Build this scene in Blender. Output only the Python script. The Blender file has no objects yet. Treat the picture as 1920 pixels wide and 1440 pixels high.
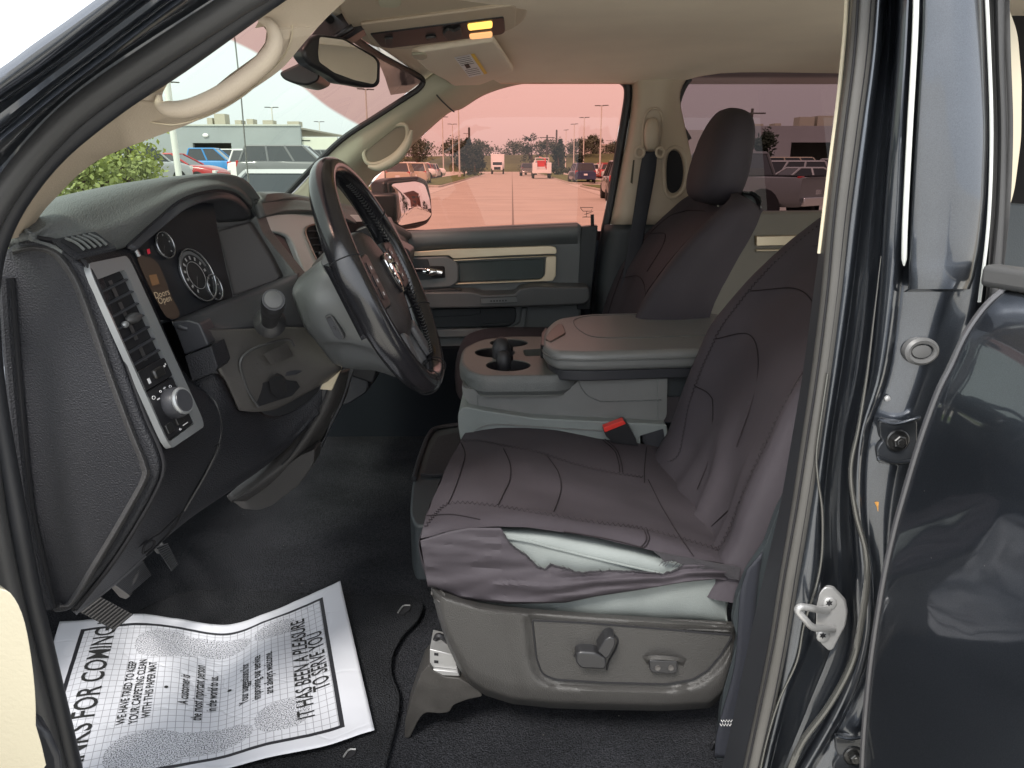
import bpy, bmesh, math, random
import numpy as np
from mathutils import Vector, Matrix
from mathutils.geometry import tessellate_polygon
random.seed(7)
S = bpy.context.scene
C = S.collection
R = math.radians
# ---------------------------------------------------------------- camera, world, sun, exposure
PITCH = R(15.85); CAM = Vector((0, -0.75, 1.52)); FPX = 1442.0
cam_d = bpy.data.cameras.new('camera'); cam = bpy.data.objects.new('camera', cam_d); C.objects.link(cam)
cam.location = CAM; cam.rotation_euler = (R(90) - PITCH, 0, 0)
cam_d.sensor_width = 36; cam_d.lens = FPX / 1920 * 36; cam_d.clip_start = 0.02; cam_d.clip_end = 3000
S.camera = cam
SUN_EL, SUN_AZ = 50, 205          # azimuth the light comes from, degrees clockwise from +y
wd = bpy.data.worlds.new("World"); S.world = wd; wd.use_nodes = True
nt = wd.node_tree; nt.nodes.clear()
sky = nt.nodes.new('ShaderNodeTexSky'); sky.sky_type = 'NISHITA'; sky.sun_disc = False
sky.sun_elevation = R(SUN_EL); sky.sun_rotation = R(SUN_AZ); sky.air_density = 1.0; sky.dust_density = 4.0; sky.ozone_density = 1.0
hs = nt.nodes.new('ShaderNodeHueSaturation'); hs.inputs['Saturation'].default_value = 0.22; hs.inputs['Value'].default_value = 1.0
bg = nt.nodes.new('ShaderNodeBackground'); bg.inputs['Strength'].default_value = 0.15
wo = nt.nodes.new('ShaderNodeOutputWorld')
ov_ = nt.nodes.new('ShaderNodeMix'); ov_.data_type = 'RGBA'; ov_.inputs['Factor'].default_value = .78; ov_.inputs['B'].default_value = (3.75, 3.95, 4.2, 1)   # thin even cloud
nt.links.new(sky.outputs[0], hs.inputs['Color']); nt.links.new(hs.outputs[0], ov_.inputs['A']); nt.links.new(ov_.outputs['Result'], bg.inputs['Color']); nt.links.new(bg.outputs[0], wo.inputs[0])
sd = bpy.data.lights.new('sun', 'SUN'); sd.energy = 1.3; sd.angle = R(14); sd.color = (1, 0.95, 0.88)
so = bpy.data.objects.new('sun', sd); C.objects.link(so)
_a = R(SUN_AZ); _e = R(SUN_EL)
_dir = Vector((math.sin(_a) * math.cos(_e), math.cos(_a) * math.cos(_e), math.sin(_e)))
so.rotation_euler = _dir.to_track_quat('Z', 'Y').to_euler(); so.location = (0, -6, 12)
S.view_settings.view_transform = 'Standard'; S.view_settings.look = 'None'; S.view_settings.gamma = 1
S.view_settings.exposure = 1.85
S.cycles.max_bounces = 10; S.cycles.transparent_max_bounces = 24; S.cycles.diffuse_bounces = 5; S.cycles.glossy_bounces = 4

# ---------------------------------------------------------------- pixel -> world helpers (photo is 1920 x 1440)
_f = Vector((0, math.cos(PITCH), -math.sin(PITCH))); _u = Vector((0, math.sin(PITCH), math.cos(PITCH))); _r = Vector((1, 0, 0))
def ray(px, py): return _r * ((px - 960) / FPX) + _u * ((720 - py) / FPX) + _f
def P(px, py, y):
    d = ray(px, py); return CAM + d * ((y - CAM.y) / d.y)
def PZ(px, py, z):
    d = ray(px, py); return CAM + d * ((z - CAM.z) / d.z)
def PX(px, py, x):
    d = ray(px, py); return CAM + d * ((x - CAM.x) / d.x)
def PP(px, py, p0, n):
    d = ray(px, py); return CAM + d * ((p0 - CAM).dot(n) / d.dot(n))
def plane3(a, b, c):
    n = (b - a).cross(c - a).normalized()
    if n.dot(CAM - a) < 0: n = -n
    return a, n

# ---------------------------------------------------------------- curves
def cr(p0, p1, p2, p3, t):
    return 0.5 * ((2 * p1) + (-p0 + p2) * t + (2 * p0 - 5 * p1 + 4 * p2 - p3) * t * t + (-p0 + 3 * p1 - 3 * p2 + p3) * t * t * t)
def spline(pts, n, closed=False):
    """n samples per segment, Catmull-Rom; pts are tuples/Vectors"""
    A = [np.array(p, float) for p in pts]; out = []; m = len(A)
    for i in range(m if closed else m - 1):
        if closed: q = [A[(i + k) % m] for k in (-1, 0, 1, 2)]
        else:
            q = [A[max(i - 1, 0)] if i > 0 else 2 * A[0] - A[1], A[i], A[i + 1], A[i + 2] if i + 2 < m else 2 * A[-1] - A[-2]]
        for k in range(n): out.append(cr(*q, k / n))
    if not closed: out.append(A[-1])
    return out
def gridfill(G, nu, nv):
    """rows of points -> refined rows"""
    rows = [spline(r, nu) for r in G]
    cols = [spline([r[j] for r in rows], nv) for j in range(len(rows[0]))]
    return [[Vector(cols[j][i]) for j in range(len(cols))] for i in range(len(cols[0]))]
def rpoly(pts, r, n=4):
    """round the corners of a 2D polygon"""
    out = []; m = len(pts); r_ = r
    for i in range(m):
        a = np.array(pts[i - 1], float); b = np.array(pts[i], float); c = np.array(pts[(i + 1) % m], float)
        r = r_[i] if isinstance(r_, (list, tuple)) else r_
        la = np.linalg.norm(a - b); lc = np.linalg.norm(c - b); d = min(r, la * .48, lc * .48)
        if d <= 0: out.append(tuple(b)); continue
        p = b + (a - b) / la * d; q = b + (c - b) / lc * d
        for k in range(n + 1):
            t = k / n; out.append(tuple((1 - t) ** 2 * p + 2 * t * (1 - t) * b + t * t * q))
    return out
def interp(tab, x):
    xs = [t[0] for t in tab]
    return [float(np.interp(x, xs, [t[k] for t in tab])) for k in range(1, len(tab[0]))]

# ---------------------------------------------------------------- mesh builder
class MB:
    def __init__(s): s.v = []; s.f = []; s.m = []; s.uv = {}
    def add(s, vs, fs, mat=0):
        b = len(s.v); s.v += [Vector(v) for v in vs]
        for f in fs: s.f.append(tuple(i + b for i in f)); s.m.append(mat)
        return b
    def grid(s, G, mat=0, cu=False, cv=False, uv=False):
        nr = len(G); nc = len(G[0]); vs = [p for r in G for p in r]; fs = []
        for i in range(nr if cv else nr - 1):
            for j in range(nc if cu else nc - 1):
                fs.append((i * nc + j, i * nc + (j + 1) % nc, ((i + 1) % nr) * nc + (j + 1) % nc, ((i + 1) % nr) * nc + j))
        b = s.add(vs, fs, mat)
        if uv:
            for i in range(nr):
                for j in range(nc): s.uv[b + i * nc + j] = (j / (nc - 1), i / (nr - 1))
        return s
    def patch(s, G, nu=6, nv=6, mat=0, uv=False): return s.grid(gridfill(G, nu, nv), mat, uv=uv)
    def prism(s, pts, vec, mat=0, capmat=None):
        """planar outline pts extruded by vec (front cap at pts, back cap at pts+vec)"""
        vec = Vector(vec); n = len(pts); pts = [Vector(p) for p in pts]
        nn = Vector((0, 0, 0))
        for i in range(n): nn += pts[i].cross(pts[(i + 1) % n])
        flip = nn.dot(vec) > 0
        vs = pts + [p + vec for p in pts]
        cap = tuple(range(n)); back = tuple(range(2 * n - 1, n - 1, -1))
        fs = [cap, back] + [(i, i + n, (i + 1) % n + n, (i + 1) % n) for i in range(n)]
        if flip: fs = [f[::-1] for f in fs]
        cm = mat if capmat is None else capmat
        s.add(vs, fs[:1], cm); b = len(s.v) - 2 * n
        for f in fs[1:]: s.f.append(tuple(i + b for i in f)); s.m.append(mat)
        return s
    def flat(s, pts, mat=0):
        s.add(pts, [tuple(range(len(pts)))], mat); return s
    def tube(s, path, r, seg=10, mat=0, closed=False, cap=True, flatten=None):
        path = [Vector(p) for p in path]; n = len(path); rows = []
        rr = r if isinstance(r, (list, tuple)) else [r] * n
        up = None
        for i in range(n):
            if closed: t = path[(i + 1) % n] - path[i - 1]
            else: t = path[min(i + 1, n - 1)] - path[max(i - 1, 0)]
            t.normalize()
            if up is None:
                up = Vector((0, 0, 1)) if abs(t.z) < .9 else Vector((0, 1, 0))
            up = (up - t * up.dot(t)); up.normalize(); sd_ = t.cross(up)
            row = []
            for k in range(seg):
                a = 2 * math.pi * k / seg; o = up * math.cos(a) * rr[i] + sd_ * math.sin(a) * rr[i]
                if flatten is not None:
                    fd, fk = flatten; fd = Vector(fd); o = o - fd * (o.dot(fd)) * (1 - fk)
                row.append(path[i] + o)
            rows.append(row)
        s.grid(rows, mat, cu=True, cv=closed)
        if cap and not closed:
            b = len(s.v) - n * seg
            s.f.append(tuple(b + k for k in range(seg))[::-1]); s.m.append(mat)
            s.f.append(tuple(b + (n - 1) * seg + k for k in range(seg))); s.m.append(mat)
        return s
    def box(s, c, d, ax=None, mat=0, taper=1.0):
        c = Vector(c); ax = ax or (Vector((1, 0, 0)), Vector((0, 1, 0)), Vector((0, 0, 1)))
        vs = []
        for k in (-1, 1):
            for j in (-1, 1):
                for i in (-1, 1):
                    t = taper if k > 0 else 1
                    vs.append(c + ax[0] * (i * d[0] / 2 * t) + ax[1] * (j * d[1] / 2 * t) + ax[2] * (k * d[2] / 2))
        s.add(vs, [(0, 2, 3, 1), (4, 5, 7, 6), (0, 1, 5, 4), (2, 6, 7, 3), (0, 4, 6, 2), (1, 3, 7, 5)], mat); return s
    def lathe(s, prof, o, ax, seg=24, mat=0, cap=True):
        """prof: list (radius, height along ax)"""
        o = Vector(o); ax = Vector(ax).normalized(); a1 = ax.orthogonal().normalized(); a2 = ax.cross(a1)
        rows = [[o + ax * h + (a1 * math.cos(2 * math.pi * k / seg) + a2 * math.sin(2 * math.pi * k / seg)) * r for k in range(seg)] for r, h in prof]
        s.grid(rows, mat, cu=True)
        if cap:
            b = len(s.v) - len(prof) * seg
            s.f.append(tuple(b + k for k in range(seg))[::-1]); s.m.append(mat)
            s.f.append(tuple(b + (len(prof) - 1) * seg + k for k in range(seg))); s.m.append(mat)
        return s
    def blob(s, c, rad, mat=0, seg=20, rings=12, ax=None, p=2.0):
        """superellipsoid"""
        c = Vector(c); ax = ax or (Vector((1, 0, 0)), Vector((0, 1, 0)), Vector((0, 0, 1)))
        e = 2.0 / p; sg = lambda v: (1 if v >= 0 else -1) * abs(v) ** e
        rows = []
        for i in range(rings + 1):
            ph = -math.pi / 2 + math.pi * i / rings; row = []
            for k in range(seg):
                th = 2 * math.pi * k / seg
                row.append(c + ax[0] * rad[0] * sg(math.cos(ph)) * sg(math.cos(th)) + ax[1] * rad[1] * sg(math.cos(ph)) * sg(math.sin(th)) + ax[2] * rad[2] * sg(math.sin(ph)))
            rows.append(row)
        s.grid(rows, mat, cu=True); return s

ROOTS = {}
def tag(o, label=None, cat=None, group=None, kind=None):
    if label: o['label'] = label
    if cat: o['category'] = cat
    if group: o['group'] = group
    if kind: o['kind'] = kind
    return o
def empty(name, loc, rz=0, **k):
    o = bpy.data.objects.new(name, None); C.objects.link(o); o.location = loc; o.rotation_euler = (0, 0, rz); o.empty_display_size = .1
    return tag(o, **k)
def wloc(o):
    m = Matrix.Translation(o.location) @ o.rotation_euler.to_matrix().to_4x4()
    return wloc(o.parent) @ m if o.parent else m
def build(name, mb, mats, parent=None, bevel=0, seg=2, solid=0, ang=32, label=None, sub=0, local=False, weld=False):
    """link the builder's mesh as ONE object; verts given in world coordinates unless local"""
    me = bpy.data.meshes.new(name)
    vs = mb.v
    if parent is not None and not local:
        inv = wloc(parent).inverted(); vs = [inv @ v for v in vs]
    me.from_pydata([tuple(v) for v in vs], [], mb.f)
    if not isinstance(mats, (list, tuple)): mats = [mats]
    for m in mats: me.materials.append(m)
    me.polygons.foreach_set('material_index', mb.m)
    if mb.uv:
        ul = me.uv_layers.new(name='UVMap')
        for l in me.loops: ul.data[l.index].uv = mb.uv.get(l.vertex_index, (0, 0))
    me.validate(); me.polygons.foreach_set('use_smooth', [True] * len(me.polygons))
    me.set_sharp_from_angle(angle=R(ang))
    o = bpy.data.objects.new(name, me); C.objects.link(o)
    if parent is not None: o.parent = parent
    if weld:
        w = o.modifiers.new('w', 'WELD'); w.merge_threshold = 0.0003
    if solid:
        w_ = wloc(parent) if parent is not None and not local else Matrix(); cl_ = w_.inverted() @ CAM
        if sum(p.normal.dot((cl_ - p.center).normalized()) * p.area for p in me.polygons) < 0: me.flip_normals()
        m = o.modifiers.new('s', 'SOLIDIFY'); m.thickness = abs(solid); m.offset = -1
    if bevel:
        m = o.modifiers.new('b', 'BEVEL'); m.width = bevel; m.segments = seg; m.limit_method = 'ANGLE'; m.angle_limit = R(40); m.harden_normals = False
    if sub:
        m = o.modifiers.new('u', 'SUBSURF'); m.levels = sub; m.render_levels = sub
    if label: o['label'] = label
    return o
def px3(pts, y): return [P(a, b, y) for a, b in pts]
def pxpl(pts, pl): return [PP(a, b, *pl) for a, b in pts]
def slab(name, pts, y, th, mat, parent, r=0, bevel=.004, n=4, **k):
    """pixel outline on the plane y, extruded away from the camera side by th"""
    if r: pts = rpoly(pts, r, n)
    return build(name, MB().prism(px3(pts, y), (0, th, 0)), mat, parent, bevel=bevel, **k)

# ---------------------------------------------------------------- materials
def mat(name, col, rough=.5, metal=0, bump=0, bscale=300, coat=0, spec=.5, var=0, vscale=8, emis=None, sheen=0, detail=3, bdist=.002):
    m = bpy.data.materials.new(name); m.use_nodes = True; n = m.node_tree.nodes; l = m.node_tree.links
    b = n['Principled BSDF']; c4 = tuple(col) + (1,)
    b.inputs['Base Color'].default_value = c4; b.inputs['Roughness'].default_value = rough; b.inputs['Metallic'].default_value = metal
    b.inputs['Specular IOR Level'].default_value = spec; b.inputs['Coat Weight'].default_value = coat; b.inputs['Coat Roughness'].default_value = .03
    if sheen: b.inputs['Sheen Weight'].default_value = sheen; b.inputs['Sheen Roughness'].default_value = .5
    tc = n.new('ShaderNodeTexCoord')
    if var:
        t = n.new('ShaderNodeTexNoise'); t.inputs['Scale'].default_value = vscale; t.inputs['Detail'].default_value = 6
        l.new(tc.outputs['Object'], t.inputs['Vector'])
        mx = n.new('ShaderNodeMix'); mx.data_type = 'RGBA'
        mr = n.new('ShaderNodeMapRange'); mr.inputs[1].default_value = .3; mr.inputs[2].default_value = .7
        l.new(t.outputs['Fac'], mr.inputs[0]); l.new(mr.outputs[0], mx.inputs['Factor'])
        mx.inputs['A'].default_value = tuple(max(0, x * (1 - var)) for x in col) + (1,); mx.inputs['B'].default_value = tuple(min(1, x * (1 + var)) for x in col) + (1,)
        l.new(mx.outputs['Result'], b.inputs['Base Color'])
        m2 = n.new('ShaderNodeMapRange'); m2.inputs[3].default_value = rough * .85; m2.inputs[4].default_value = min(1, rough * 1.15)
        l.new(t.outputs['Fac'], m2.inputs[0]); l.new(m2.outputs[0], b.inputs['Roughness'])
    if bump:
        t2 = n.new('ShaderNodeTexNoise'); t2.inputs['Scale'].default_value = bscale; t2.inputs['Detail'].default_value = detail
        l.new(tc.outputs['Object'], t2.inputs['Vector'])
        bp = n.new('ShaderNodeBump'); bp.inputs['Strength'].default_value = bump; bp.inputs['Distance'].default_value = bdist
        l.new(t2.outputs['Fac'], bp.inputs['Height']); l.new(bp.outputs[0], b.inputs['Normal'])
    if emis:
        b.inputs['Emission Color'].default_value = tuple(emis[:3]) + (1,); b.inputs['Emission Strength'].default_value = emis[3]
    return m
def glass(name, col, refl=.06, rough=.0):
    m = bpy.data.materials.new(name); m.use_nodes = True; n = m.node_tree.nodes; l = m.node_tree.links; n.clear()
    t = n.new('ShaderNodeBsdfTransparent'); t.inputs[0].default_value = tuple(col) + (1,)
    g = n.new('ShaderNodeBsdfGlossy'); g.inputs['Roughness'].default_value = rough
    mx = n.new('ShaderNodeMixShader'); mx.inputs[0].default_value = refl; o = n.new('ShaderNodeOutputMaterial')
    l.new(t.outputs[0], mx.inputs[1]); l.new(g.outputs[0], mx.inputs[2]); l.new(mx.outputs[0], o.inputs[0])
    return m
M = {}
M['beige'] = mat('beige trim', (.46, .385, .295), .55, bump=.25, bscale=500, var=.04, vscale=3)
M['headliner'] = mat('headliner cloth', (.78, .69, .56), .95, bump=.3, bscale=900, var=.05, vscale=5)
M['sage'] = mat('grey green beige trim', (.42, .41, .31), .55, bump=.15, bscale=500, var=.04)
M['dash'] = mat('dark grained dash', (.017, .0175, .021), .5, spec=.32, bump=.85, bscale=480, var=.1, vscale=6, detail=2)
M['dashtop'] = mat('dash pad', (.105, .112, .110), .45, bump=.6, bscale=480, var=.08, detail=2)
M['dashsm'] = mat('smooth dark plastic', (.034, .035, .040), .38, spec=.35, bump=.08, bscale=600, var=.1)
M['brown'] = mat('warm grey plastic', (.070, .066, .063), .45, spec=.35, bump=.2, bscale=500, var=.1)
M['shield'] = mat('grained seat shield', (.041, .0395, .038), .42, bump=.6, bscale=650, var=.08, vscale=10, detail=2)
M['black'] = mat('black plastic', (.012, .012, .014), .35)
M['void'] = mat('black recess', (.006, .006, .008), .8)
M['silver'] = mat('satin silver', (.27, .28, .285), .3, metal=.5)
M['champ'] = mat('champagne trim', (.60, .52, .38), .38, metal=.5)
M['chrome'] = mat('chrome', (.8, .8, .8), .07, metal=1)
M['steel'] = mat('zinc plated steel', (.38, .38, .38), .38, metal=.55, bump=.1, bscale=200)
M['darkmetal'] = mat('dark metal', (.06, .06, .06), .3, metal=.8)
M['leather'] = mat('black leather', (.012, .012, .014), .15, spec=.7, bump=.07, bscale=700, var=.12, vscale=12)
M['wheelpl'] = mat('wheel plastic', (.020, .020, .022), .38, bump=.2, bscale=700)
M['hub'] = mat('steering wheel airbag cover', (.04, .034, .034), .4, bump=.3, bscale=700)
M['shroud'] = mat('grey green shroud', (.076, .081, .083), .42, bump=.12, bscale=700, var=.06)
M['door'] = mat('door card', (.125, .138, .141), .5, bump=.2, bscale=500, var=.06)
M['doordk'] = mat('door card dark', (.024, .030, .034), .55, bump=.2, bscale=500, var=.1)
M['console'] = mat('console vinyl', (.15, .154, .151), .3, bump=.25, bscale=600, var=.06)
M['constop'] = mat('console top plastic', (.105, .11, .10), .42, bump=.2, bscale=500, var=.06)
M['vinyl'] = mat('light grey seat vinyl', (.185, .205, .20), .58, spec=.3, bump=.3, bscale=700, var=.08)
M['rubber'] = mat('door rubber', (.042, .042, .043), .5, bump=.1, bscale=300, var=.12)
M['rubberdk'] = mat('dark rubber', (.016, .017, .02), .5, var=.1)
M['belt'] = mat('belt webbing', (.016, .018, .026), .7, bump=.3, bscale=900)
M['red'] = mat('red button', (.6, .03, .02), .4)
M['white'] = mat('white print', (.75, .75, .75), .5)
def builds(name, mbs, mats, parent=None, **k):
    for m_ in mbs: o = build(name, m_, mats, parent, **k)
    return o
M['paperw'] = mat('white card', (.8, .8, .8), .7)
M['ink'] = mat('black ink', (.01, .01, .01), .7)
M['yellow'] = mat('yellow label', (.8, .55, .05), .6)
M['lampon'] = mat('lit map lamp', (.9, .6, .2), .4, emis=(1, .55, .10, .5))
M['lampdim'] = mat('dim map lamp', (.9, .55, .25), .4, emis=(1, .45, .18, .28))
M['orange'] = mat('amber lcd', (.09, .045, .02), .4, emis=(1, .55, .28, .02))
M['orangetxt'] = mat('amber lcd text', (.2, .15, .1), .4, emis=(1, .8, .55, .05))
M['redled'] = mat('red warning lamp', (.5, .01, .03), .4, emis=(1, .05, .1, .5))
M['mirror'] = mat('mirror', (.9, .9, .9), .01, metal=1)
M['carpet'] = mat('black carpet', (.026, .027, .031), 1, spec=.05, bump=1.0, bscale=420, var=.25, vscale=7, bdist=.010)
M['carpet2'] = mat('floor mat carpet', (.027, .028, .031), 1, spec=.05, bump=1.0, bscale=450, var=.25, vscale=9, bdist=.010)
for _k in ('carpet', 'carpet2'):       # lint and grit caught in the pile
    _n = M[_k].node_tree.nodes; _l = M[_k].node_tree.links; _b = _n['Principled BSDF']; _s = _b.inputs['Base Color'].links[0].from_socket
    _t = _n.new('ShaderNodeTexVoronoi'); _t.inputs['Scale'].default_value = 55; _tc = _n.new('ShaderNodeTexCoord'); _l.new(_tc.outputs['Object'], _t.inputs['Vector'])
    _m = _n.new('ShaderNodeMapRange'); _m.inputs[1].default_value = .035; _m.inputs[2].default_value = .075; _m.inputs[3].default_value = 1; _m.inputs[4].default_value = 0; _l.new(_t.outputs['Distance'], _m.inputs[0])
    _w = _n.new('ShaderNodeTexWhiteNoise'); _l.new(_t.outputs['Position'], _w.inputs['Vector']); _g = _n.new('ShaderNodeMath'); _g.operation = 'GREATER_THAN'; _g.inputs[1].default_value = .93; _l.new(_w.outputs['Value'], _g.inputs[0])
    _q = _n.new('ShaderNodeMath'); _q.operation = 'MULTIPLY'; _l.new(_m.outputs[0], _q.inputs[0]); _l.new(_g.outputs[0], _q.inputs[1])
    _x = _n.new('ShaderNodeMix'); _x.data_type = 'RGBA'; _x.inputs['B'].default_value = (.16, .155, .14, 1); _l.new(_q.outputs[0], _x.inputs['Factor']); _l.new(_s, _x.inputs['A'])
    _f2 = _n.new('ShaderNodeTexNoise'); _f2.inputs['Scale'].default_value = 520; _f2.inputs['Detail'].default_value = 2; _l.new(_tc.outputs['Object'], _f2.inputs['Vector'])
    _mm = _n.new('ShaderNodeMix'); _mm.data_type = 'RGBA'; _mm.blend_type = 'MULTIPLY'; _mm.inputs['Factor'].default_value = 1; _r2 = _n.new('ShaderNodeMapRange'); _r2.inputs[1].default_value = .3; _r2.inputs[2].default_value = .7; _r2.inputs[3].default_value = .4; _r2.inputs[4].default_value = 1.9; _l.new(_f2.outputs['Fac'], _r2.inputs[0])
    _l.new(_x.outputs['Result'], _mm.inputs['A']); _l.new(_r2.outputs[0], _mm.inputs['B']); _l.new(_mm.outputs['Result'], _b.inputs['Base Color'])
M['gw'] = glass('clear windshield', (.80, .93, .76))
M['gp'] = glass('pink tinted glass', (.455, .232, .19), .03)
M['gd'] = glass('dark tinted glass', (.125, .082, .080), .02)
# flaked navy paint
def paint(name, col, flake=.35):
    m = mat(name, col, .33, metal=.9, coat=1.0, spec=.5); n = m.node_tree.nodes; l = m.node_tree.links; b = n['Principled BSDF']
    tc = n.new('ShaderNodeTexCoord'); t = n.new('ShaderNodeTexNoise'); t.inputs['Scale'].default_value = 1200; t.inputs['Detail'].default_value = 1
    l.new(tc.outputs['Object'], t.inputs['Vector']); cr_ = n.new('ShaderNodeValToRGB'); cr_.color_ramp.elements[0].position = .3; cr_.color_ramp.elements[1].position = .8
    cr_.color_ramp.elements[0].color = tuple(col) + (1,); cr_.color_ramp.elements[1].color = tuple(min(1, c * 1.3 + .01) for c in col) + (1,)
    l.new(t.outputs['Fac'], cr_.inputs[0]); l.new(cr_.outputs[0], b.inputs['Base Color'])
    # slow waviness of stamped sheet metal under the clear coat
    w = n.new('ShaderNodeTexNoise'); w.inputs['Scale'].default_value = 9; w.inputs['Detail'].default_value = 2
    l.new(tc.outputs['Object'], w.inputs['Vector'])
    bp = n.new('ShaderNodeBump'); bp.inputs['Strength'].default_value = .16; bp.inputs['Distance'].default_value = .01
    l.new(w.outputs['Fac'], bp.inputs['Height']); l.new(bp.outputs[0], b.inputs['Coat Normal']); l.new(bp.outputs[0], b.inputs['Normal'])
    return m
M['paint'] = paint('navy metallic paint', (.052, .060, .074))
M['paint'].node_tree.nodes['Principled BSDF'].inputs['Coat IOR'].default_value = 1.65; M['paint'].node_tree.nodes['Principled BSDF'].inputs['Coat Roughness'].default_value = .05
M['edge'] = mat('seam edge highlight', (.095, .095, .09), .25, metal=.6, coat=1)  # paler than the body paint, to carry the edge highlights
_n = M['paint'].node_tree.nodes; _l = M['paint'].node_tree.links; _b = _n['Principled BSDF']; _s = _b.inputs['Base Color'].links[0].from_socket      # dust specks on the paint
_t = _n.new('ShaderNodeTexVoronoi'); _t.inputs['Scale'].default_value = 70; _tc = _n.new('ShaderNodeTexCoord'); _l.new(_tc.outputs['Object'], _t.inputs['Vector'])
_m = _n.new('ShaderNodeMapRange'); _m.inputs[1].default_value = .03; _m.inputs[2].default_value = .06; _m.inputs[3].default_value = .7; _m.inputs[4].default_value = 0; _l.new(_t.outputs['Distance'], _m.inputs[0])
_w = _n.new('ShaderNodeTexWhiteNoise'); _l.new(_t.outputs['Position'], _w.inputs['Vector']); _g = _n.new('ShaderNodeMath'); _g.operation = 'GREATER_THAN'; _g.inputs[1].default_value = .88; _l.new(_w.outputs['Value'], _g.inputs[0])
_q = _n.new('ShaderNodeMath'); _q.operation = 'MULTIPLY'; _l.new(_m.outputs[0], _q.inputs[0]); _l.new(_g.outputs[0], _q.inputs[1])
_x = _n.new('ShaderNodeMix'); _x.data_type = 'RGBA'; _x.inputs['B'].default_value = (.35, .34, .32, 1); _l.new(_q.outputs[0], _x.inputs['Factor']); _l.new(_s, _x.inputs['A']); _l.new(_x.outputs['Result'], _b.inputs['Base Color'])
def cover_mat():
    m = mat('stretch seat cover cloth', (.040, .0345, .041), .68, spec=.28, bump=.3, bscale=1500, var=.16, vscale=7); return m
M['cover'] = cover_mat()
M['seam'] = mat('seam thread', (.014, .011, .013), .8, spec=.2)
M['coverin'] = mat('cover underside knit', (.028, .026, .03), .95, bump=.6, bscale=900)
# ================================================================ THE PICKUP TRUCK: shell, pillars, roof, glass
T = empty('pickup_truck', (0.2, .85, 0), label='navy blue crew cab pickup truck with its driver door open, seen from outside its cabin', cat='pickup truck')

# ---- headliner (rows go from the driver side door to the passenger side)
def hz(y): return 1.803 - (.055 if y < .82 else .030) * abs((y - .82) / .82) ** 3
def hx(y): return -.325 + .085 * min(1, abs((y - .8) / .75)) ** 2.2
G = []
for y in (.03, .12, .3, .55, .8, 1.05, 1.25, 1.42, 1.54, 1.63):
    x0 = hx(y)
    G.append([Vector((x, y, hz(y) - (.018 if k == 0 else 0) - (.024 * max(0, (y - 1.35) / .25) if x < .52 else 0))) for k, x in enumerate([x0, x0 + .05, x0 + .2, 0.05, .3, .45, .6, .95, 1.3, 1.75])])
build('headliner', MB().patch(G, 5, 5), M['headliner'], T, solid=-.015)
roof = MB().patch([[Vector((x, y, 1.865 - .13 * abs((y - .82) / .9) ** 3 - (.03 if x < -.2 else 0))) for x in (-.36, -.1, .4, 1.0, 1.85)] for y in (-.03, .2, .8, 1.45, 1.68)], 4, 4)
build('roof_panel', roof, M['paint'], T, solid=.01)
# faint scratch on the headliner
mb = MB(); a = PZ(998, 62, 1.795); b = PZ(1014, 43, 1.795); mb.tube([a - Vector((0, 0, .004)), b - Vector((0, 0, .004))], .0012, 6)
# ---- windshield: grid from header to cowl; the pink reflection coloured into the glass is masked by an attribute
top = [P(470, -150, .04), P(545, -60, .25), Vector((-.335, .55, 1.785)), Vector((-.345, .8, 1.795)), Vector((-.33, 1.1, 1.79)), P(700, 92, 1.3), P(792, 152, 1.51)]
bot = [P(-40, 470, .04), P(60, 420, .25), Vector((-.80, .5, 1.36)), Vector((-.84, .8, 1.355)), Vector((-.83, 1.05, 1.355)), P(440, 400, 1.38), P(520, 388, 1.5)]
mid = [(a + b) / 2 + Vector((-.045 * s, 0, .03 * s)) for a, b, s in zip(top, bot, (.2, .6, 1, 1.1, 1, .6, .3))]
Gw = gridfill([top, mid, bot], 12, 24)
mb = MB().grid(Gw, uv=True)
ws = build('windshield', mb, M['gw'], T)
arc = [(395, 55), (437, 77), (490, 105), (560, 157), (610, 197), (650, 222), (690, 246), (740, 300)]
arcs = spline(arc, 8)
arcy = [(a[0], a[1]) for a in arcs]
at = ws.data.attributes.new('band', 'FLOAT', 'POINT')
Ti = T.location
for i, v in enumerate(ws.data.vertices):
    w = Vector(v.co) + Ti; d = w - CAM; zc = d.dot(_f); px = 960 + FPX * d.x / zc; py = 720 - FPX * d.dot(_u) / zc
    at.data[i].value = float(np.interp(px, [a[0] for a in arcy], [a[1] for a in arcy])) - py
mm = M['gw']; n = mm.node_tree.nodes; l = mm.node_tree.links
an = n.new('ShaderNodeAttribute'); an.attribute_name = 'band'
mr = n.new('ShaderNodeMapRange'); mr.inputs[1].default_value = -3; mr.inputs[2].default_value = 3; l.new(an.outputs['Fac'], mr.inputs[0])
mx = n.new('ShaderNodeMix'); mx.data_type = 'RGBA'; mx.inputs['A'].default_value = (.50, .545, .485, 1); mx.inputs['B'].default_value = (.33, .21, .18, 1)  # B is the pinkish reflection, put into the glass colour
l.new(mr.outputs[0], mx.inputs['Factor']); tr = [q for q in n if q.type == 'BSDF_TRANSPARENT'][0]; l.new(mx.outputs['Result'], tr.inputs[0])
# black ceramic edge of the windshield along the header and the far pillar
edge = [P(600, 20, .75), P(650, 62, .9), P(700, 97, 1.15), P(745, 122, 1.35), P(780, 140, 1.47), P(793, 152, 1.50), P(785, 166, 1.50), P(765, 180, 1.5), P(700, 222, 1.5), P(640, 262, 1.5), P(580, 320, 1.5), P(525, 378, 1.5)]
edge = [Vector(q) for q in spline(edge, 5)]
build('windshield_gasket', MB().tube(edge, .008, 8), M['rubberdk'], T)

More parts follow.
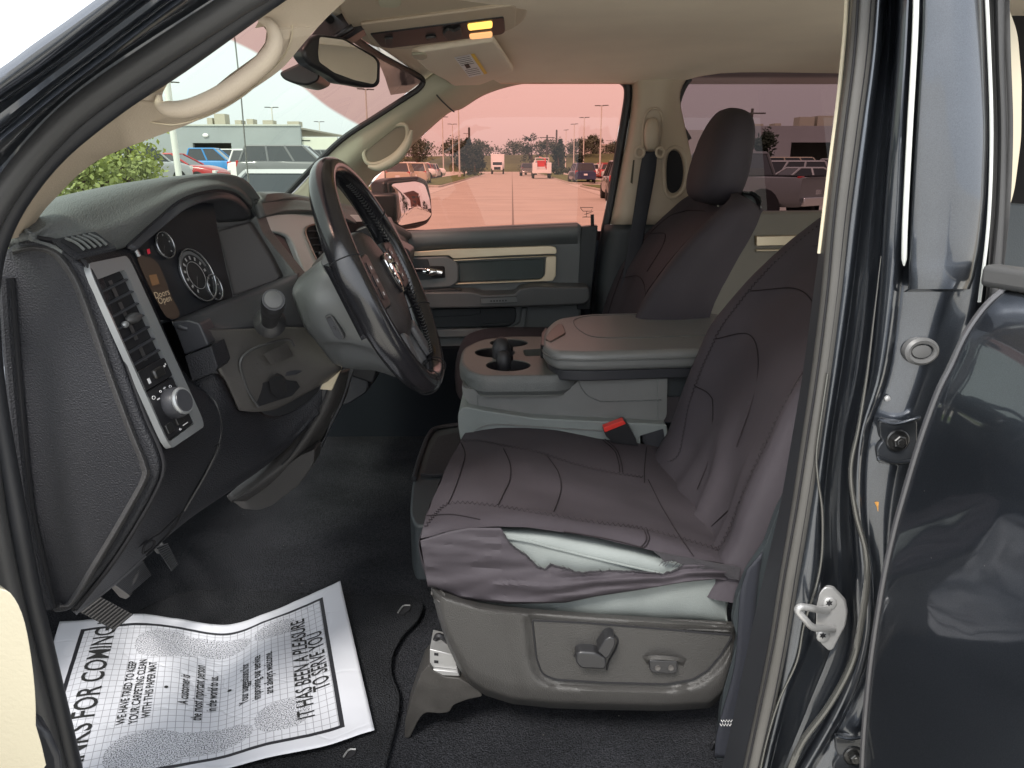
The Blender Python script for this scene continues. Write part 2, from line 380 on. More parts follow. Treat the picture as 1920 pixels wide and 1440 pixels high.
# ---- near A pillar: painted outer skin, groove, flange and trim as one rolled section
def bands(name, rows, mats, nu=3, nv=8, parent=T, **k):
    """rows = list of (polyline px list, y); polylines have equal counts -> strips between neighbours"""
    G = [[P(px, py, yy) for (px, py) in poly] for poly, yy in rows]
    return build(name, MB().patch(G, nv, nu), mats, parent, **k)
E0 = [(-260, 300), (-120, 205), (0, 128), (60, 84), (120, 42), (178, 0), (250, -50), (380, -140)]
E1 = [(-260, 370), (-120, 275), (0, 190), (80, 133), (160, 74), (255, 2), (320, -46), (440, -130)]
E2 = [(-260, 450), (-120, 345), (0, 250), (100, 168), (200, 92), (318, 4), (380, -40), (500, -125)]
E3 = [(-200, 470), (-100, 390), (0, 298), (90, 205), (200, 118), (375, 4), (430, -35), (560, -120)]
E4 = [(-130, 480), (-70, 420), (0, 350), (70, 262), (170, 170), (420, 4), (480, -32), (600, -110)]
E6 = [(12, 500), (25, 462), (62, 385), (130, 302), (240, 212), (350, 140), (545, 2), (640, -60)]
G = [(E0, -.045), ([(a + 8, b + 12) for a, b in E0], -.05), ([(x[0] - 14, x[1] - 8) for x in E1], -.045), (E1, -.03), ([(a + 6, b + 5) for a, b in E1], -.005), ([(a - 4, b - 4) for a, b in E2], .0), (E2, -.02), ([(a + 12, b + 12) for a, b in E2], -.02), (E3, .02), (E4, .03)]
bands('a_pillar', G, M['paint'], nu=3, nv=6)
# rubber seal: one tube following the opening from the roof to the sill
SA = [(614, -90), (494, -12), (434, 24), (184, 190), (84, 282), (14, 372), (-25, 450), (-45, 540), (-38, 700), (-20, 860), (5, 1020), (38, 1170), (75, 1310), (115, 1460)]
SB = [(630, -72), (531, -15), (336, 124), (226, 196), (115, 285), (44, 370), (4, 445), (-14, 510), (-18, 600), (-2, 760), (34, 960), (60, 1100), (86, 1210), (116, 1335), (144, 1455)]
build('door_seal', MB().tube([Vector(q) for q in spline([P(a - 7, b - 9, .035) for a, b in SA], 6)], .0122, 14), M['rubber'], T)
build('door_seal_lip', MB().tube([Vector(q) for q in spline([P(a - 4, b - 6, .050) for a, b in SB[:7]] + [P(a - 4, b, .050) for a, b in SB[7:]], 6)], .0106, 12), M['rubberdk'], T)

# ---- near A pillar trim with its grab handle
out = [(6, 452), (8, 436), (44, 366), (108, 282), (218, 188), (286, 146), (318, 150)]
hole = [(306, 172), (302, 188), (312, 192), (350, 191), (395, 169), (430, 140), (480, 104), (497, 80), (500, 58), (494, 50), (478, 53)]
up = [(506, -2), (590, -80), (760, -60)]
inn = [(648, 0), (610, 36), (570, 80), (535, 122), (500, 150), (440, 188), (370, 226), (290, 257), (200, 292), (150, 325), (110, 365), (78, 400), (54, 440)]
inn = [tuple(q) for q in spline(inn, 3)]
mb = MB(); 
def ypil(px, py, t=0): return .075 + .05 * t
o2 = [P(a, b, .065) for a, b in out] + [P(a, b, .085) for a, b in hole] + [P(a, b, .06) for a, b in up] + [P(a, b, .125) for a, b in inn]
# top cap slightly non planar: triangulate from its pixel outline
def capsolid(name, pix, ys, th, m, parent, bevel=0, **k):
    """outline with its own depth per point, triangulated, thickened by th away from the camera"""
    tri = tessellate_polygon([[Vector((a, b, 0)) for a, b in pix]])
    v = [P(a, b, y) for (a, b), y in zip(pix, ys)]; n = len(v)
    w = [p + (p - CAM).normalized() * th for p in v]
    fs = []
    for t in tri:
        a, b, c = t
        A, B, Cc = v[a], v[b], v[c]
        if (B - A).cross(Cc - A).dot(CAM - A) < 0: a, c = c, a
        fs.append((a, b, c)); fs.append((c + n, b + n, a + n))
    sgn = sum(pix[i][0] * pix[(i + 1) % n][1] - pix[(i + 1) % n][0] * pix[i][1] for i in range(n))
    for i in range(n):
        j = (i + 1) % n; fs.append((i, i + n, j + n, j) if sgn < 0 else (j, j + n, i + n, i))
    mb = MB(); mb.add(v + w, fs); return build(name, mb, m, parent, bevel=bevel, **k)
pix = out + hole + up + inn
ys = [.065] * len(out) + [.085] * len(hole) + [.06] * len(up) + [.125] * len(inn)
capsolid('a_pillar_trim', pix, ys, .012, M['beige'], T)
# handle: a swelling bar round the lower side of the opening
hp = [(486, 36), (506, 46), (517, 74), (505, 106), (472, 138), (424, 172), (381, 194), (345, 205), (314, 204), (299, 194), (299, 178)]
hr = [.003, .0055, .008, .0092, .0095, .0095, .0095, .0092, .008, .005, .0025]
hs_ = [Vector(q) for q in spline([P(a, b, .078) for a, b in hp], 5)]
rr = [float(np.interp(i / 5, range(len(hr)), hr)) for i in range(len(hs_))]
build('grab_handle', MB().tube(hs_, rr, 14), M['beige'], T)
build('trim_seam', MB().tube([Vector(q) for q in spline([P(a, b, .105) for a, b in [(246, 206), (270, 224), (300, 232), (340, 232), (400, 212), (460, 176), (510, 130), (536, 100), (548, 60), (542, 0)]], 5)], .0011, 6), M['champ'], T)

# ---- far A pillar trim, its grab handle recess, and the rail above the passenger door
A1 = [(470, 395), (535, 375), (585, 326), (640, 268), (700, 226), (762, 184), (795, 153), (830, 130), (900, 105), (1000, 100), (1090, 100), (1185, 104)]
A3 = [(640, 470), (690, 352), (716, 322), (757, 288), (806, 242), (842, 212), (866, 204), (905, 180), (950, 164), (1000, 155), (1085, 148), (1176, 146)]
A2 = [((a[0] * .5 + b[0] * .5), (a[1] * .5 + b[1] * .5)) for a, b in zip(A1, A3)]
ya1 = [1.50] * 7 + [1.50, 1.48, 1.47, 1.47, 1.47]
ya3 = [1.66] * 12
ya2 = [1.53] * 8 + [1.55, 1.55, 1.55, 1.55]
mb = MB().patch([[P(p[0], p[1], y) for p, y in zip(A1, ya1)], [P(p[0], p[1], y) for p, y in zip(A2, ya2)], [P(p[0], p[1], y) for p, y in zip(A3, ya3)]], 6, 8)
fa = build('a_pillar_trim', mb, M['sage'], T, solid=-.012)
# recess of the far handle (dark inside, rolled rim)
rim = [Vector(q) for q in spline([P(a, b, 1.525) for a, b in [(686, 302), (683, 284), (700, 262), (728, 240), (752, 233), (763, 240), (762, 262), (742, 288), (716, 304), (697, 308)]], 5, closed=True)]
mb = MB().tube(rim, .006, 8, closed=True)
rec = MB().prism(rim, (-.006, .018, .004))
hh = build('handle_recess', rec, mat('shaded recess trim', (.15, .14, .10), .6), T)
build('grab_handle', mb.tube([Vector(q) for q in spline([P(a, b, 1.50) for a, b in [(690, 312), (712, 314), (742, 298), (764, 270), (772, 244)]], 6)], [.004 + .010 * math.sin(math.pi * i / 24) for i in range(25)], 12), M['sage'], T)
build('trim_seam', MB().tube([Vector(q) for q in spline([P(a, b, 1.52) for a, b in [(806, 158), (822, 182), (842, 202), (852, 210)]], 5)], .002, 6), M['doordk'], T)

# ---- far door glass, door frame (black rubber round the window)
wn = [(640, 500), (690, 352), (716, 322), (757, 288), (806, 242), (838, 200), (900, 166), (946, 150), (1000, 140), (1090, 136), (1140, 138), (1160, 142), (1171, 152), (1174, 178), (1160, 240), (1147, 320), (1128, 430), (1126, 450)]
build('door_window', MB().flat(px3(wn, 1.675)), M['gp'], T)
fr = [Vector(q) for q in spline([P(a, b, 1.655) for a, b in [(1085, 148), (1150, 148), (1170, 153), (1178, 172), (1172, 220), (1158, 300), (1145, 380), (1133, 440), (1122, 520), (1115, 580)]], 6)]
build('window_frame', MB().tube(fr, .013, 10), M['rubberdk'], T)
build('window_etching', MB().tube(px3([(1088, 389), (1112, 389), (1108, 396), (1093, 396), (1088, 389)], 1.672), .0009, 5).tube(px3([(1100, 396), (1100, 406), (1092, 407), (1108, 407)], 1.672), .0009, 5).tube(px3([(1096, 402), (1106, 399), (1112, 396)], 1.672), .0009, 5), M['rubberdk'], T)

# ---- far B pillar trim (with oval window of the seat belt cover) and belt
pix = rpoly([(1186, 152), (1292, 149), (1272, 196), (1272, 225), (1290, 260), (1320, 300), (1330, 470), (1120, 470), (1150, 330)], [3, 3, 22, 14, 10, 10, 3, 3, 30], 4)
B1 = MB().patch([[P(a, b, y) for a, b, y in r_] for r_ in [
    [(1180, 118, 1.66), (1190, 118, 1.60), (1215, 118, 1.585), (1260, 118, 1.585), (1310, 118, 1.62)],
    [(1183, 175, 1.66), (1195, 175, 1.60), (1215, 175, 1.585), (1250, 175, 1.585), (1276, 172, 1.63)],
    [(1178, 230, 1.66), (1190, 232, 1.60), (1212, 235, 1.585), (1250, 235, 1.585), (1284, 235, 1.62)],
    [(1163, 310, 1.66), (1176, 312, 1.60), (1200, 314, 1.585), (1250, 315, 1.585), (1300, 315, 1.60)],
    [(1141, 420, 1.66), (1158, 421, 1.60), (1185, 421, 1.585), (1240, 421, 1.585), (1310, 421, 1.60)]]], 6, 5)
build('b_pillar_trim', B1, M['beige'], T, solid=-.01)
# lower dark half of the pillar
B2 = MB().patch([[P(a, b, y) for a, b, y in r_] for r_ in [
    [(1128, 421, 1.66), (1150, 421, 1.60), (1185, 421, 1.59), (1240, 421, 1.585), (1310, 421, 1.60)],
    [(1118, 500, 1.66), (1136, 500, 1.60), (1172, 500, 1.59), (1240, 500, 1.585), (1310, 500, 1.60)],
    [(1108, 600, 1.66), (1124, 600, 1.60), (1160, 600, 1.59), (1240, 600, 1.585), (1310, 600, 1.60)]]], 5, 5)
build('b_pillar_trim', B2, M['doordk'], T, solid=-.01, label='dark lower trim of the far pillar')
ov = [Vector(q) for q in spline([P(a, b, 1.58) for a, b in [(1262, 282), (1275, 290), (1281, 320), (1276, 350), (1262, 362), (1252, 352), (1250, 320), (1253, 292)]], 4, closed=True)]
build('trim_window', MB().prism(ov, (0, .004, 0)), M['void'], T)
ovr = [Vector(q) for q in spline([P(a, b, 1.578) for a, b in [(1265, 276), (1282, 288), (1288, 322), (1280, 356), (1262, 370), (1248, 358), (1244, 320), (1248, 290)]], 4, closed=True)]
build('trim_window_rim', MB().tube(ovr, .006, 8, closed=True), M['beige'], T)
# belt guide and strap
mb = MB().tube([Vector(q) for q in spline([P(a, b, 1.575) for a, b in [(1207, 285), (1205, 262), (1208, 225), (1218, 206), (1232, 204), (1241, 214), (1243, 240), (1240, 275)]], 4)], .0035, 8)
gd = build('belt_anchor', mb.blob(P(1222, 252, 1.565), (.022, .02, .045), 0, p=2.6), M['beige'], T)
for cx, a0 in ((1200, 60), (1238, 0)):
    pts = [P(cx + 8 * math.cos(R(a)), 286 + 9 * math.sin(R(a)), 1.555) for a in range(0, 360, 24)]
    build('belt_ring', MB().tube(pts, .005, 8, closed=True), M['beige'], gd)
st = MB().patch([[P(1206, 283, 1.553), P(1219, 284, 1.55), P(1233, 283, 1.553)], [P(1198, 330, 1.55), P(1213, 332, 1.545), P(1228, 330, 1.55)], [P(1184, 423, 1.54), P(1198, 425, 1.537), P(1211, 423, 1.54)], [P(1160, 560, 1.5), P(1176, 560, 1.497), P(1190, 560, 1.5)]], 4, 8)
build('seat_belt', st, M['belt'], T, solid=.002)
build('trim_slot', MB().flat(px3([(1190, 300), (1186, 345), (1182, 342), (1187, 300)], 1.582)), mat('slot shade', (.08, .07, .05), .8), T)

# ---- rear passenger side window and rear door
rw = rpoly([(1282, 150), (1300, 135), (1800, 125), (1800, 402), (1290, 402), (1262, 215)], [14, 20, 0, 0, 4, 30], 5)
build('rear_door_window', MB().flat(px3(rw, 1.685)), M['gd'], T)
build('rear_window_frame', MB().tube([Vector(q) for q in spline([P(a, b, 1.66) for a, b in [(1800, 131), (1575, 137), (1330, 136), (1302, 141), (1284, 160), (1272, 190), (1270, 215), (1275, 232), (1292, 262)]], 5)], .009, 8), M['rubberdk'], T)
slab('rear_door_card', [(1270, 398), (1900, 392), (1900, 900), (1270, 900)], 1.66, .05, mat('rear door card', (.24, .225, .19), .6, var=.06), T, bevel=.01)
rt = MB().prism(px3([(1418, 443), (1800, 434), (1800, 452), (1418, 462)], 1.645), (0, .02, 0)).prism(px3([(1418, 468), (1800, 461), (1800, 464), (1418, 472)], 1.645), (0, .02, 0))
build('rear_door_trim', rt, M['champ'], T, bevel=.004)

# ---- cab box that closes the cabin: floor pan, firewall, far side skin, back wall
flo = MB().patch([[Vector((x, y, z)) for x, z in ((-1.15, 1.15), (-1.0, .88), (-.86, .71), (-.72, .681), (-.45, .68), (-.1, .68), (.6, .68), (1.8, .68))] for y in (.0, .08, .4, .72, .80, .98, 1.06, 1.7)], 3, 3)
build('floor_carpet', flo, M['carpet'], T, solid=.02)
build('footwell_dark_slab', MB().prism(px3([(600, 658), (870, 652), (1080, 640), (1080, 900), (600, 900)], 1.59), (0, .03, 0)), mat('footwell dark', (.006, .008, .011), .7, spec=.15), T)  # added near-black slab: the dark of the passenger footwell as colour
build('firewall', MB().box((-1.18, .85, .90), (.04, 1.75, .75)), M['dashsm'], T)
build('cab_back_wall', MB().box((1.85, .85, 1.2), (.06, 1.7, 1.3)), M['headliner'], T)
sk = MB().box((-.0, 1.75, .85), (2.2, .06, .95)).box((1.2, 1.75, .85), (1.25, .06, .95))
build('cab_side', MB().box((.4, 1.76, .86), (3.0, .05, .92)), M['paint'], T)
build('rocker_panel', MB().box((.3, -.005, .52), (3.2, .10, .22)), M['paint'], T, bevel=.02)
build('cab_underbody', MB().box((.4, .85, .6), (3.0, 1.66, .06)), M['black'], T)
# hood and fender ahead of the windshield
hd = MB().patch([[Vector((x, y, z - .05 * abs((y - .85) / .9) ** 2)) for x, z in ((-.86, 1.17), (-1.2, 1.16), (-1.8, 1.12), (-2.3, 1.02))] for y in (-.02, .4, .85, 1.3, 1.72)], 4, 4)
build('hood', hd, M['paint'], T, solid=.02)
builds('front_fender', [MB().box((-1.6, .02, .85), (1.35, .06, .55)), MB().box((-1.6, 1.7, .85), (1.35, .06, .55))], M['paint'], T, bevel=.02)
mb = MB().tube([Vector((-1.2, .3, 1.345)), Vector((-1.05, .9, 1.35))], .006, 6)

# ---- door mirror on the passenger side: convex glass turned to look back along the truck
MN = Vector((.78, -.625, .045)).normalized(); mc = P(770, 382, 1.85)
mpl = lambda pts, h=0: [PP(a_, b_, mc, MN) + MN * h for a_, b_ in pts]
mh = rpoly([(722, 340), (740, 333), (790, 330), (806, 338), (813, 370), (815, 405), (806, 420), (788, 428), (738, 434), (728, 425)], 6, 3)
dm = build('door_mirror', MB().prism(mpl(mh, -.006), MN * -.07).box(P(708, 388, 1.80), (.14, .10, .09)), M['black'], T, bevel=.012, seg=3)
mg = rpoly([(727, 341), (778, 336), (797, 342), (806, 372), (811, 404), (800, 418), (745, 428), (737, 420)], 6, 3)
build('mirror_rim', MB().prism(mpl(mg, .0), MN * -.01), M['rubber'], dm, bevel=.003)
mg2 = rpoly([(731, 345), (777, 340), (794, 346), (803, 374), (807, 402), (797, 413), (748, 423), (741, 416)], 6, 3)
gp = mpl(mg2, .0065); gc = sum(gp, Vector()) / len(gp); rings_ = []
for k in (1, .8, .6, .4, .2, .01):
    rings_.append([gc + (p - gc) * k + MN * (.004 * (1 - k * k)) for p in gp])
build('mirror_glass', MB().grid(rings_, cu=True), M['mirror'], dm)
ax_ = MN.cross(Vector((0, 0, 1))).normalized()

# ---- driver door, swung wide open (mostly outside the picture) with its cream armrest
fd_o = Vector((-.62, -.02, 0)); ph = R(66); fdx = Vector((math.cos(ph), -math.sin(ph), 0)); fdn = Vector((math.sin(ph), math.cos(ph), 0))
mb = MB().box(fd_o + fdx * .5 - fdn * .07 + Vector((0, 0, .9)), (1.0, .10, .75), (fdx, fdn, Vector((0, 0, 1))))
fdoor = build('front_door', mb, M['paint'], T, bevel=.02)
build('door_card', MB().box(fd_o + fdx * .48 - fdn * .012 + Vector((0, 0, .92)), (.92, .012, .66), (fdx, fdn, Vector((0, 0, 1)))), M['door'], fdoor)
ar = [(-260, 1210), (-40, 1050), (-8, 1098), (20, 1112), (42, 1150), (56, 1210), (66, 1290), (68, 1360), (62, 1470), (-260, 1540)]
build('door_armrest', MB().prism([P(a, b, -.30) for a, b in [tuple(q) for q in spline(ar, 3, closed=True)]], (-.08, .06, 0)), mat('cream armrest vinyl', (.42, .385, .29), .45, bump=.15, bscale=300, var=.05), fdoor, bevel=.012, seg=3)
ar = [(20, 1500), (66, 1358), (100, 1380), (118, 1420), (128, 1500)]
build('door_pull', MB().prism([P(a, b, -.2) for a, b in ar], (-.03, .03, 0)), M['dashsm'], fdoor, bevel=.008)
# ================================================================ DASHBOARD
# top pad and instrument hood
rA = [(40, 440, .10), (92, 388, .16), (160, 363, .22), (250, 341, .30), (330, 330, .38), (400, 326, .45), (445, 337, .52), (474, 372, .57)]
rB = [(60, 449, .10), (145, 430, .15), (212, 410, .21), (285, 374, .28), (340, 346, .35), (402, 338, .42), (446, 350, .49), (475, 379, .56)]
rB2 = [(90, 456, .10), (160, 455, .15), (222, 440, .21), (287, 395, .27), (341, 360, .33), (402, 347, .40), (446, 357, .48), (474, 385, .56)]
rC = [(118, 466, .10), (178, 470, .16), (236, 463, .23), (288, 416, .28), (342, 374, .33), (402, 357, .41), (442, 364, .49), (470, 390, .56)]
V3 = lambda r_: [P(a, b, y) for a, b, y in r_]
A_ = V3(rA); A0 = [p + Vector((-.17, .0, -.035)) for p in A_]
G = [A0, A_, V3(rB), V3(rB2), V3(rC)]
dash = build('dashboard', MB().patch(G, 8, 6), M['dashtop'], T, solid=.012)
# underside of the hood: goes down and forward into the cluster recess
C_ = V3(rC)[2:]
U1 = [P(250, 474, .24), P(298, 432, .28), P(350, 392, .33), P(405, 375, .41), P(440, 384, .49), P(464, 412, .56)]
U2 = [p + Vector((-.05, 0, -.005)) for p in U1]
build('instrument_hood', MB().patch([C_, U1, U2], 6, 5), M['dashsm'], dash, solid=.004)
build('hood_side', MB().prism(px3(rpoly([(474, 376), (466, 420), (410, 428), (395, 380), (440, 350)], 6), .565), (-.05, .03, 0)), M['dashsm'], dash, bevel=.004)
# thin rolled edge of the hood
build('hood_edge', MB().tube([Vector(q) for q in spline(V3(rC)[2:], 6)], .0022, 6), M['dash'], dash)

# defroster grille in the end of the pad
dq = (P(94, 451, .098), P(178, 436, .140), P(218, 466, .140), P(137, 485, .092))
def quadpt(q, u, v, h=0):
    a = q[0].lerp(q[1], u); b = q[3].lerp(q[2], u); p = a.lerp(b, v)
    n = (q[1] - q[0]).cross(q[3] - q[0]).normalized()
    if n.dot(CAM - q[0]) < 0: n = -n
    return p + n * h
def qbox(mb, q, u0, u1, v0, v1, h0, h1, mat=0, r=0):
    """raised block on a quad"""
    base = [(u0, v0), (u1, v0), (u1, v1), (u0, v1)]
    if r: base = rpoly(base, r, 3)
    n = len(base); lo = [quadpt(q, u, v, h0) for u, v in base]; hi = [quadpt(q, u, v, h1) for u, v in base]
    mb.prism(hi, lo[0] - hi[0], mat); return mb
mb = MB(); mb.prism([quadpt(dq, u, v, .0015) for u, v in rpoly([(0, 0), (1, 0), (1, 1), (0, 1)], .06, 2)], (0, .002, -.003), 0)
mb.prism([quadpt(dq, u, v, .002) for u, v in rpoly([(.14, .12), (.80, .12), (.90, .86), (.18, .86)], .05, 2)], (0, .001, -.0015), 1)
for k in range(5):
    u = .25 + k * .13
    mb.tube([Vector(q) for q in spline([quadpt(dq, u, .14, .004), quadpt(dq, u + .05, .5, .006), quadpt(dq, u + .07, .84, .004)], 3)], .0016, 5, 2)
build('defroster_vent', mb, [M['dash'], M['void'], M['dashtop']], dash)

# end cap seen in the door opening
R_ = [(25, 456), (62, 449), (112, 462), (162, 512), (195, 592), (230, 690), (264, 785), (291, 846), (298, 885), (280, 932), (240, 1002), (200, 1062), (160, 1112), (132, 1144), (98, 1152)]
Rs = [tuple(q) for q in spline(R_, 4)]
Lf = [(85, 1100), (55, 960), (25, 800), (4, 640), (-6, 520), (8, 468)]
ec = build('dash_end_cap', MB().prism(px3(Rs + Lf, .10), (0, .03, 0)), M['dash'], dash, bevel=.006, seg=3)
inner = [(24, 478), (60, 470), (98, 482), (132, 528), (160, 600), (196, 700), (236, 806), (262, 872), (262, 900), (228, 962), (178, 1046), (128, 1126), (112, 1130)]
outer = [(22, 466), (66, 460), (112, 472), (148, 522), (178, 596), (212, 696), (250, 800), (277, 868), (279, 896), (244, 962), (196, 1044), (142, 1128), (112, 1140)]
# raised rib running along the cap
ribm = [((a[0] + b[0]) / 2, (a[1] + b[1]) / 2) for a, b in zip(inner, outer)]
G = [V3([(a, b, .1005) for a, b in outer]), V3([(a, b, .0925) for a, b in [((p[0] * .6 + q[0] * .4), (p[1] * .6 + q[1] * .4)) for p, q in zip(outer, inner)]]), V3([(a, b, .0955) for a, b in [((p[0] * .25 + q[0] * .75), (p[1] * .25 + q[1] * .75)) for p, q in zip(outer, inner)]]), V3([(a, b, .1005) for a, b in inner])]
build('end_cap_rib', MB().patch(G, 5, 4), mat('end cap rib', (.045, .044, .045), .5, bump=.9, bscale=330, spec=.35), ec)
build('end_cap_gap', MB().tube([Vector(q) for q in spline(V3([(a + 9, b - 4, .104) for a, b in R_[1:-1]]), 4)], .0022, 6), M['void'], ec)

build('end_cap_groove', MB().tube([Vector(q) for q in spline(px3([(20, 520), (28, 620), (38, 740), (57, 940), (82, 1060), (100, 1140)], .098), 5)], .0035, 8), M['void'], ec)
build('end_cap_edge', MB().tube([Vector(q) for q in spline(px3([(8, 520), (16, 640), (28, 780), (46, 940), (72, 1070), (92, 1140)], .094), 5)], .006, 8), M['dash'], ec)
# fascia facing the driver, from the end cap to the lower pod
Lc = [(120, 467), (166, 514), (200, 592), (235, 690), (268, 784), (294, 846), (301, 885), (284, 932), (244, 1002), (204, 1062), (164, 1112), (136, 1146)]
Rc = [(237, 465), (262, 518), (300, 604), (342, 696), (398, 752), (414, 802), (409, 836), (382, 890), (320, 992), (262, 1052), (208, 1100), (142, 1150)]
yR = [.24, .25, .26, .27, .28, .285, .285, .28, .26, .22, .18, .13]
G = [[P(l_[0], l_[1], .108), P(l_[0] + 5, l_[1] - 3, .106), P(l_[0] * .6 + r_[0] * .4, l_[1] * .6 + r_[1] * .4, .108 + (y - .108) * .36), P(r_[0] - 3, r_[1] - 1, y - .008), P(r_[0], r_[1], y), P(r_[0] + 1, r_[1] + 3, y + .03)] for l_, r_, y in zip(Lc, Rc, yR)]
fas = build('dash_fascia', MB().patch(G, 3, 4), M['dash'], dash, solid=.004)

# silver bezel with vent, thumb wheel, lamp switch
FO = [P(154, 497, .100), P(232, 481, .183), P(378, 800, .192), P(311, 845, .104)]
bz = tuple(FO)
mb = MB()
def frame(mb, q, o, i, h0, h1, mat=0, r=.1, ri=.06):
    a = rpoly(o, r, 4); b = rpoly(i, ri, 4); n = len(a)
    A = [quadpt(q, u, v, h0) for u, v in a]; A1 = [quadpt(q, u, v, h1) for u, v in a]
    B1 = [quadpt(q, u, v, h1 - .001) for u, v in b]; B = [quadpt(q, u, v, h0 - .004) for u, v in b]
    mb.grid([A, A1, B1, B], mat, cu=True)
frame(mb, bz, [(0, 0), (1, 0), (1, 1), (0, 1)], [(.05, .085), (.79, .065), (.79, .955), (.05, .965)], -.002, .006, 0, .09, .05)
bezel = build('switch_bezel', mb, M['silver'], dash)
build('bezel_panel', MB().prism([quadpt(bz, u, v, -.001) for u, v in ((.05, .03), (.85, .03), (.85, .98), (.05, .98))], (0, .001, -.001)), M['void'], bezel)
mb = MB()
vq = [quadpt(bz, u, v, 0) for u, v in ((.06, .085), (.78, .07), (.78, .56), (.06, .56))]
for k in range(7):
    v = .10 + k * .135
    a = quadpt(vq, .02, v + .03, .0022); b = quadpt(vq, .98, v - .005, .0022)
    mb.tube([a, a.lerp(b, .5), b], .0030, 6, 0, flatten=((0, 0, 1), .45))
for k in range(4):
    mb.prism([quadpt(vq, .44, .05 + k * .24, .0006), quadpt(vq, .56, .05 + k * .24, .0006), quadpt(vq, .56, .23 + k * .24, .0006), quadpt(vq, .44, .23 + k * .24, .0006)], (0, .0005, -.0005), 1)
mb.blob(quadpt(vq, .62, .49, .004), (.0075, .016, .006), 1)
mb.blob(quadpt(vq, .30, .52, .003), (.004, .006, .004), 2)
build('air_vent', mb, [M['dashsm'], M['rubber'], M['silver']], bezel)
sq = [quadpt(bz, u, v, .001) for u, v in ((.06, .57), (.78, .56), (.78, .95), (.06, .955))]
mb = MB(); qbox(mb, sq, 0, 1, 0, .27, 0, .004, 0, .03); qbox(mb, sq, 0, 1, .29, 1, 0, .003, 0, .03)
build('switch_panel', mb, M['black'], bezel, bevel=.0006)
mb = MB(); qbox(mb, sq, .36, .72, .07, .20, .003, .009, 0, .05); build('thumb_wheel', mb, M['darkmetal'], bezel, bevel=.002)
nrm = (bz[1] - bz[0]).cross(bz[3] - bz[0]).normalized()
if nrm.dot(CAM - bz[0]) < 0: nrm = -nrm
kc = quadpt(sq, .56, .60, .003)
kx = (nrm + Vector((.2, -.2, .1))).normalized()
mb = MB().lathe([(.0192, 0), (.0192, .010), (.0172, .016)], kc, kx, 28, 0).lathe([(.0160, .014), (.0170, .0185), (.0152, .0205)], kc, kx, 28, 1).lathe([(.0144, .0195), (.0135, .0215)], kc, kx, 28, 0)
lk = build('lamp_switch', mb, [M['dashsm'], M['silver'], M['black']], bezel)
mb = MB()
def mark(mb, q, u, v, w, h, hh_): mb.prism([quadpt(q, a, b, hh_) for a, b in ((u - w, v - h), (u + w, v - h), (u + w, v + h), (u - w, v + h))], (0, .0002, -.0002))
def ringmark(mb, q, u, v, r, hh_):
    mb.tube([quadpt(q, u + r * math.cos(t), v + r * .45 * math.sin(t), hh_) for t in np.linspace(0, 2 * math.pi, 12, endpoint=False)], .0004, 4, closed=True)
ringmark(mb, sq, .12, .40, .05, .0042); mark(mb, sq, .26, .45, .05, .009, .0035); ringmark(mb, sq, .40, .375, .03, .0042)
mark(mb, sq, .58, .365, .05, .006, .0035); mark(mb, sq, .58, .365, .012, .018, .0035); ringmark(mb, sq, .76, .385, .04, .0042)
mark(mb, sq, .20, .175, .045, .035, .0045); mark(mb, sq, .86, .10, .03, .012, .0045); mark(mb, sq, .92, .085, .02, .012, .0045)
ringmark(mb, sq, .48, .965, .025, .0042); mark(mb, sq, .72, .945, .10, .006, .0035)
build('switch_symbols', mb, M['white'], bezel)
mb = MB(); qbox(mb, sq, .06, .28, .80, .93, .003, .006, 0, .02); qbox(mb, sq, .42, .66, .76, .90, .003, .007, 0, .02)
build('dimmer_button', mb, M['darkmetal'], bezel, bevel=.0008)

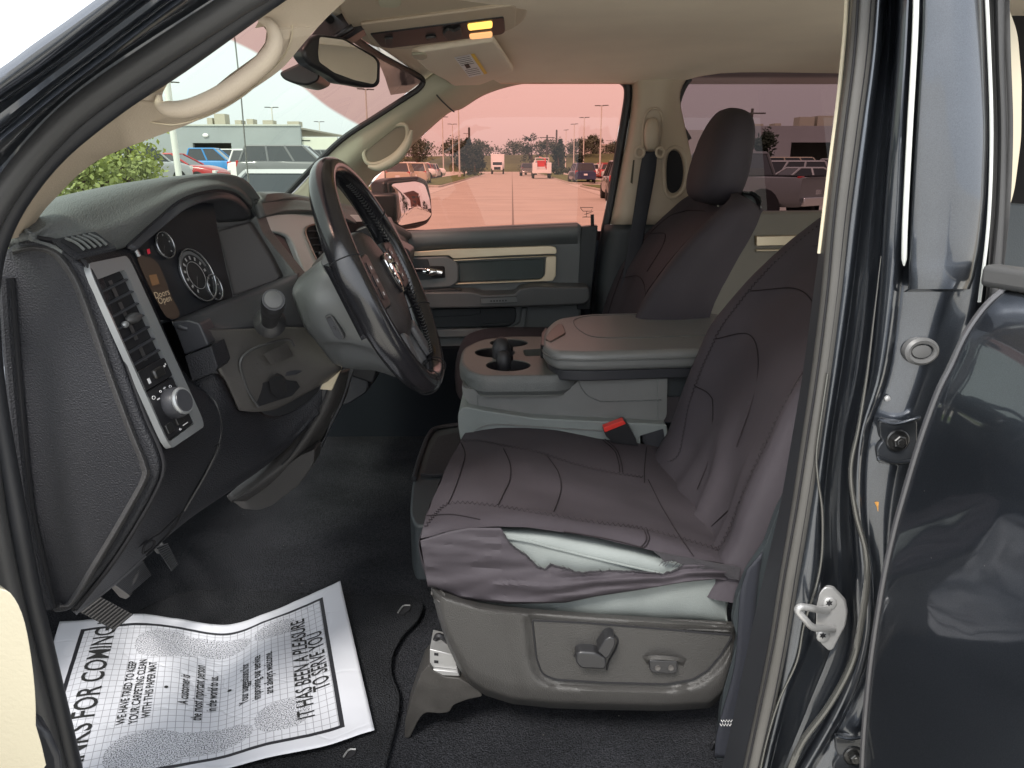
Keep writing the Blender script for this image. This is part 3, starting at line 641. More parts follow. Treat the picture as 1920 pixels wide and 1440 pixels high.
# instrument cluster: recessed face plane
CQ = [P(243, 474, .262), P(412, 384, .52), P(520, 524, .545), P(322, 600, .285)]
cp = plane3(CQ[0], CQ[2], CQ[3])
clf = build('instrument_cluster', MB().prism([PP(a, b, *cp) for a, b in [(236, 470), (300, 418), (345, 378), (400, 380), (408, 430), (436, 560), (322, 602), (290, 560)]], (-.02, .005, 0)), mat('cluster face', (.014, .015, .019), .3, var=.2), dash)
cn = cp[1]
def on(px, py, h=0): return PP(px, py, cp[0], cp[1]) + cn * h
M['dialrim'] = mat('dial rim', (.25, .26, .27), .25, metal=.8); M['dialtxt'] = mat('dial print', (.30, .30, .30), .5); M['dialring'] = mat('brushed dial ring', (.12, .125, .13), .4, metal=.3)
def gauge(name, cx, cy, w, hgt, rot, ticks, numbers=False):
    """dial lying on the cluster plane; its outline is given by the pixel ellipse"""
    def e(t, s, h): 
        a = w * s * math.cos(t); b = hgt * s * math.sin(t)
        return on(cx + a * math.cos(rot) - b * math.sin(rot), cy + a * math.sin(rot) + b * math.cos(rot), h)
    ts = np.linspace(0, 2 * math.pi, 40, endpoint=False)
    mb = MB(); mb.tube([e(t, 1, .006) for t in ts], .0013, 8, 0, closed=True)
    mb.grid([[e(t, .97, .004) for t in ts], [e(t, .97, .0015) for t in ts]], 0, cu=True); mb.flat([e(t, .96, .002) for t in ts], 1)
    if numbers:
        mb.grid([[e(t, .93, .0035) for t in ts[20:40]], [e(t, .80, .0035) for t in ts[20:40]]], 3)
        mb.tube([e(t, .52, .003) for t in ts], .0004, 5, 2, closed=True)
    for k in range(ticks):
        t = math.pi * .72 + k / (ticks - 1) * math.pi * 1.55
        r0, r1 = (.60, .74) if numbers else (.72, .88)
        c_ = [e(t - .07, r1, .0036), e(t + .07, r1, .0036), e(t + .07, r0, .0036), e(t - .07, r0, .0036)]
        mb.flat(c_, 2)
    mb.flat([e(math.pi * .72, .0, .0042), e(math.pi * .75, .1, .0042), e(math.pi * .74, .72, .0042), e(math.pi * .69, .1, .0042)], 2)
    return build(name, mb, [M['dialrim'], M['black'], M['dialtxt'], M['dialring']], clf)
gauge('gauge', 304, 461, 15, 26, R(-25), 6)
gauge('speedometer', 365, 517, 27, 53, R(-28), 12, True)
gauge('gauge', 397, 540, 12, 25, R(-22), 6)
mb = MB().tube([on(248, 467, .004), on(256, 482, .004)], .003, 6)
build('gauge', mb, M['silver'], clf)
lcd = [Vector(q) for q in spline([on(a, b, .002) for a, b in [(256, 488), (276, 482), (293, 494), (304, 516), (318, 552), (335, 590), (318, 598), (300, 580)]], 4, closed=True)]
ld = build('cluster_display', MB().flat(lcd), mat('smoked amber display', (.022, .018, .016), .35, emis=(.5, .3, .2, .012)), clf)
build('display_icon', MB().flat([on(a, b, .003) for a, b in [(276, 517), (290, 515), (296, 533), (282, 537)]]), M['orange'], clf)
def text_mesh(body, size, sx=1, bold=0, align='CENTER', extrude=0):
    cu = bpy.data.curves.new('t', 'FONT'); cu.body = body; cu.size = size; cu.align_x = align; cu.align_y = 'CENTER'; cu.offset = bold; cu.resolution_u = 3
    ob = bpy.data.objects.new('t', cu); C.objects.link(ob)
    dg = bpy.context.evaluated_depsgraph_get(); me = bpy.data.meshes.new_from_object(ob.evaluated_get(dg))
    vs = [(v.co.x * sx, v.co.y) for v in me.vertices]; fs = [tuple(p.vertices) for p in me.polygons]
    bpy.data.objects.remove(ob); bpy.data.curves.remove(cu); bpy.data.meshes.remove(me)
    return vs, fs
def text_on(mb, body, o, ex, ey, size, sx=1, bold=0, mat=0):
    vs, fs = text_mesh(body, size, sx, bold); mb.add([o + ex * a + ey * b for a, b in vs], fs, mat); return mb
a = on(300, 553, .0035); ex = (on(306, 551, .0035) - on(296, 554, .0035)).normalized(); ey = (on(300, 540, .0035) - on(306, 556, .0035)).normalized()
mb = MB(); text_on(mb, 'Doors', on(300, 552, .0035), ex, ey, .0125, .9); text_on(mb, 'Open', on(305, 563, .0035), ex, ey, .0125, .9)
build('display_text', mb, M['orangetxt'], clf)
build('warning_lamp', MB().flat([on(a, b, .003) for a, b in [(272, 469), (277, 467), (279, 476), (274, 478)]]), mat('dim red lamp', (.25, .01, .02), .4, emis=(1, .05, .1, .06)), clf)
build('warning_panel', MB().flat([on(a, b, .0022) for a, b in [(264, 467), (284, 462), (290, 478), (270, 483)]]), M['black'], clf)
build('cluster_back', MB().prism(px3([(392, 372), (440, 366), (468, 388), (530, 530), (430, 562), (392, 470)], .590), (0, .004, 0)), M['dashsm'], dash)
build('dash_backing', MB().prism(px3([(380, 600), (560, 600), (640, 660), (640, 705), (600, 760), (540, 830), (470, 890), (420, 900), (400, 760)], .64), (0, .01, 0)), M['void'], dash)
# matte side wall at the far end of the cluster
slab('cluster_side_panel', [(406, 432), (466, 416), (508, 484), (526, 520), (520, 527), (436, 556)], .552, .03, mat('matte charcoal panel', (.050, .046, .048), .6, bump=.1, bscale=600), dash, r=6)
build('cluster_wall_gap', MB().tube(px3([(400, 430), (413, 470), (434, 556)], .549), .0022, 6), M['void'], dash)

# lower cluster trim: dark ledge, then the warm panel with brake release
G = [V3([(322, 602, .285), (400, 570, .36), (460, 548, .43), (520, 524, .50), (560, 512, .54)]),
     V3([(330, 608, .262), (405, 580, .34), (465, 560, .41), (528, 540, .47), (566, 530, .52)]),
     V3([(352, 614, .262), (420, 606, .33), (480, 596, .39), (545, 585, .45), (590, 585, .50)]),
     V3([(386, 617, .275), (430, 616, .325), (480, 614, .38), (545, 612, .44), (600, 612, .50)])]
build('cluster_ledge', MB().patch(G, 6, 5), M['dashsm'], dash, solid=.006)
G = [V3([(386, 618, .275), (430, 617, .325), (480, 615, .38), (545, 613, .44), (590, 613, .49)]),
     V3([(398, 645, .28), (440, 645, .325), (490, 645, .38), (550, 642, .44), (605, 645, .49)]),
     V3([(410, 690, .29), (450, 690, .325), (500, 685, .38), (560, 680, .44), (625, 675, .49)]),
     V3([(425, 715, .30), (465, 722, .335), (510, 720, .39), (570, 712, .45), (640, 690, .50)]),
     V3([(450, 770, .33), (480, 772, .36), (520, 766, .41), (570, 740, .46), (620, 712, .51)])]
lp = build('steering_surround', MB().patch(G, 6, 6), M['brown'], dash, solid=.006)
# recess of the release lever
SPY = .345
rec = [(458, 700), (452, 678), (462, 660), (490, 648), (540, 640), (552, 655), (562, 672), (596, 690), (578, 704), (540, 712), (558, 735), (540, 748), (486, 762), (474, 748)]
build('lever_recess', MB().prism([P(a, b, .335 + .14 * (a - 458) / 140) for a, b in [(474, 742), (482, 720), (520, 712), (556, 716), (562, 726), (548, 742), (486, 762)]], (0, .0015, 0)), M['void'], lp)
build('recess_rim', MB().tube([Vector(q) for q in spline([P(a, b, .328 + .13 * (a - 458) / 140) for a, b in [(484, 762), (466, 735), (455, 705), (450, 682), (460, 664), (490, 648), (540, 636), (552, 648)]], 5)], .0022, 6), M['rubber'], lp)
build('fuse_cover', MB().prism([P(a, b, .350 + .13 * (a - 490) / 100) for a, b in rpoly([(494, 664), (536, 644), (550, 668), (508, 684)], 3)], (0, .004, 0)), M['brown'], lp, bevel=.002)
mb = MB().prism([P(a, b, .352 + .13 * (a - 490) / 100) for a, b in rpoly([(504, 712), (514, 704), (530, 708), (540, 730), (532, 744), (520, 746), (508, 736)], 4)], (0, .02, 0))
build('release_lever', mb, M['wheelpl'], lp, bevel=.004, seg=3)
mb = MB().prism([P(a, b, .355) for a, b in [(460, 702), (506, 692), (546, 684), (596, 688), (560, 704), (500, 722)]], (0, .01, 0))
build('recess_shelf', MB().prism([P(a, b, .345 + .13 * (a - 458) / 140) for a, b in [(462, 710), (500, 700), (548, 690), (590, 690), (556, 704), (500, 716), (470, 722)]], (0, .012, 0)), M['dashsm'], lp, bevel=.003)

# light grey blocks beside the fascia
slab('coin_holder', [(322, 603), (352, 600), (374, 606), (392, 648), (346, 666)], .262, .04, M['dashsm'], dash, r=5, bevel=.005, seg=3)
slab('coin_holder_lip', [(346, 668), (396, 649), (408, 688), (402, 698), (360, 716)], .256, .05, M['dash'], dash, r=3, bevel=.004, seg=3)

# knee panel
G = [V3([(356, 716, .285), (404, 700, .30), (440, 722, .35), (500, 778, .43), (560, 765, .49), (622, 712, .53)]),
     V3([(395, 760, .285), (425, 762, .31), (460, 790, .36), (508, 812, .43), (560, 790, .48), (610, 745, .52)]),
     V3([(412, 832, .285), (434, 842, .32), (470, 850, .37), (515, 840, .43), (555, 812, .475), (600, 765, .51)]),
     V3([(360, 930, .28), (395, 915, .32), (440, 895, .37), (500, 862, .43), (548, 826, .47), (592, 780, .50)]),
     V3([(312, 1008, .26), (362, 968, .32), (418, 930, .375), (490, 880, .44), (540, 838, .48), (590, 786, .515)]),
     V3([(300, 1004, .32), (350, 955, .38), (410, 918, .44), (480, 872, .49), (530, 832, .53), (580, 780, .55)])]
kp = build('knee_panel', MB().patch(G, 5, 5), M['dash'], dash, solid=.006)
build('panel_seam', MB().tube([Vector(q) for q in spline([P(a, b, y) for a, b, y in [(302, 888, .124), (345, 866, .20), (410, 832, .283)]], 5)], .0016, 6), M['void'], kp)
build('pod_edge', MB().tube([Vector(q) for q in spline([P(a, b, y) for a, b, y in [(358, 722, .27), (398, 748, .279), (408, 766, .28), (415, 802, .283), (410, 834, .283), (385, 890, .279), (345, 958, .27)]], 5)], .0018, 6), M['rubber'], kp)
mb = MB().tube(V3([(244, 1034, .16), (300, 1000, .20), (344, 958, .256)]), .0014, 6).tube(V3([(344, 958, .256), (330, 985, .25), (310, 1008, .247), (275, 1042, .21)]), .0014, 6)
build('access_door_gap', mb, M['void'], kp)
build('hood_release', MB().tube([Vector(q) for q in spline(V3([(268, 1036, .166), (272, 1022, .17), (284, 1014, .18), (290, 1016, .183), (286, 1026, .183), (272, 1036, .17)]), 3, closed=True)], .0016, 6, closed=True), M['void'], kp)

# centre dash: pad, silver bezel, screens, vent
G = [V3([(474, 372, .60), (520, 372, .75), (575, 380, .92), (640, 392, 1.1), (700, 410, 1.35), (760, 440, 1.6)]),
     V3([(474, 378, .58), (525, 379, .72), (590, 388, .88), (650, 400, 1.05), (705, 420, 1.3), (760, 450, 1.58)]),
     V3([(478, 396, .575), (528, 394, .70), (595, 399, .84), (650, 412, 1.0), (705, 436, 1.25), (760, 470, 1.55)]),
     V3([(484, 410, .575), (532, 402, .69), (598, 404, .83), (655, 420, 1.0), (705, 450, 1.25), (760, 500, 1.55)])]
G.insert(0, [p + Vector((-.14, 0, -.03)) for p in G[0]])
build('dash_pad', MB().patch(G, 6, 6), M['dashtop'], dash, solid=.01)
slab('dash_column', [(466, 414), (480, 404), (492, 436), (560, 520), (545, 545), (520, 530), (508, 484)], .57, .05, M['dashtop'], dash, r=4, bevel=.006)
# the stack face: plane through these
SQ = plane3(P(486, 412, .60), P(600, 402, .86), P(560, 520, .66))
sp = lambda pts, h=0: [PP(a, b, *SQ) + SQ[1] * h for a, b in pts]
ring_o = rpoly([(481, 412), (496, 404), (540, 400), (700, 404), (700, 560), (575, 530), (548, 462), (538, 444), (518, 437), (492, 436)], [5, 8, 4, 0, 0, 0, 14, 12, 6, 5], 4)
sb = build('stack_bezel', MB().prism(sp(ring_o, .004), SQ[1] * -.012), mat('bright satin bezel', (.62, .65, .62), .35, metal=.15), dash, bevel=.003, seg=3)
build('stack_panel', MB().prism(sp(rpoly([(490, 430), (530, 430), (568, 520), (545, 540), (512, 470)], 4), -.002), SQ[1] * -.01), M['black'], sb)
vr = rpoly([(566, 436), (574, 424), (612, 419), (690, 416), (690, 540), (604, 500), (588, 487)], [6, 8, 0, 0, 0, 0, 4], 4)
build('vent_recess', MB().prism(sp(vr, .0055), SQ[1] * -.004), M['void'], sb)
mb = MB()
for k in range(5):
    y0 = 436 + k * 13; x0 = 571 + k * 4
    mb.tube(sp([(x0, y0), (x0 + 60, y0 - 2)], .009), .0022, 6, flatten=((0, 0, 1), .5))
for x0 in (586, 600): mb.tube(sp([(x0, 424), (x0 + 18, 495)], .008), .0026, 6)
mb.blob(sp([(591, 478)], .010)[0], (.004, .005, .004), 0)
build('centre_vent', mb, M['dashsm'], sb)
build('vent_rim', MB().tube([Vector(q) for q in spline(sp([(640, 417), (600, 421), (575, 425), (567, 437), (576, 462), (588, 489)], .007), 5)], .0016, 6), mat('rose satin', (.45, .30, .26), .35, metal=.6), sb)
# stack continues downward behind the wheel, faint panels
slab('stack_lower', [(560, 470), (720, 410), (760, 500), (700, 720), (640, 700), (600, 560)], 1.0, .1, M['black'], dash, r=6)
slab('glove_box', [(690, 430), (770, 470), (745, 640), (690, 735), (600, 720), (600, 560)], 1.22, .1, M['dashsm'], dash, r=10)
slab('lower_dash', [(560, 640), (700, 600), (690, 735), (650, 760), (600, 760)], 1.1, .12, M['dashsm'], dash, r=10)

# curved side of the centre console falling away from the stack
G = [V3([(606, 706, .53), (590, 750, .53), (560, 800, .525), (520, 850, .51), (470, 890, .49), (425, 930, .46)]),
     V3([(616, 706, .515), (602, 752, .515), (574, 804, .51), (534, 856, .50), (486, 898, .48), (430, 938, .455)]),
     V3([(640, 700, .52), (624, 752, .52), (594, 806, .515), (552, 862, .505), (500, 905, .485), (440, 940, .46)]),
     V3([(662, 690, .58), (650, 742, .58), (620, 800, .575), (580, 862, .56), (530, 905, .54), (470, 940, .52)])]
M['kick'] = mat('dark warm kick plastic', (.040, .038, .037), .5, spec=.3, bump=.3, bscale=500)
ls = build('lower_trim', MB().patch(G, 5, 5), M['kick'], dash, solid=.008)
slab('trim_insert', [(612, 704), (622, 690), (640, 690), (622, 732), (600, 730)], .505, .01, M['champ'], ls, r=2, bevel=.002)
build('trim_gap', MB().tube([Vector(q) for q in spline(V3([(622, 706, .511), (606, 750, .511), (580, 800, .506), (548, 850, .497), (528, 872, .49)]), 5)], .0014, 6), M['void'], ls)
slab('kick_panel', [(430, 936), (500, 905), (560, 855), (590, 842), (588, 870), (560, 910), (510, 948), (486, 957), (455, 955)], .50, .05, M['kick'], dash, r=6, bevel=.006)
slab('lower_console', [(640, 700), (664, 690), (640, 760), (610, 820), (600, 845), (620, 790)], .56, .02, M['dashsm'], dash, r=3)
mb = MB().tube(px3([(605, 790), (612, 765), (624, 748), (630, 752), (622, 780), (606, 794)], .548), .002, 6, closed=True).box(P(616, 762, .545), (.006, .003, .008), mat=1)
build('power_outlet', mb, [M['rubber'], M['white']], ls)

# pedals with ribbed pads
def pedal(name, q, n, m, arm):
    mb = MB(); mb.prism(q, (q[0] - CAM).normalized() * .012, 0)
    for k in range(n):
        t = (k + .5) / n; a = q[0].lerp(q[3], t); b = q[1].lerp(q[2], t); d = (CAM - a).normalized() * .0015
        mb.tube([a.lerp(b, .03) + d, b.lerp(a, .03) + d], .0016, 5, 1)
    mb.tube(arm, .009, 8, 0)
    return build(name, mb, [M['rubber'], m], T, bevel=0)
rib = mat('worn pedal rubber', (.055, .053, .052), .5)
pedal('parking_brake_pedal', [P(150, 1148, .22), P(188, 1119, .25), P(250, 1152, .27), P(214, 1182, .24)], 11, rib, [P(195, 1150, .28), P(150, 1080, .40), P(150, 1000, .6)])
pedal('brake_pedal', [P(214, 1098, .36), P(268, 1052, .42), P(284, 1078, .42), P(240, 1116, .36)], 11, M['rubberdk'], [P(240, 1090, .42), P(230, 1040, .5), P(220, 960, .7)])
pedal('accelerator_pedal', [P(292, 1026, .48), P(314, 1018, .50), P(334, 1058, .48), P(322, 1072, .46)], 12, M['rubberdk'], [P(300, 1030, .5), P(280, 980, .6), P(260, 940, .75)])
slab('pedal_side', [(205, 1098), (214, 1096), (244, 1118), (236, 1124), (224, 1120)], .36, .01, rib, T, r=2, bevel=.001)

# ================================================================ STEERING COLUMN AND WHEEL
G = [V3([(548, 545, .40), (560, 528, .37), (600, 496, .35), (640, 478, .36)]),
     V3([(556, 575, .36), (580, 560, .33), (625, 548, .33), (670, 540, .34)]),
     V3([(572, 615, .36), (596, 600, .33), (650, 596, .33), (700, 600, .34)]),
     V3([(592, 640, .38), (616, 638, .345), (660, 640, .34), (720, 650, .35)]),
     V3([(604, 655, .40), (630, 650, .37), (665, 650, .36), (722, 672, .37)]),
     V3([(626, 682, .44), (650, 688, .42), (700, 692, .41), (740, 705, .42)]),
     V3([(640, 684, .52), (660, 690, .52), (710, 696, .52), (740, 705, .52)])]
Gt = [V3([(560, 520, .52), (575, 508, .52), (612, 480, .52), (650, 468, .52)])] 
colm = build('steering_column', MB().patch(Gt + G, 5, 5), M['shroud'], T, solid=.01)
slab('column_upper_cover', [(600, 492), (610, 474), (618, 469), (650, 468), (650, 520), (612, 516)], .33, .08, M['shroud'], colm, r=4, bevel=.005)
slab('column_lower_cover', [(612, 517), (650, 522), (655, 540), (620, 538)], .335, .06, M['shroud'], colm, r=3, bevel=.003)
# buttons in the shroud
bt = rpoly([(609, 594), (616, 589), (626, 593), (646, 628), (646, 636), (636, 637), (627, 630)], 3, 3)
mb = MB().prism(px3(bt, .326), (0, .006, 0), 0); mb.tube([Vector(q) for q in spline(px3([(611, 596), (618, 592), (624, 596), (643, 629), (642, 635)], .324), 3)], .0016, 6, 1)
mb.tube(px3([(623, 612), (628, 614), (628, 618)], .324), .0008, 5, 1)
build('column_button', mb, [M['dashsm'], M['rubber']], colm, bevel=.001)
# stalk
s0 = P(506, 604, .36); s1 = P(513, 562, .27)
ax = (s1 - s0).normalized(); Ls = (s1 - s0).length
mb = MB().lathe([(.022, -.004), (.0235, .0), (.0195, .006), (.012, .010)], s0, (Vector((.25, -.8, .35))).normalized(), 24, 0, cap=False)
mb.lathe([(.0115, -.01), (.0125, .02), (.0140, .045), (.0150, Ls * .62), (.0150, Ls * .66), (.0158, Ls * .68), (.0162, Ls * .95), (.0150, Ls)], s0, ax, 24, 0)
mb.lathe([(.0120, Ls - .001), (.0122, Ls + .002), (.0100, Ls + .003)], s0, ax, 24, 1)
build('turn_signal_stalk', mb, [M['wheelpl'], mat('worn grey cap', (.07, .07, .07), .5)], colm)

WC = P(717, 519, .43); tl = R(24)
wv = Vector((-math.sin(tl), 0, math.cos(tl))); wh = Vector((0, 1, 0)); wn_ = wh.cross(wv).normalized()   # towards the driver
if wn_.x < 0: wn_ = -wn_
Rw = .176
def wp(ang, r=Rw, h=0): return WC + wh * (math.sin(ang) * r) + wv * (math.cos(ang) * r) + wn_ * h
N = 96; path = [wp(2 * math.pi * i / N) for i in range(N)]
# rim: grips swell at the sides
rad = []
for i in range(N):
    a = 2 * math.pi * i / N; rad.append(.0150 + .0025 * abs(math.sin(a)) ** 2)
rim = MB()
rows = []
for i in range(N):
    a = 2 * math.pi * i / N; ro = (wh * math.sin(a) + wv * math.cos(a)); r_ = rad[i]; row = []
    for k in range(16):
        t = 2 * math.pi * k / 16; row.append(path[i] + ro * math.cos(t) * r_ * 1.05 + wn_ * math.sin(t) * r_ * 1.22)
    rows.append(row)
rim.grid(rows, 0, cu=True, cv=True)
sw = build('steering_wheel', rim, M['leather'], T)
# stitches on the inner side of the rim
mb = MB()
for i in range(150):
    a = 2 * math.pi * i / 150
    if not (R(20) < a < R(160)): continue
    for s in (-1, 1):
        c0 = wp(a, Rw - .0185, .004 * s + .004); c1 = wp(a + .018 * 1.0, Rw - .0185, .004)
        mb.tube([c0, c1], .0010, 4)
build('rim_stitching', mb, M['rubber'], sw)
# leather joints
for a in (R(60), R(118), R(-74), R(195), R(165)):
    mb = MB()
    ro = wh * math.sin(a) + wv * math.cos(a)
    mb.tube([wp(a) + ro * math.cos(t) * .0180 + wn_ * math.sin(t) * .0212 for t in np.linspace(0, 2 * math.pi, 20, endpoint=False)], .0009, 5, closed=True)
    build('leather_joint', mb, M['void'], sw)
# hub
hubp = []
def hubrow(s, h, dz=0): return [WC + wh * (.066 * s * (abs(math.cos(t)) ** .75) * (1 if math.cos(t) >= 0 else -1)) + wv * ((.084 if math.sin(t) > 0 else .098) * s * (abs(math.sin(t)) ** .8) * (1 if math.sin(t) >= 0 else -1) - .006) + wn_ * h for t in np.linspace(0, 2 * math.pi, 48, endpoint=False)]
mb = MB().grid([hubrow(.80, -.085), hubrow(1.0, -.04), hubrow(1.0, -.012), hubrow(.95, -.002), hubrow(.84, .005), hubrow(.6, .011), hubrow(.3, .0145), hubrow(.01, .0155)], cu=True)
hub = build('wheel_hub', mb, M['hub'], sw)
# spokes: left, right, two lower
def spoke(a0, w, h0=-.012, h1=-.006, th=.02):
    u = wh * math.sin(a0) + wv * math.cos(a0); s_ = wn_.cross(u)
    A = [WC + u * .05 + s_ * w * t * 1.25 + wn_ * h0 for t in (-1, -.4, .4, 1)]
    B = [WC + u * .12 + s_ * w * t * .9 + wn_ * (h0 + h1) / 2 for t in (-1, -.4, .4, 1)]
    C2 = [WC + u * (Rw - .006) + s_ * w * t * 1.25 + wn_ * h1 for t in (-1, -.4, .4, 1)]
    return [A, B, C2]
for a0, w in ((R(90), .044), (R(-90), .044)): build('wheel_spoke', MB().patch(spoke(a0, w), 4, 6), M['leather'], sw, solid=.022)
mb = MB()
_sp = mat('satin spoke', (.12, .12, .125), .35, metal=.4)
for a0 in (R(155), R(205)): build('wheel_spoke', MB().patch(spoke(a0, .020, -.008, -.004), 4, 6), _sp, sw, solid=.014)
for a0 in (R(155), R(205)): 
    u_ = wh * math.sin(a0) + wv * math.cos(a0); s0_ = wn_.cross(u_); build('spoke_insert', MB().prism([WC + u_ * a + s0_ * b + wn_ * .004 for a, b in ((.098, -.013), (.098, .013), (.158, .018), (.158, -.018))], wn_ * -.01), mat('spoke insert', (.10, .10, .105), .4), sw, bevel=.004)
# back side of the wheel near the rim: the wide leather shoulder
# buttons in the spokes
def padq(y0, y1, z0, z1, h): return [WC + wh * y0 + wv * z1 + wn_ * h, WC + wh * y1 + wv * z1 * .9 + wn_ * h, WC + wh * y1 + wv * z0 * .9 + wn_ * h, WC + wh * y0 + wv * z0 + wn_ * h]
for sgn in (1, -1):
    q = padq(.070 * sgn, .142 * sgn, -.040, .046, .010)
    pts = [quadpt(q, u, v, 0) for u, v in rpoly([(0, 0), (1, 0), (1, 1), (0, 1)], .2, 4)]
    if (pts[1] - pts[0]).length == 0: continue
    bp = build('switch_pod', MB().prism(pts, wn_ * -.02), M['wheelpl'], sw, bevel=.004, seg=3)
    mb = MB()
    for r_ in range(3):
        pp = [quadpt(q, u, v, 0) + wn_ * .0015 for u, v in rpoly([(.18, .16 + r_ * .24), (.55, .12 + r_ * .24), (.58, .33 + r_ * .24), (.22, .36 + r_ * .24)], .03, 2)]
        mb.prism(pp, wn_ * -.004, 0)
        c_ = quadpt(q, .38, .25 + r_ * .24, 0) + wn_ * .002
        mb.box(c_, (.005, .005, .0004), (wh, wv, wn_), 1)
    build('cruise_button', mb, [M['black'], M['white']], sw)
# badge: shield with a horned head
bc = WC + wn_ * .0160
def bp_(x, y, h=0): return bc + wh * x + wv * (y * 1.05 - .002) + wn_ * h
sh = [(-.024, .024), (-.012, .030), (0, .031), (.012, .030), (.024, .024), (.022, .004), (.012, -.018), (0, -.030), (-.012, -.018), (-.022, .004)]
mb = MB().prism([bp_(a, b, .003) for a, b in sh], wn_ * -.006, 0)
mb.tube([bp_(a, b, .0035) for a, b in sh], .0016, 6, 1, closed=True)
head = [(-.005, .012), (.005, .012), (.0055, -.004), (.004, -.018), (0, -.023), (-.004, -.018), (-.0055, -.004)]
mb.prism([bp_(a, b, .0065) for a, b in head], wn_ * -.004, 1)
for s in (1, -1):
    horn = [(.004, .014), (.010, .018), (.016, .014), (.0175, .005), (.014, -.003), (.010, -.001), (.0115, .005)]
    mb.tube([bp_(a * s, b, .006) for a, b in horn], [.0028, .0034, .0034, .0030, .0025, .0018, .0008], 7, 1)
build('wheel_badge', mb, [M['black'], M['chrome']], sw, bevel=0)
# ================================================================ ROOF FITTINGS AND MIRROR
RC = plane3(P(640, 10, .70), P(700, 90, .92), P(960, 52, .92))
def rcp(pts, h=0): return [PP(a, b, *RC) + RC[1] * h for a, b in pts]
base = [(628, -40), (634, 15), (650, 45), (672, 72), (700, 90), (760, 94), (960, 56), (985, 40), (995, 0), (1000, -40)]
rc = build('roof_console', MB().prism(rcp(rpoly(base, 14, 4), 0), RC[1] * -.05), M['beige'], T, bevel=.008, seg=3)
build('console_frame', MB().prism(rcp(rpoly([(674, 40), (962, 4), (968, 10), (966, 46), (942, 56), (735, 84), (708, 82), (692, 70)], 5, 3), .006), RC[1] * -.01), M['beige'], rc, bevel=.003)
build('console_switch_panel', MB().prism(rcp(rpoly([(692, 56), (944, 24), (947, 52), (940, 57), (730, 83), (712, 80)], 4, 3), .0085), RC[1] * -.006), M['black'], rc, bevel=.002)
for q, m in (([(875, 36), (922, 30), (922, 42), (877, 47)], 'lampon'), ([(878, 55), (922, 50), (922, 60), (880, 64)], 'lampdim')):
    build('map_lamp', MB().prism(rcp(rpoly(q, 4, 3), .011), RC[1] * -.004), M[m], rc, bevel=.001)
mb = MB().prism(rcp(rpoly([(828, 52), (838, 42), (850, 46), (862, 40), (866, 54), (850, 62), (836, 62)], 3), .014), RC[1] * -.006)
build('sunroof_switch', mb, M['rubber'], rc, bevel=.002)
builds('console_switch', [MB().prism(rcp(rpoly([(720, 62), (736, 60), (732, 74), (722, 75)], 2), .012), RC[1] * -.004), MB().prism(rcp(rpoly([(796, 60), (816, 58), (818, 63), (798, 65)], 2), .012), RC[1] * -.004)], M['rubber'], rc, bevel=.001)
build('sunglass_catch', MB().prism(rcp(rpoly([(708, -4), (752, -6), (752, 6), (740, 11), (712, 10)], 4), .004), RC[1] * -.004), M['sage'], rc, bevel=.002)
# sun visor of the passenger side, folded up
VP_ = plane3(P(770, 88, 1.0), P(925, 62, 1.0), P(963, 124, 1.45))
vp = lambda pts, h=0: [PP(a, b, *VP_) + VP_[1] * h for a, b in pts]
vs_ = rpoly([(768, 90), (790, 84), (925, 64), (964, 124), (900, 150), (862, 156), (845, 150), (836, 142), (800, 122)], [8, 8, 6, 8, 10, 10, 6, 6, 10], 4)
vis = build('sun_visor', MB().prism(vp(vs_, .014), VP_[1] * -.014), M['headliner'], T, bevel=.005, seg=3)
build('visor_pivot', MB().prism(vp(rpoly([(768, 86), (795, 85), (800, 92), (790, 97), (774, 95)], 4), .018), VP_[1] * -.006), M['sage'], vis, bevel=.002)
mb = MB().flat(vp([(849, 94), (880, 88), (906, 128), (878, 134)], .0152), 0).flat(vp([(880, 88), (887, 87), (912, 126), (906, 128)], .0152), 1)
for k in range(11):
    t = .08 + k * .082; 
    if .42 < t < .58: continue
    a = np.array((849, 94)) * (1 - t) + np.array((878, 134)) * t; b = np.array((880, 88)) * (1 - t) + np.array((906, 128)) * t
    mb.tube(vp([tuple(a * .93 + b * .07), tuple(a * .12 + b * .88)], .0156), .0005, 4, 2)
mb.flat(vp([(868, 108), (876, 106), (881, 114), (873, 116)], .0156), 2)
build('warning_label', mb, [M['paperw'], M['yellow'], M['ink']], vis)

# inside rear view mirror
MIR = plane3(P(600, 95, .70), P(600, 95, .70) + Vector((.62, .75, 0)), P(600, 95, .70) + Vector((.08, 0, 1)))
mp = lambda pts, h=0: [PP(a, b, *MIR) + MIR[1] * h for a, b in pts]
ho = rpoly([(566, 92), (580, 72), (598, 64), (645, 70), (706, 106), (714, 116), (713, 156), (706, 164), (690, 165), (664, 160), (636, 156), (625, 146), (580, 122), (568, 106)], 6, 4)
rm = build('rear_view_mirror', MB().prism(mp(ho, .002), MIR[1] * -.035), M['black'], T, bevel=.006, seg=3)
gl = rpoly([(597, 69), (642, 75), (698, 108), (705, 117), (704, 150), (698, 158), (662, 150), (624, 136), (596, 116), (594, 98)], 5, 3)
build('mirror_glass', MB().flat(mp(gl, .0035)), M['mirror'], rm)
mb = MB().prism(px3(rpoly([(522, 136), (560, 118), (592, 96), (604, 120), (596, 152), (574, 161), (548, 156), (530, 148)], 8), .76), (0, .10, 0))
build('sensor_housing', mb, M['black'], rm, bevel=.010, seg=3)
build('mirror_stem', MB().prism(px3(rpoly([(560, 95), (596, 50), (618, 18), (640, -30), (710, -30), (690, 50), (655, 72), (600, 95)], 5), .80), (0, .05, 0)).tube(px3([(600, 90), (630, 70), (662, 50)], .78), .006, 8), M['black'], rm, bevel=.004)

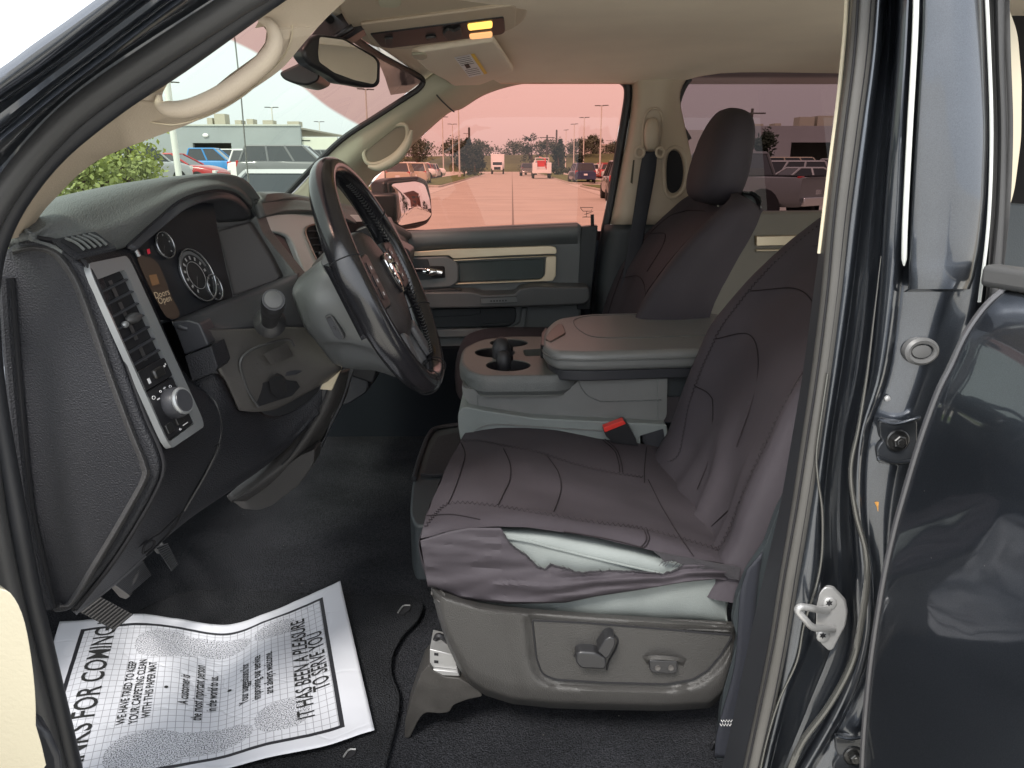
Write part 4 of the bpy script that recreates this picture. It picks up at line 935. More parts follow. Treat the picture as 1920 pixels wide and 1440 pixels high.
# ================================================================ FAR DOOR CARD
dc = slab('door_card', [(560, 452), (735, 437), (850, 430), (960, 424), (1084, 419), (1092, 424), (1090, 560), (1084, 770), (560, 770)], 1.62, .06, M['door'], T, bevel=.008, seg=3)
G = [V3([(640, 443, 1.64), (760, 434, 1.64), (860, 428, 1.64), (960, 424, 1.64), (1083, 419, 1.64)]),
     V3([(640, 449, 1.598), (760, 440, 1.598), (860, 435, 1.598), (960, 430, 1.598), (1083, 424, 1.598)]),
     V3([(640, 468, 1.594), (760, 460, 1.594), (860, 454, 1.594), (960, 449, 1.594), (1083, 442, 1.594)]),
     V3([(640, 486, 1.622), (760, 473, 1.622), (860, 467, 1.622), (960, 463, 1.622), (1083, 458, 1.622)])]
build('door_top_pad', MB().patch(G, 5, 5), M['door'], dc)
slab('door_end_panel', [(1090, 426), (1121, 423), (1114, 500), (1106, 580), (1082, 580), (1086, 500)], 1.615, .05, M['doordk'], dc, r=2, bevel=.004)
ch = rpoly([(740, 475), (850, 467), (1030, 461), (1041, 463), (1044, 468), (1043, 476), (960, 479), (850, 485), (842, 479), (740, 481)], 3)
build('trim_strip', MB().prism(px3(ch, 1.600), (0, .02, 0)).prism(px3([(850, 487), (960, 482), (1041, 479), (1041, 481), (960, 484), (850, 490)], 1.604), (0, .02, 0)).prism(px3(rpoly([(1024, 482), (1043, 480), (1042, 518), (1036, 527), (960, 530), (853, 534), (853, 531), (960, 527), (1014, 524), (1022, 516)], 3), 1.606), (0, .02, 0)), M['champ'], dc, bevel=.003)
slab('door_insert', [(858, 492), (1021, 485), (1019, 520), (1012, 523), (860, 529)], 1.612, .01, mat('woven door insert', (.06, .078, .08), .8, bump=.6, bscale=900), dc, r=3, bevel=.003)
slab('handle_bowl', [(744, 484), (838, 480), (850, 488), (860, 496), (860, 528), (846, 539), (744, 545)], 1.600, .03, M['door'], dc, r=6, bevel=.005)
slab('handle_recess', [(762, 486), (802, 485), (806, 500), (832, 500), (834, 521), (806, 524), (762, 528)], 1.598, .004, M['doordk'], dc, r=3, bevel=.002)
slab('latch_pocket', [(806, 499), (833, 499), (835, 521), (808, 521)], 1.596, .003, M['void'], dc, r=3, bevel=.001)
mb = MB().tube(px3([(755, 507), (790, 507), (812, 509), (829, 512)], 1.585), [.006, .009, .010, .007], 10, flatten=((0, 1, 0), .5)).blob(P(806, 510, 1.582), (.022, .008, .012), 0)
build('door_handle', mb, M['chrome'], dc)
arm = rpoly([(720, 549), (800, 548), (880, 547), (895, 549), (905, 553), (965, 551), (975, 541), (1000, 537), (1105, 538), (1107, 560), (1098, 571), (1040, 574), (880, 578), (720, 580)], 5)
am = build('door_armrest', MB().prism(px3(arm, 1.535), (0, .09, 0)), M['shroud'], dc, bevel=.012, seg=4)
build('airbag_plaque', MB().prism(px3(rpoly([(901, 559), (969, 556), (970, 567), (902, 570)], 2), 1.5335), (0, .003, 0)), M['door'], am, bevel=.001)
mb = MB().tube(px3([(901, 559), (969, 556), (970, 567), (902, 570)], 1.533), .0009, 5, closed=True)
for k in range(6): mb.box(P(921 + k * 5.5, 564.5 - k * .2, 1.533), (.005, .001, .0045))
build('plaque_marks', mb, M['doordk'], am)
build('window_switch', MB().prism(px3(rpoly([(765, 546), (855, 542), (866, 545), (862, 549), (765, 552)], 2), 1.55), (0, .03, 0)), M['black'], am, bevel=.002)
slab('door_pocket', [(760, 579), (966, 576), (969, 590), (965, 606), (950, 613), (760, 616)], 1.614, .01, M['doordk'], dc, r=5, bevel=.003)
build('pocket_ledge', MB().prism(px3(rpoly([(760, 580), (900, 578), (902, 588), (880, 592), (760, 596)], 3), 1.606), (0, .01, 0)).prism(px3([(905, 607), (962, 605), (952, 611), (905, 613)], 1.608), (0, .008, 0)), M['doordk'], dc, bevel=.002)
slab('pocket_rim', [(760, 619), (955, 615), (974, 606), (978, 577), (990, 577), (984, 614), (966, 630), (760, 636)], 1.600, .03, M['door'], dc, r=4, bevel=.005)
build('lock_pin', MB().tube(px3([(1110.5, 402), (1111, 428)], 1.63), .0055, 8).lathe([(.012, 0), (.016, .012)], P(1111, 438, 1.63), (0, 0, 1), 14), M['black'], dc)

# ================================================================ SEATS
XB = [(.90, .262), (.97, .292), (1.01, .31), (1.08, .33), (1.15, .352), (1.227, .383), (1.29, .426), (1.343, .469), (1.418, .545), (1.455, .585)]
def prof(w):
    a = abs(w)
    return float(np.interp(a, [0, .3, .55, .72, .84, .93, 1.0, 1.04, 1.02], [.040, .038, .030, .012, .0, -.002, .015, .05, .12]))
def fw(z): return float(np.interp(z, [.9, 1.3, 1.38, 1.42, 1.445, 1.46], [1, 1, .975, .93, .84, .66]))
def back_pt(yc, hw, xo, w, z, off=0.0):
    x = interp(XB, z)[0] + prof(w) + xo
    return Vector((x - off, yc + w * hw * fw(z), z - off * .5))
WS = [-1.0, -.93, -.84, -.72, -.55, -.3, 0, .3, .55, .72, .84, .93, 1.0]
def backrest(yc, hw, xo, th=1.0, crease=False):
    """cross sections from the cushion up, rolled over the top and down the back"""
    TH = lambda z: th * float(np.interp(z, [1.0, 1.2, 1.34, 1.40, 1.45], [.185, .165, .125, .10, .072]))
    rows = []
    for z in (.93, .97, 1.01, 1.05, 1.1, 1.16, 1.227, 1.29, 1.343, 1.39, 1.42, 1.44, 1.452):
        r_ = [back_pt(yc, hw, xo, w, z) for w in WS]
        x0 = interp(XB, z)[0] + xo; f = fw(z); t = TH(z)
        left = [Vector((x0 + t, yc - hw * f * .93, z - .03)), Vector((x0 + t * .5, yc - hw * f * 1.03, z - .01))]
        right = [Vector((x0 + t * .5, yc + hw * f * 1.03, z - .01)), Vector((x0 + t, yc + hw * f * .93, z - .03))]
        rows.append(left + r_ + right)
    nq = np.linspace(-1, 1, len(WS) + 4)
    for k, dz, f in ((.30, .006, .66), (.65, .003, .68), (.92, -.018, .74)):
        rows.append([Vector((interp(XB, 1.452)[0] + xo + TH(1.452) * k, yc + hw * f * q, 1.452 + dz)) for q in nq])
    for z, f in ((1.39, .86), (1.30, .92), (1.15, .92), (1.0, .92)):
        rows.append([Vector((interp(XB, z)[0] + xo + TH(z) + .006, yc + hw * f * q, z)) for q in nq])
    return rows
def displace(G, amp, sc, seed=0):
    from mathutils import noise
    out = []
    for r_ in G: out.append([p + Vector((noise.noise(p * sc + Vector((seed, 0, 0))) * amp, noise.noise(p * sc + Vector((0, seed + 9, 0))) * amp, noise.noise(p * sc + Vector((5, 0, seed))) * amp)) for p in r_])
    return out
def zigzag(mb, pts, w, m=0, step=.0042, r=.0006):
    """zig-zag stitch along a polyline"""
    P_ = [Vector(p) for p in pts]; L = [0]
    for a, b in zip(P_, P_[1:]): L.append(L[-1] + (b - a).length)
    n = int(L[-1] / step); out = []
    for i in range(n + 1):
        d = i * step; k = min(int(np.searchsorted(L, d, side='right')) - 1, len(P_) - 2); t = (d - L[k]) / max(1e-6, L[k + 1] - L[k])
        p = P_[k].lerp(P_[k + 1], t); tg = (P_[k + 1] - P_[k]).normalized(); s_ = tg.cross((CAM - p).normalized()).normalized()
        out.append(p + s_ * w * (1 if i % 2 else -1))
    mb.tube(out, r, 4, m); return mb
# --- driver seat: grey vinyl body, shield and controls
seat = build('front_seat', MB().grid(displace(gridfill(backrest(.46, .200, .035, .62), 2, 2), .001, 30)), M['vinyl'], T, label='grey vinyl driver seat with a power switch panel, under black covers')
G = [V3([(812, 990, .245), (900, 985, .245), (1000, 988, .245), (1100, 1000, .245), (1220, 1030, .245), (1340, 1062, .245), (1372, 1080, .25)]),
     V3([(806, 1010, .220), (900, 1000, .220), (1000, 1004, .220), (1100, 1020, .220), (1220, 1046, .220), (1330, 1072, .222), (1368, 1092, .235)]),
     V3([(806, 1050, .213), (900, 1046, .213), (1000, 1046, .213), (1100, 1056, .213), (1220, 1070, .213), (1320, 1086, .214), (1368, 1100, .225)]),
     V3([(808, 1090, .222), (900, 1092, .222), (1000, 1098, .222), (1100, 1102, .222), (1220, 1100, .218), (1320, 1104, .216), (1366, 1112, .225)]),
     V3([(812, 1110, .225), (900, 1126, .225), (1000, 1134, .225), (1100, 1140, .224), (1220, 1148, .222), (1320, 1154, .222), (1364, 1158, .228)]),
     V3([(812, 1130, .24), (900, 1146, .24), (1000, 1156, .24), (1100, 1162, .24), (1220, 1166, .24), (1320, 1170, .24), (1364, 1172, .24)])]
cu = build('seat_cushion', MB().grid(displace(gridfill(G, 8, 6), .0022, 26)), M['vinyl'], seat, solid=-.04)
mb = MB().tube([Vector(q) for q in spline(V3([(820, 1004, .214), (960, 1010, .211), (1040, 1028, .211), (1130, 1050, .210), (1225, 1072, .210), (1290, 1086, .210)]), 6)], .0016, 6)
build('cushion_piping', mb, M['vinyl'], cu)
pan = rpoly([(998, 1163), (1100, 1168), (1250, 1180), (1374, 1191), (1352, 1228), (1328, 1256), (1300, 1274), (1250, 1283), (1130, 1280), (1040, 1274), (1016, 1264), (1006, 1235)], [4, 4, 4, 8, 4, 4, 8, 10, 10, 8, 10, 4], 4)
def pdist(px, py, poly):
    best = 1e9; ins = False; m_ = len(poly)
    for i in range(m_):
        x1, y1 = poly[i]; x2, y2 = poly[(i + 1) % m_]
        if (y1 > py) != (y2 > py) and px < (x2 - x1) * (py - y1) / (y2 - y1) + x1: ins = not ins
        L2 = (x2 - x1) ** 2 + (y2 - y1) ** 2; t = 0 if L2 == 0 else max(0, min(1, ((px - x1) * (x2 - x1) + (py - y1) * (y2 - y1)) / L2))
        best = min(best, math.hypot(px - x1 - t * (x2 - x1), py - y1 - t * (y2 - y1)))
    return -best if ins else best
sh_t = [(808, 1100), (840, 1112), (900, 1130), (1000, 1142), (1100, 1149), (1250, 1159), (1384, 1166)]
sh_b = [(808, 1104), (822, 1160), (838, 1208), (858, 1250), (880, 1284), (910, 1304), (960, 1320), (1036, 1328), (1124, 1331), (1250, 1333), (1330, 1328), (1356, 1306), (1368, 1262), (1384, 1192)]
def ss(a_, b_, x): t = max(0, min(1, (x - a_) / (b_ - a_))); return t * t * (3 - 2 * t)
rowsH = []
xsH = list(np.linspace(809, 905, 16)) + list(np.linspace(911, 1384, 64))
for i in range(46):
    t = (i / 45); t_ = .5 - .5 * math.cos(math.pi * t); r_ = []
    for px in xsH:
        y0_ = interp(sh_t, px)[0]; y1_ = max(y0_ + 3, interp(sh_b, px)[0]); py = y0_ + (y1_ - y0_) * t_
        d = pdist(px, py, pan)
        dep = .1925 - .0105 * ss(5, 17, d) + .0035 * ss(26, 60, d) * (1 if px < 985 else .25)
        e_ = min(py - y0_, y1_ - py, (px - 806) * .55, (1386 - px) * .8)
        dep += .030 * (1 - ss(-3, 15, e_)) ** 1.3 + .006 * (1 - ss(0, 40, min(1e3, (y1_ - py))))
        r_.append(P(px, py, dep))
    rowsH.append(r_)
shd = build('side_shield', MB().grid(rowsH), M['shield'], seat, solid=-.01, ang=60)
build('switch_plate', MB().prism(px3(pan, .1895), (0, .006, 0)), M['shield'], shd, bevel=.002, seg=3)
build('plate_gap', MB().tube(px3(pan, .1890), .0013, 5, closed=True), M['void'], shd)
sw1 = rpoly([(1080, 1228), (1088, 1222), (1116, 1224), (1136, 1234), (1138, 1248), (1134, 1256), (1090, 1254), (1080, 1244)], 4)
sw2 = rpoly([(1120, 1222), (1134, 1200), (1144, 1194), (1154, 1198), (1154, 1210), (1142, 1232), (1136, 1236)], 4)
build('seat_switch', MB().prism(px3(sw1, .170), (0, .022, 0)), M['wheelpl'], shd, bevel=.003, seg=3)
build('seat_switch', MB().prism(px3(sw2, .166), (0, .026, 0)), M['wheelpl'], shd, bevel=.003, seg=3)
build('switch_well', MB().tube([Vector(q) for q in spline(px3([(1076, 1230), (1086, 1219), (1112, 1218), (1134, 1194), (1148, 1190), (1158, 1198), (1156, 1214), (1142, 1240), (1138, 1256)], .188), 4)], .0013, 6), M['void'], shd)
lum = build('lumbar_switch', MB().prism(px3(rpoly([(1218, 1238), (1270, 1240), (1271, 1258), (1264, 1264), (1224, 1262), (1218, 1256)], 3), .177), (0, .014, 0)), M['wheelpl'], shd, bevel=.0025, seg=3)
build('switch_dimple', MB().lathe([(.0042, 0), (.0040, .0012), (.002, .0005)], P(1233, 1252, .177), (0, -1, 0), 14).lathe([(.0042, 0), (.0040, .0012), (.002, .0005)], P(1258, 1252, .177), (0, -1, 0), 14), M['brown'], lum)
build('switch_hood', MB().patch([V3([(1204, 1232, .189), (1225, 1229, .180), (1262, 1231, .180), (1288, 1236, .189)]), V3([(1210, 1240, .189), (1222, 1237, .176), (1266, 1239, .176), (1284, 1244, .189)]), V3([(1212, 1246, .189), (1224, 1241, .186), (1264, 1243, .186), (1282, 1250, .189)])], 5, 3), M['shield'], shd)
# rail, front foot, recliner cover, belt strap
build('seat_rail', MB().prism(px3([(806, 1217), (852, 1228), (858, 1256), (806, 1250)], .235), (0, .05, 0)).prism(px3([(806, 1255), (858, 1260), (862, 1268), (812, 1266)], .23), (0, .05, 0)), M['steel'], seat, bevel=.001)
mb = MB()
for a, b in ((818, 1227), (818, 1241)): mb.prism(px3([(a - 4, b - 3), (a + 4, b - 2), (a + 4, b + 3), (a - 4, b + 2)], .2345), (0, .001, 0))
build('rail_slots', mb, M['void'], seat)
build('rail_wires', MB().tube([Vector(q) for q in spline(px3([(812, 1214), (820, 1192), (836, 1200), (846, 1222)], .26), 5)], .004, 6).tube([Vector(q) for q in spline(px3([(808, 1216), (826, 1198), (840, 1186)], .27), 5)], .003, 6), M['black'], seat)
ft = [(805, 1246), (812, 1258), (836, 1270), (862, 1272), (900, 1296), (905, 1306), (876, 1312), (850, 1322), (842, 1336), (826, 1338), (800, 1336), (790, 1342), (782, 1356), (768, 1384), (758, 1384), (760, 1350), (776, 1300), (790, 1262)]
build('rail_cover', MB().prism(px3(rpoly(ft, 5), .228), (0, .06, 0)), mat('scuffed foot cover', (.032, .030, .028), .5, var=.3, vscale=20, bump=.3, bscale=300), seat, bevel=.006, seg=3)
rcv = [(1374, 1166), (1382, 1120), (1402, 1072), (1436, 1022), (1458, 960), (1490, 900), (1480, 1060), (1450, 1300), (1420, 1460), (1340, 1460), (1352, 1330), (1358, 1290), (1384, 1200)]
build('b_pillar_cover', MB().prism(px3(rpoly(rcv, 8), .188), (0, .012, 0)), M['doordk'], T, bevel=.006, seg=3)
G = [V3([(1402, 1068, .184), (1430, 1036, .184)]), V3([(1388, 1120, .184), (1420, 1105, .184)]), V3([(1378, 1250, .184), (1406, 1250, .184)]), V3([(1346, 1370, .184), (1380, 1372, .184)]), V3([(1340, 1420, .184), (1372, 1422, .184)])]
build('seat_belt', MB().patch(G, 3, 5), M['belt'], T, solid=.003)
mb = MB(); zigzag(mb, px3([(1352, 1352), (1376, 1352)], .181), .0016, 0, .002, .0005); zigzag(mb, px3([(1350, 1359), (1374, 1359)], .181), .0016, 0, .002, .0005)
build('belt_stitching', mb, M['white'], T)
build('anchor_hook', MB().tube([Vector(q) for q in spline(px3([(1334, 1402), (1340, 1390), (1352, 1398), (1348, 1412), (1337, 1416)], .2), 4)], .003, 6), M['black'], T)

# --- passenger seat body (its cloth covers are things of their own)
ps = build('front_seat', MB().grid(displace(gridfill(backrest(1.325, .195, -.012, .62), 2, 2), .001, 30)), M['vinyl'], T, label='passenger front seat body hidden under black covers')
def rbox(mb, lo, hi, p=5, m=0):
    c = (Vector(lo) + Vector(hi)) / 2; r_ = (Vector(hi) - Vector(lo)) / 2; mb.blob(c, r_, m, 32, 16, p=p); return mb
build('seat_cushion', rbox(MB(), (-.12, 1.13, .86), (.33, 1.57, 1.03)), M['vinyl'], ps)
build('headrest_post', MB().tube([Vector((.53, 1.27, 1.42)), Vector((.52, 1.27, 1.50))], .006, 8).tube([Vector((.53, 1.37, 1.42)), Vector((.52, 1.37, 1.50))], .006, 8), M['chrome'], ps)

# ================================================================ CENTRE SEAT / CONSOLE
ms = rpoly([(858, 776), (868, 762), (920, 772), (1000, 784), (1250, 796), (1260, 860), (1100, 850), (950, 850), (872, 850), (860, 815)], [10, 10, 5, 5, 5, 5, 5, 5, 20, 20], 4)
con = build('centre_seat', MB().prism(px3(ms, .735), (0, .34, 0)), M['vinyl'], T, bevel=.016, seg=4)
build('cushion_seam', MB().tube([Vector(q) for q in spline(px3([(880, 816), (900, 802), (930, 796), (1000, 800), (1130, 808)], .7325), 5)], .0012, 5), M['console'], con)
sd_ = rpoly([(866, 722), (868, 742), (884, 762), (925, 776), (1000, 788), (1180, 798), (1238, 795), (1250, 782), (1252, 676), (1110, 688), (1066, 732), (960, 738), (872, 728)], [3, 20, 14, 8, 8, 8, 8, 8, 3, 8, 14, 8, 8], 5)
bd = build('console_body', MB().prism(px3(sd_, .762), (0, .33, 0)), M['console'], con, bevel=.014, seg=4)
mb = MB().tube([Vector(q) for q in spline(px3([(1082, 700), (1086, 718), (1098, 738), (1118, 750), (1140, 753), (1240, 750)], .7605), 5)], .0011, 5)
builds('body_seam', [mb, MB().tube(px3([(895, 740), (896, 762)], .7605), .0009, 5)], M['dashtop'], bd)
mb = MB()
for k in range(22): mb.tube(px3([(1233, 684 + k * 4.9), (1233, 687 + k * 4.9)], .7605), .0007, 4)
build('body_stitching', mb, M['vinyl'], bd)
# deck with real cup wells
dk = rpoly([(869, 664), (873, 652), (905, 636), (960, 631), (1035, 631), (1100, 634), (1100, 690), (1050, 703), (905, 704), (880, 694), (868, 680)], [8, 10, 16, 8, 4, 0, 10, 20, 30, 14, 10], 5)
ZD = 1.113
deck = build('cup_holder_deck', MB().prism([PZ(a, b, ZD) for a, b in dk], (0, 0, -.045)), [M['constop']], con, weld=True)
band = [PZ(a, b, ZD - .002) for a, b in dk]; cc = sum(band, Vector()) / len(band)
def cut(o, mbs):
    """carve wells with a boolean and keep only the result"""
    for mb in mbs:
        c_ = build('cutter', mb, M['constop'], T)
        md = o.modifiers.new('c', 'BOOLEAN'); md.operation = 'DIFFERENCE'; md.object = c_; md.solver = 'EXACT'
        dg = bpy.context.evaluated_depsgraph_get(); dg.update()
        me = bpy.data.meshes.new_from_object(o.evaluated_get(dg)); o.modifiers.clear(); o.data = me
        bpy.data.objects.remove(c_)
def ell(cx, cy, rx, ry, n=28): return [PZ(cx + rx * math.cos(t), cy + ry * math.sin(t), ZD) + Vector((0, 0, .01)) for t in np.linspace(0, 2 * math.pi, n, endpoint=False)]
wells = [((954, 643), 36, 7.5), ((928, 661), 38, 9.5), ((953, 685), 42, 11)]
try:
    cut(deck, [MB().prism(ell(*c_, rx, ry), (0, 0, -.045)) for c_, rx, ry in wells] + [MB().prism([PZ(a, b, ZD) + Vector((0, 0, .01)) for a, b in [(940, 640), (962, 640), (962, 692), (940, 692)]], (0, 0, -.045)), MB().prism([PZ(a, b, ZD) + Vector((0, 0, .01)) for a, b in rpoly([(980, 656), (1022, 653), (1022, 667), (984, 668)], 4)], (0, 0, -.04))])
except Exception as e: print('cut failed', e)
deck.data.polygons.foreach_set('use_smooth', [True] * len(deck.data.polygons)); deck.data.set_sharp_from_angle(angle=R(35))
b_ = deck.modifiers.new('b', 'BEVEL'); b_.width = .0022; b_.segments = 2; b_.limit_method = 'ANGLE'; b_.angle_limit = R(50)
mb = MB()
for c_, rx, ry in wells:
    e0 = ell(*c_, rx * .985, ry * .985); ce = sum(e0, Vector()) / len(e0)
    mb.grid([[p + Vector((0, 0, -.0125)) for p in e0], [ce + (p - ce) * .93 + Vector((0, 0, -.05)) for p in e0]], cu=True)
build('cup_liner', mb, M['black'], con)
build('deck_floor', MB().prism([PZ(a, b, ZD - .038) for a, b in [(880, 655), (1030, 640), (1030, 705), (890, 700)]], (0, 0, -.004)), M['void'], con)
dw = [PZ(a, b, ZD) for a, b in dk]; nd = len(dw); no_ = []
for i in range(nd):
    t_ = dw[(i + 1) % nd] - dw[i - 1]; q_ = Vector((t_.y, -t_.x, 0)).normalized()
    if q_.dot(dw[i] - cc) < 0: q_ = -q_
    no_.append(q_)
G = [[p + q * o_ + Vector((0, 0, h_)) for p, q in zip(dw, no_)] for o_, h_ in ((-.001, .0005), (.003, -.001), (.0065, -.006), (.0085, -.016), (.008, -.032), (.0, -.042))]
build('deck_band', MB().grid(G, cu=True), M['dashtop'], con)
build('cup_divider', MB().blob(P(940, 660, .90), (.021, .026, .034), p=2.2).blob(P(944, 680, .88), (.017, .022, .03), p=2.4), M['rubberdk'], con)
# armrest lid
ZL = 1.166
ld_ = rpoly([(1017, 645), (1020, 615), (1040, 597), (1100, 588), (1250, 584), (1350, 586), (1400, 610), (1380, 652), (1290, 656), (1100, 661), (1040, 659)], [8, 14, 20, 14, 6, 20, 10, 10, 10, 16, 16], 5)
lp_ = [PZ(a, b, ZL) for a, b in ld_]
lid = build('armrest_lid', MB().prism(lp_, (0, 0, -.040)), M['console'], con, bevel=.013, seg=5)
cl = sum(lp_, Vector()) / len(lp_)
def off(p, d, dz):
    v = p - cl; v.z = 0; return p + v.normalized() * d + Vector((0, 0, dz))
lps = [Vector(q) for q in spline(lp_, 2, closed=True)]
build('lid_piping', MB().tube([off(p, .0005, -.017) for p in lps], .0020, 6, closed=True), M['dashtop'], lid)
mb = MB()
for i in range(0, len(lps), 1):
    a = off(lps[i], -.001, -.012); b = off(lps[(i + 1) % len(lps)], -.001, -.012)
    n_ = max(1, int((b - a).length / .005))
    for k in range(n_):
        mb.tube([a.lerp(b, k / n_), a.lerp(b, (k + .55) / n_)], .0006, 4)
build('lid_stitching', mb, M['vinyl'], lid)
build('lid_base', MB().prism([off(p, -.012, -.040) for p in lp_], (0, 0, -.022)), M['dashsm'], con, bevel=.003)
tp = [Vector(q) for q in spline([PZ(a, b, ZL + .0006) for a, b in [(1330, 592), (1200, 590), (1110, 592), (1080, 598), (1076, 606), (1088, 620), (1118, 632), (1200, 633), (1330, 628)]], 5)]
build('lid_seam', MB().tube(tp, .0011, 5), M['dashtop'], lid)
build('lid_latch', MB().prism([PZ(a, b, ZL + .003) for a, b in rpoly([(1034, 617), (1046, 606), (1056, 608), (1061, 624), (1032, 640), (1022, 634)], 3)], (0, 0, -.01)), mat('brown latch', (.10, .07, .06), .35), lid, bevel=.002)
build('latch_release', MB().prism([off(p, .003, -.006) for p in [PZ(1016, 640, ZL), PZ(1018, 618, ZL), PZ(1026, 608, ZL), PZ(1034, 620, ZL), PZ(1030, 645, ZL)]], (0, 0, -.03)), M['black'], lid, bevel=.002)
build('console_hinge', MB().prism(px3([(1240, 684), (1290, 676), (1290, 745), (1244, 745)], .79), (0, .2, 0)), M['doordk'], con, bevel=.004)
# floor tray between the seats
tr_ = rpoly([(880, 792), (818, 800), (800, 815), (784, 862), (772, 912), (768, 960), (776, 985), (900, 985), (960, 880)], [4, 10, 14, 6, 6, 10, 10, 0, 0], 4)
tray = build('floor_tray', MB().prism([PZ(a, b, .86) for a, b in tr_], (0, 0, -.12)), M['doordk'], T, bevel=.006, seg=3)
build('tray_rim', MB().tube([Vector(q) for q in spline([PZ(a, b, .866) for a, b in [(880, 794), (822, 802), (804, 816), (790, 850), (776, 898)]], 5)], .006, 8), M['dash'], tray)
build('tray_well', MB().prism([PZ(a, b, .862) for a, b in rpoly([(870, 808), (822, 818), (810, 838), (800, 870), (796, 892), (860, 895)], 4)], (0, 0, -.004)), M['dash'], tray)
build('tray_divider', MB().tube([PZ(a, b, .865) for a, b in [(790, 890), (812, 892), (862, 886)]], .004, 6), M['dash'], tray)
bk = build('belt_buckle', MB().prism(px3(rpoly([(1131, 806), (1170, 789), (1177, 795), (1192, 822), (1196, 836), (1150, 830), (1136, 818)], 2), .715), (0, .028, 0)), M['black'], T, bevel=.002)
build('buckle_button', MB().prism(px3(rpoly([(1131, 802), (1169, 788), (1174, 795), (1134, 811)], 2), .713), (0, .02, 0)), M['red'], bk, bevel=.001)
slab('seat_bracket', [(1196, 815), (1246, 800), (1262, 900), (1216, 900), (1200, 850)], .735, .05, M['dashsm'], T, r=5, bevel=.004)

# ================================================================ COVERS (cloth slipcovers, each a thing of its own)
def C_back(yc, hw, xo, name, label, group, th=1.0):
    G = gridfill(backrest(yc, hw, xo, th), 4, 3)
    if yc < 1:      # deep creases where the loose cover bunches above the cushion
        for r_ in G[:int(len(G) * .42)]:
            for i, p in enumerate(r_):
                w = (p.y - yc) / hw; h = (p.z - .95)
                if abs(w) > 1.02 or p.x > interp(XB, p.z)[0] + xo + .06: continue
                d = 0
                for w0, sl, wd, am, top_ in ((-.10, 1.9, .11, .020, .20), (-.62, 1.2, .10, .016, .16), (.42, -.9, .09, .013, .15)):
                    c = w0 + sl * h; d += am * math.exp(-((w - c) / wd) ** 2) * max(0, 1 - h / top_) ** .6 if h < top_ else 0
                r_[i] = p - Vector((d, 0, d * .3))
    G = displace(displace(G, .0035, 9, yc), .0012, 34, yc)
    o = build(name, MB().grid(G), M['cover']); tag(o, label, 'seat cover', group); return o
cb = C_back(.46, .25, 0, 'backrest_cover', 'black cloth cover stretched over the backrest of the near driver seat', 'black seat covers')
mb = MB()
ws_ = lambda pts: [back_pt(.46, .25, 0, w, z, .0028) for w, z in pts]
def sp2(pts, n=6): return ws_([tuple(q) for q in spline(pts, n)])
zigzag(mb, sp2([(.80, 1.44), (.80, 1.34), (.78, 1.2), (.76, 1.1), (.70, 1.03), (.66, .985), (.80, .955)]), .0022)
zigzag(mb, sp2([(-.80, 1.43), (-.80, 1.3), (-.80, 1.15), (-.80, 1.04), (-.78, .98), (-.70, .95)]), .0022)
for pts in ([(.78, 1.21), (.5, 1.235), (.2, 1.215), (-.05, 1.16), (-.12, 1.08)], [(.78, 1.30), (.4, 1.32), (0, 1.31), (-.45, 1.28), (-.8, 1.22)], [(.78, 1.12), (.55, 1.11), (.3, 1.04), (.2, .97)], [(.8, 1.38), (.3, 1.395), (-.3, 1.395), (-.8, 1.38)], [(-.8, 1.06), (-.5, 1.02), (-.3, .96)]):
    mb.tube(sp2(pts, 6), .0009, 5)
build('cover_seam', mb, M['seam'], cb)

rows = [V3([(876, 806, .745), (935, 798, .745), (1030, 804, .742), (1130, 824, .74), (1200, 832, .74), (1250, 838, .74)]),
        V3([(868, 818, .715), (930, 803, .73), (1030, 808, .725), (1130, 828, .72), (1205, 838, .72), (1256, 850, .72)]),
        V3([(850, 852, .59), (922, 842, .60), (1030, 850, .60), (1130, 868, .60), (1225, 888, .60), (1290, 910, .60)]),
        V3([(824, 905, .43), (912, 893, .44), (1030, 902, .45), (1140, 922, .45), (1240, 945, .45), (1320, 965, .45)]),
        V3([(804, 955, .30), (898, 942, .30), (1015, 948, .305), (1140, 968, .31), (1252, 992, .315), (1345, 1018, .32)]),
        V3([(794, 985, .235), (880, 966, .245), (985, 964, .245), (1120, 982, .245), (1252, 1012, .245), (1365, 1042, .26)]),
        V3([(788, 1012, .213), (862, 992, .211), (960, 990, .209), (1100, 1006, .209), (1250, 1040, .210), (1388, 1064, .222)])]
def frontroll(rows):
    """round the front of the cushion downward"""
    out = []
    for i, r_ in enumerate(rows):
        p = r_[0]; t = i / (len(rows) - 1)
        out.append([p + Vector((.045, .0, -.10)), p + Vector((.012, 0, -.06)), p + Vector((-.004, 0, -.022))] + r_)
    return out
Gc = gridfill(rows, 8, 6)
Gc = displace(displace(Gc, .004, 8, 3), .0010, 40, 1)
mb = MB().grid(Gc)
fr_ = [V3([(868, 818, .715), (868, 840, .715), (872, 870, .71), (880, 905, .70)]), V3([(850, 852, .59), (842, 880, .59), (846, 920, .59), (856, 960, .58)]), V3([(824, 905, .43), (815, 935, .43), (816, 985, .42), (826, 1030, .42)]), V3([(804, 955, .30), (796, 985, .30), (797, 1030, .30), (806, 1075, .30)]), V3([(794, 985, .235), (786, 1012, .24), (790, 1050, .24), (804, 1098, .24)]), V3([(788, 1012, .213), (787, 1024, .213), (794, 1050, .213), (808, 1100, .213)])]
mb.grid(displace(gridfill(fr_, 4, 5), .003, 14, 5))
cc_ = build('cushion_cover', mb, M['cover'], weld=True); tag(cc_, 'torn black cloth cover over the driver seat cushion, grey vinyl showing through the rip', 'seat cover', 'black seat covers')
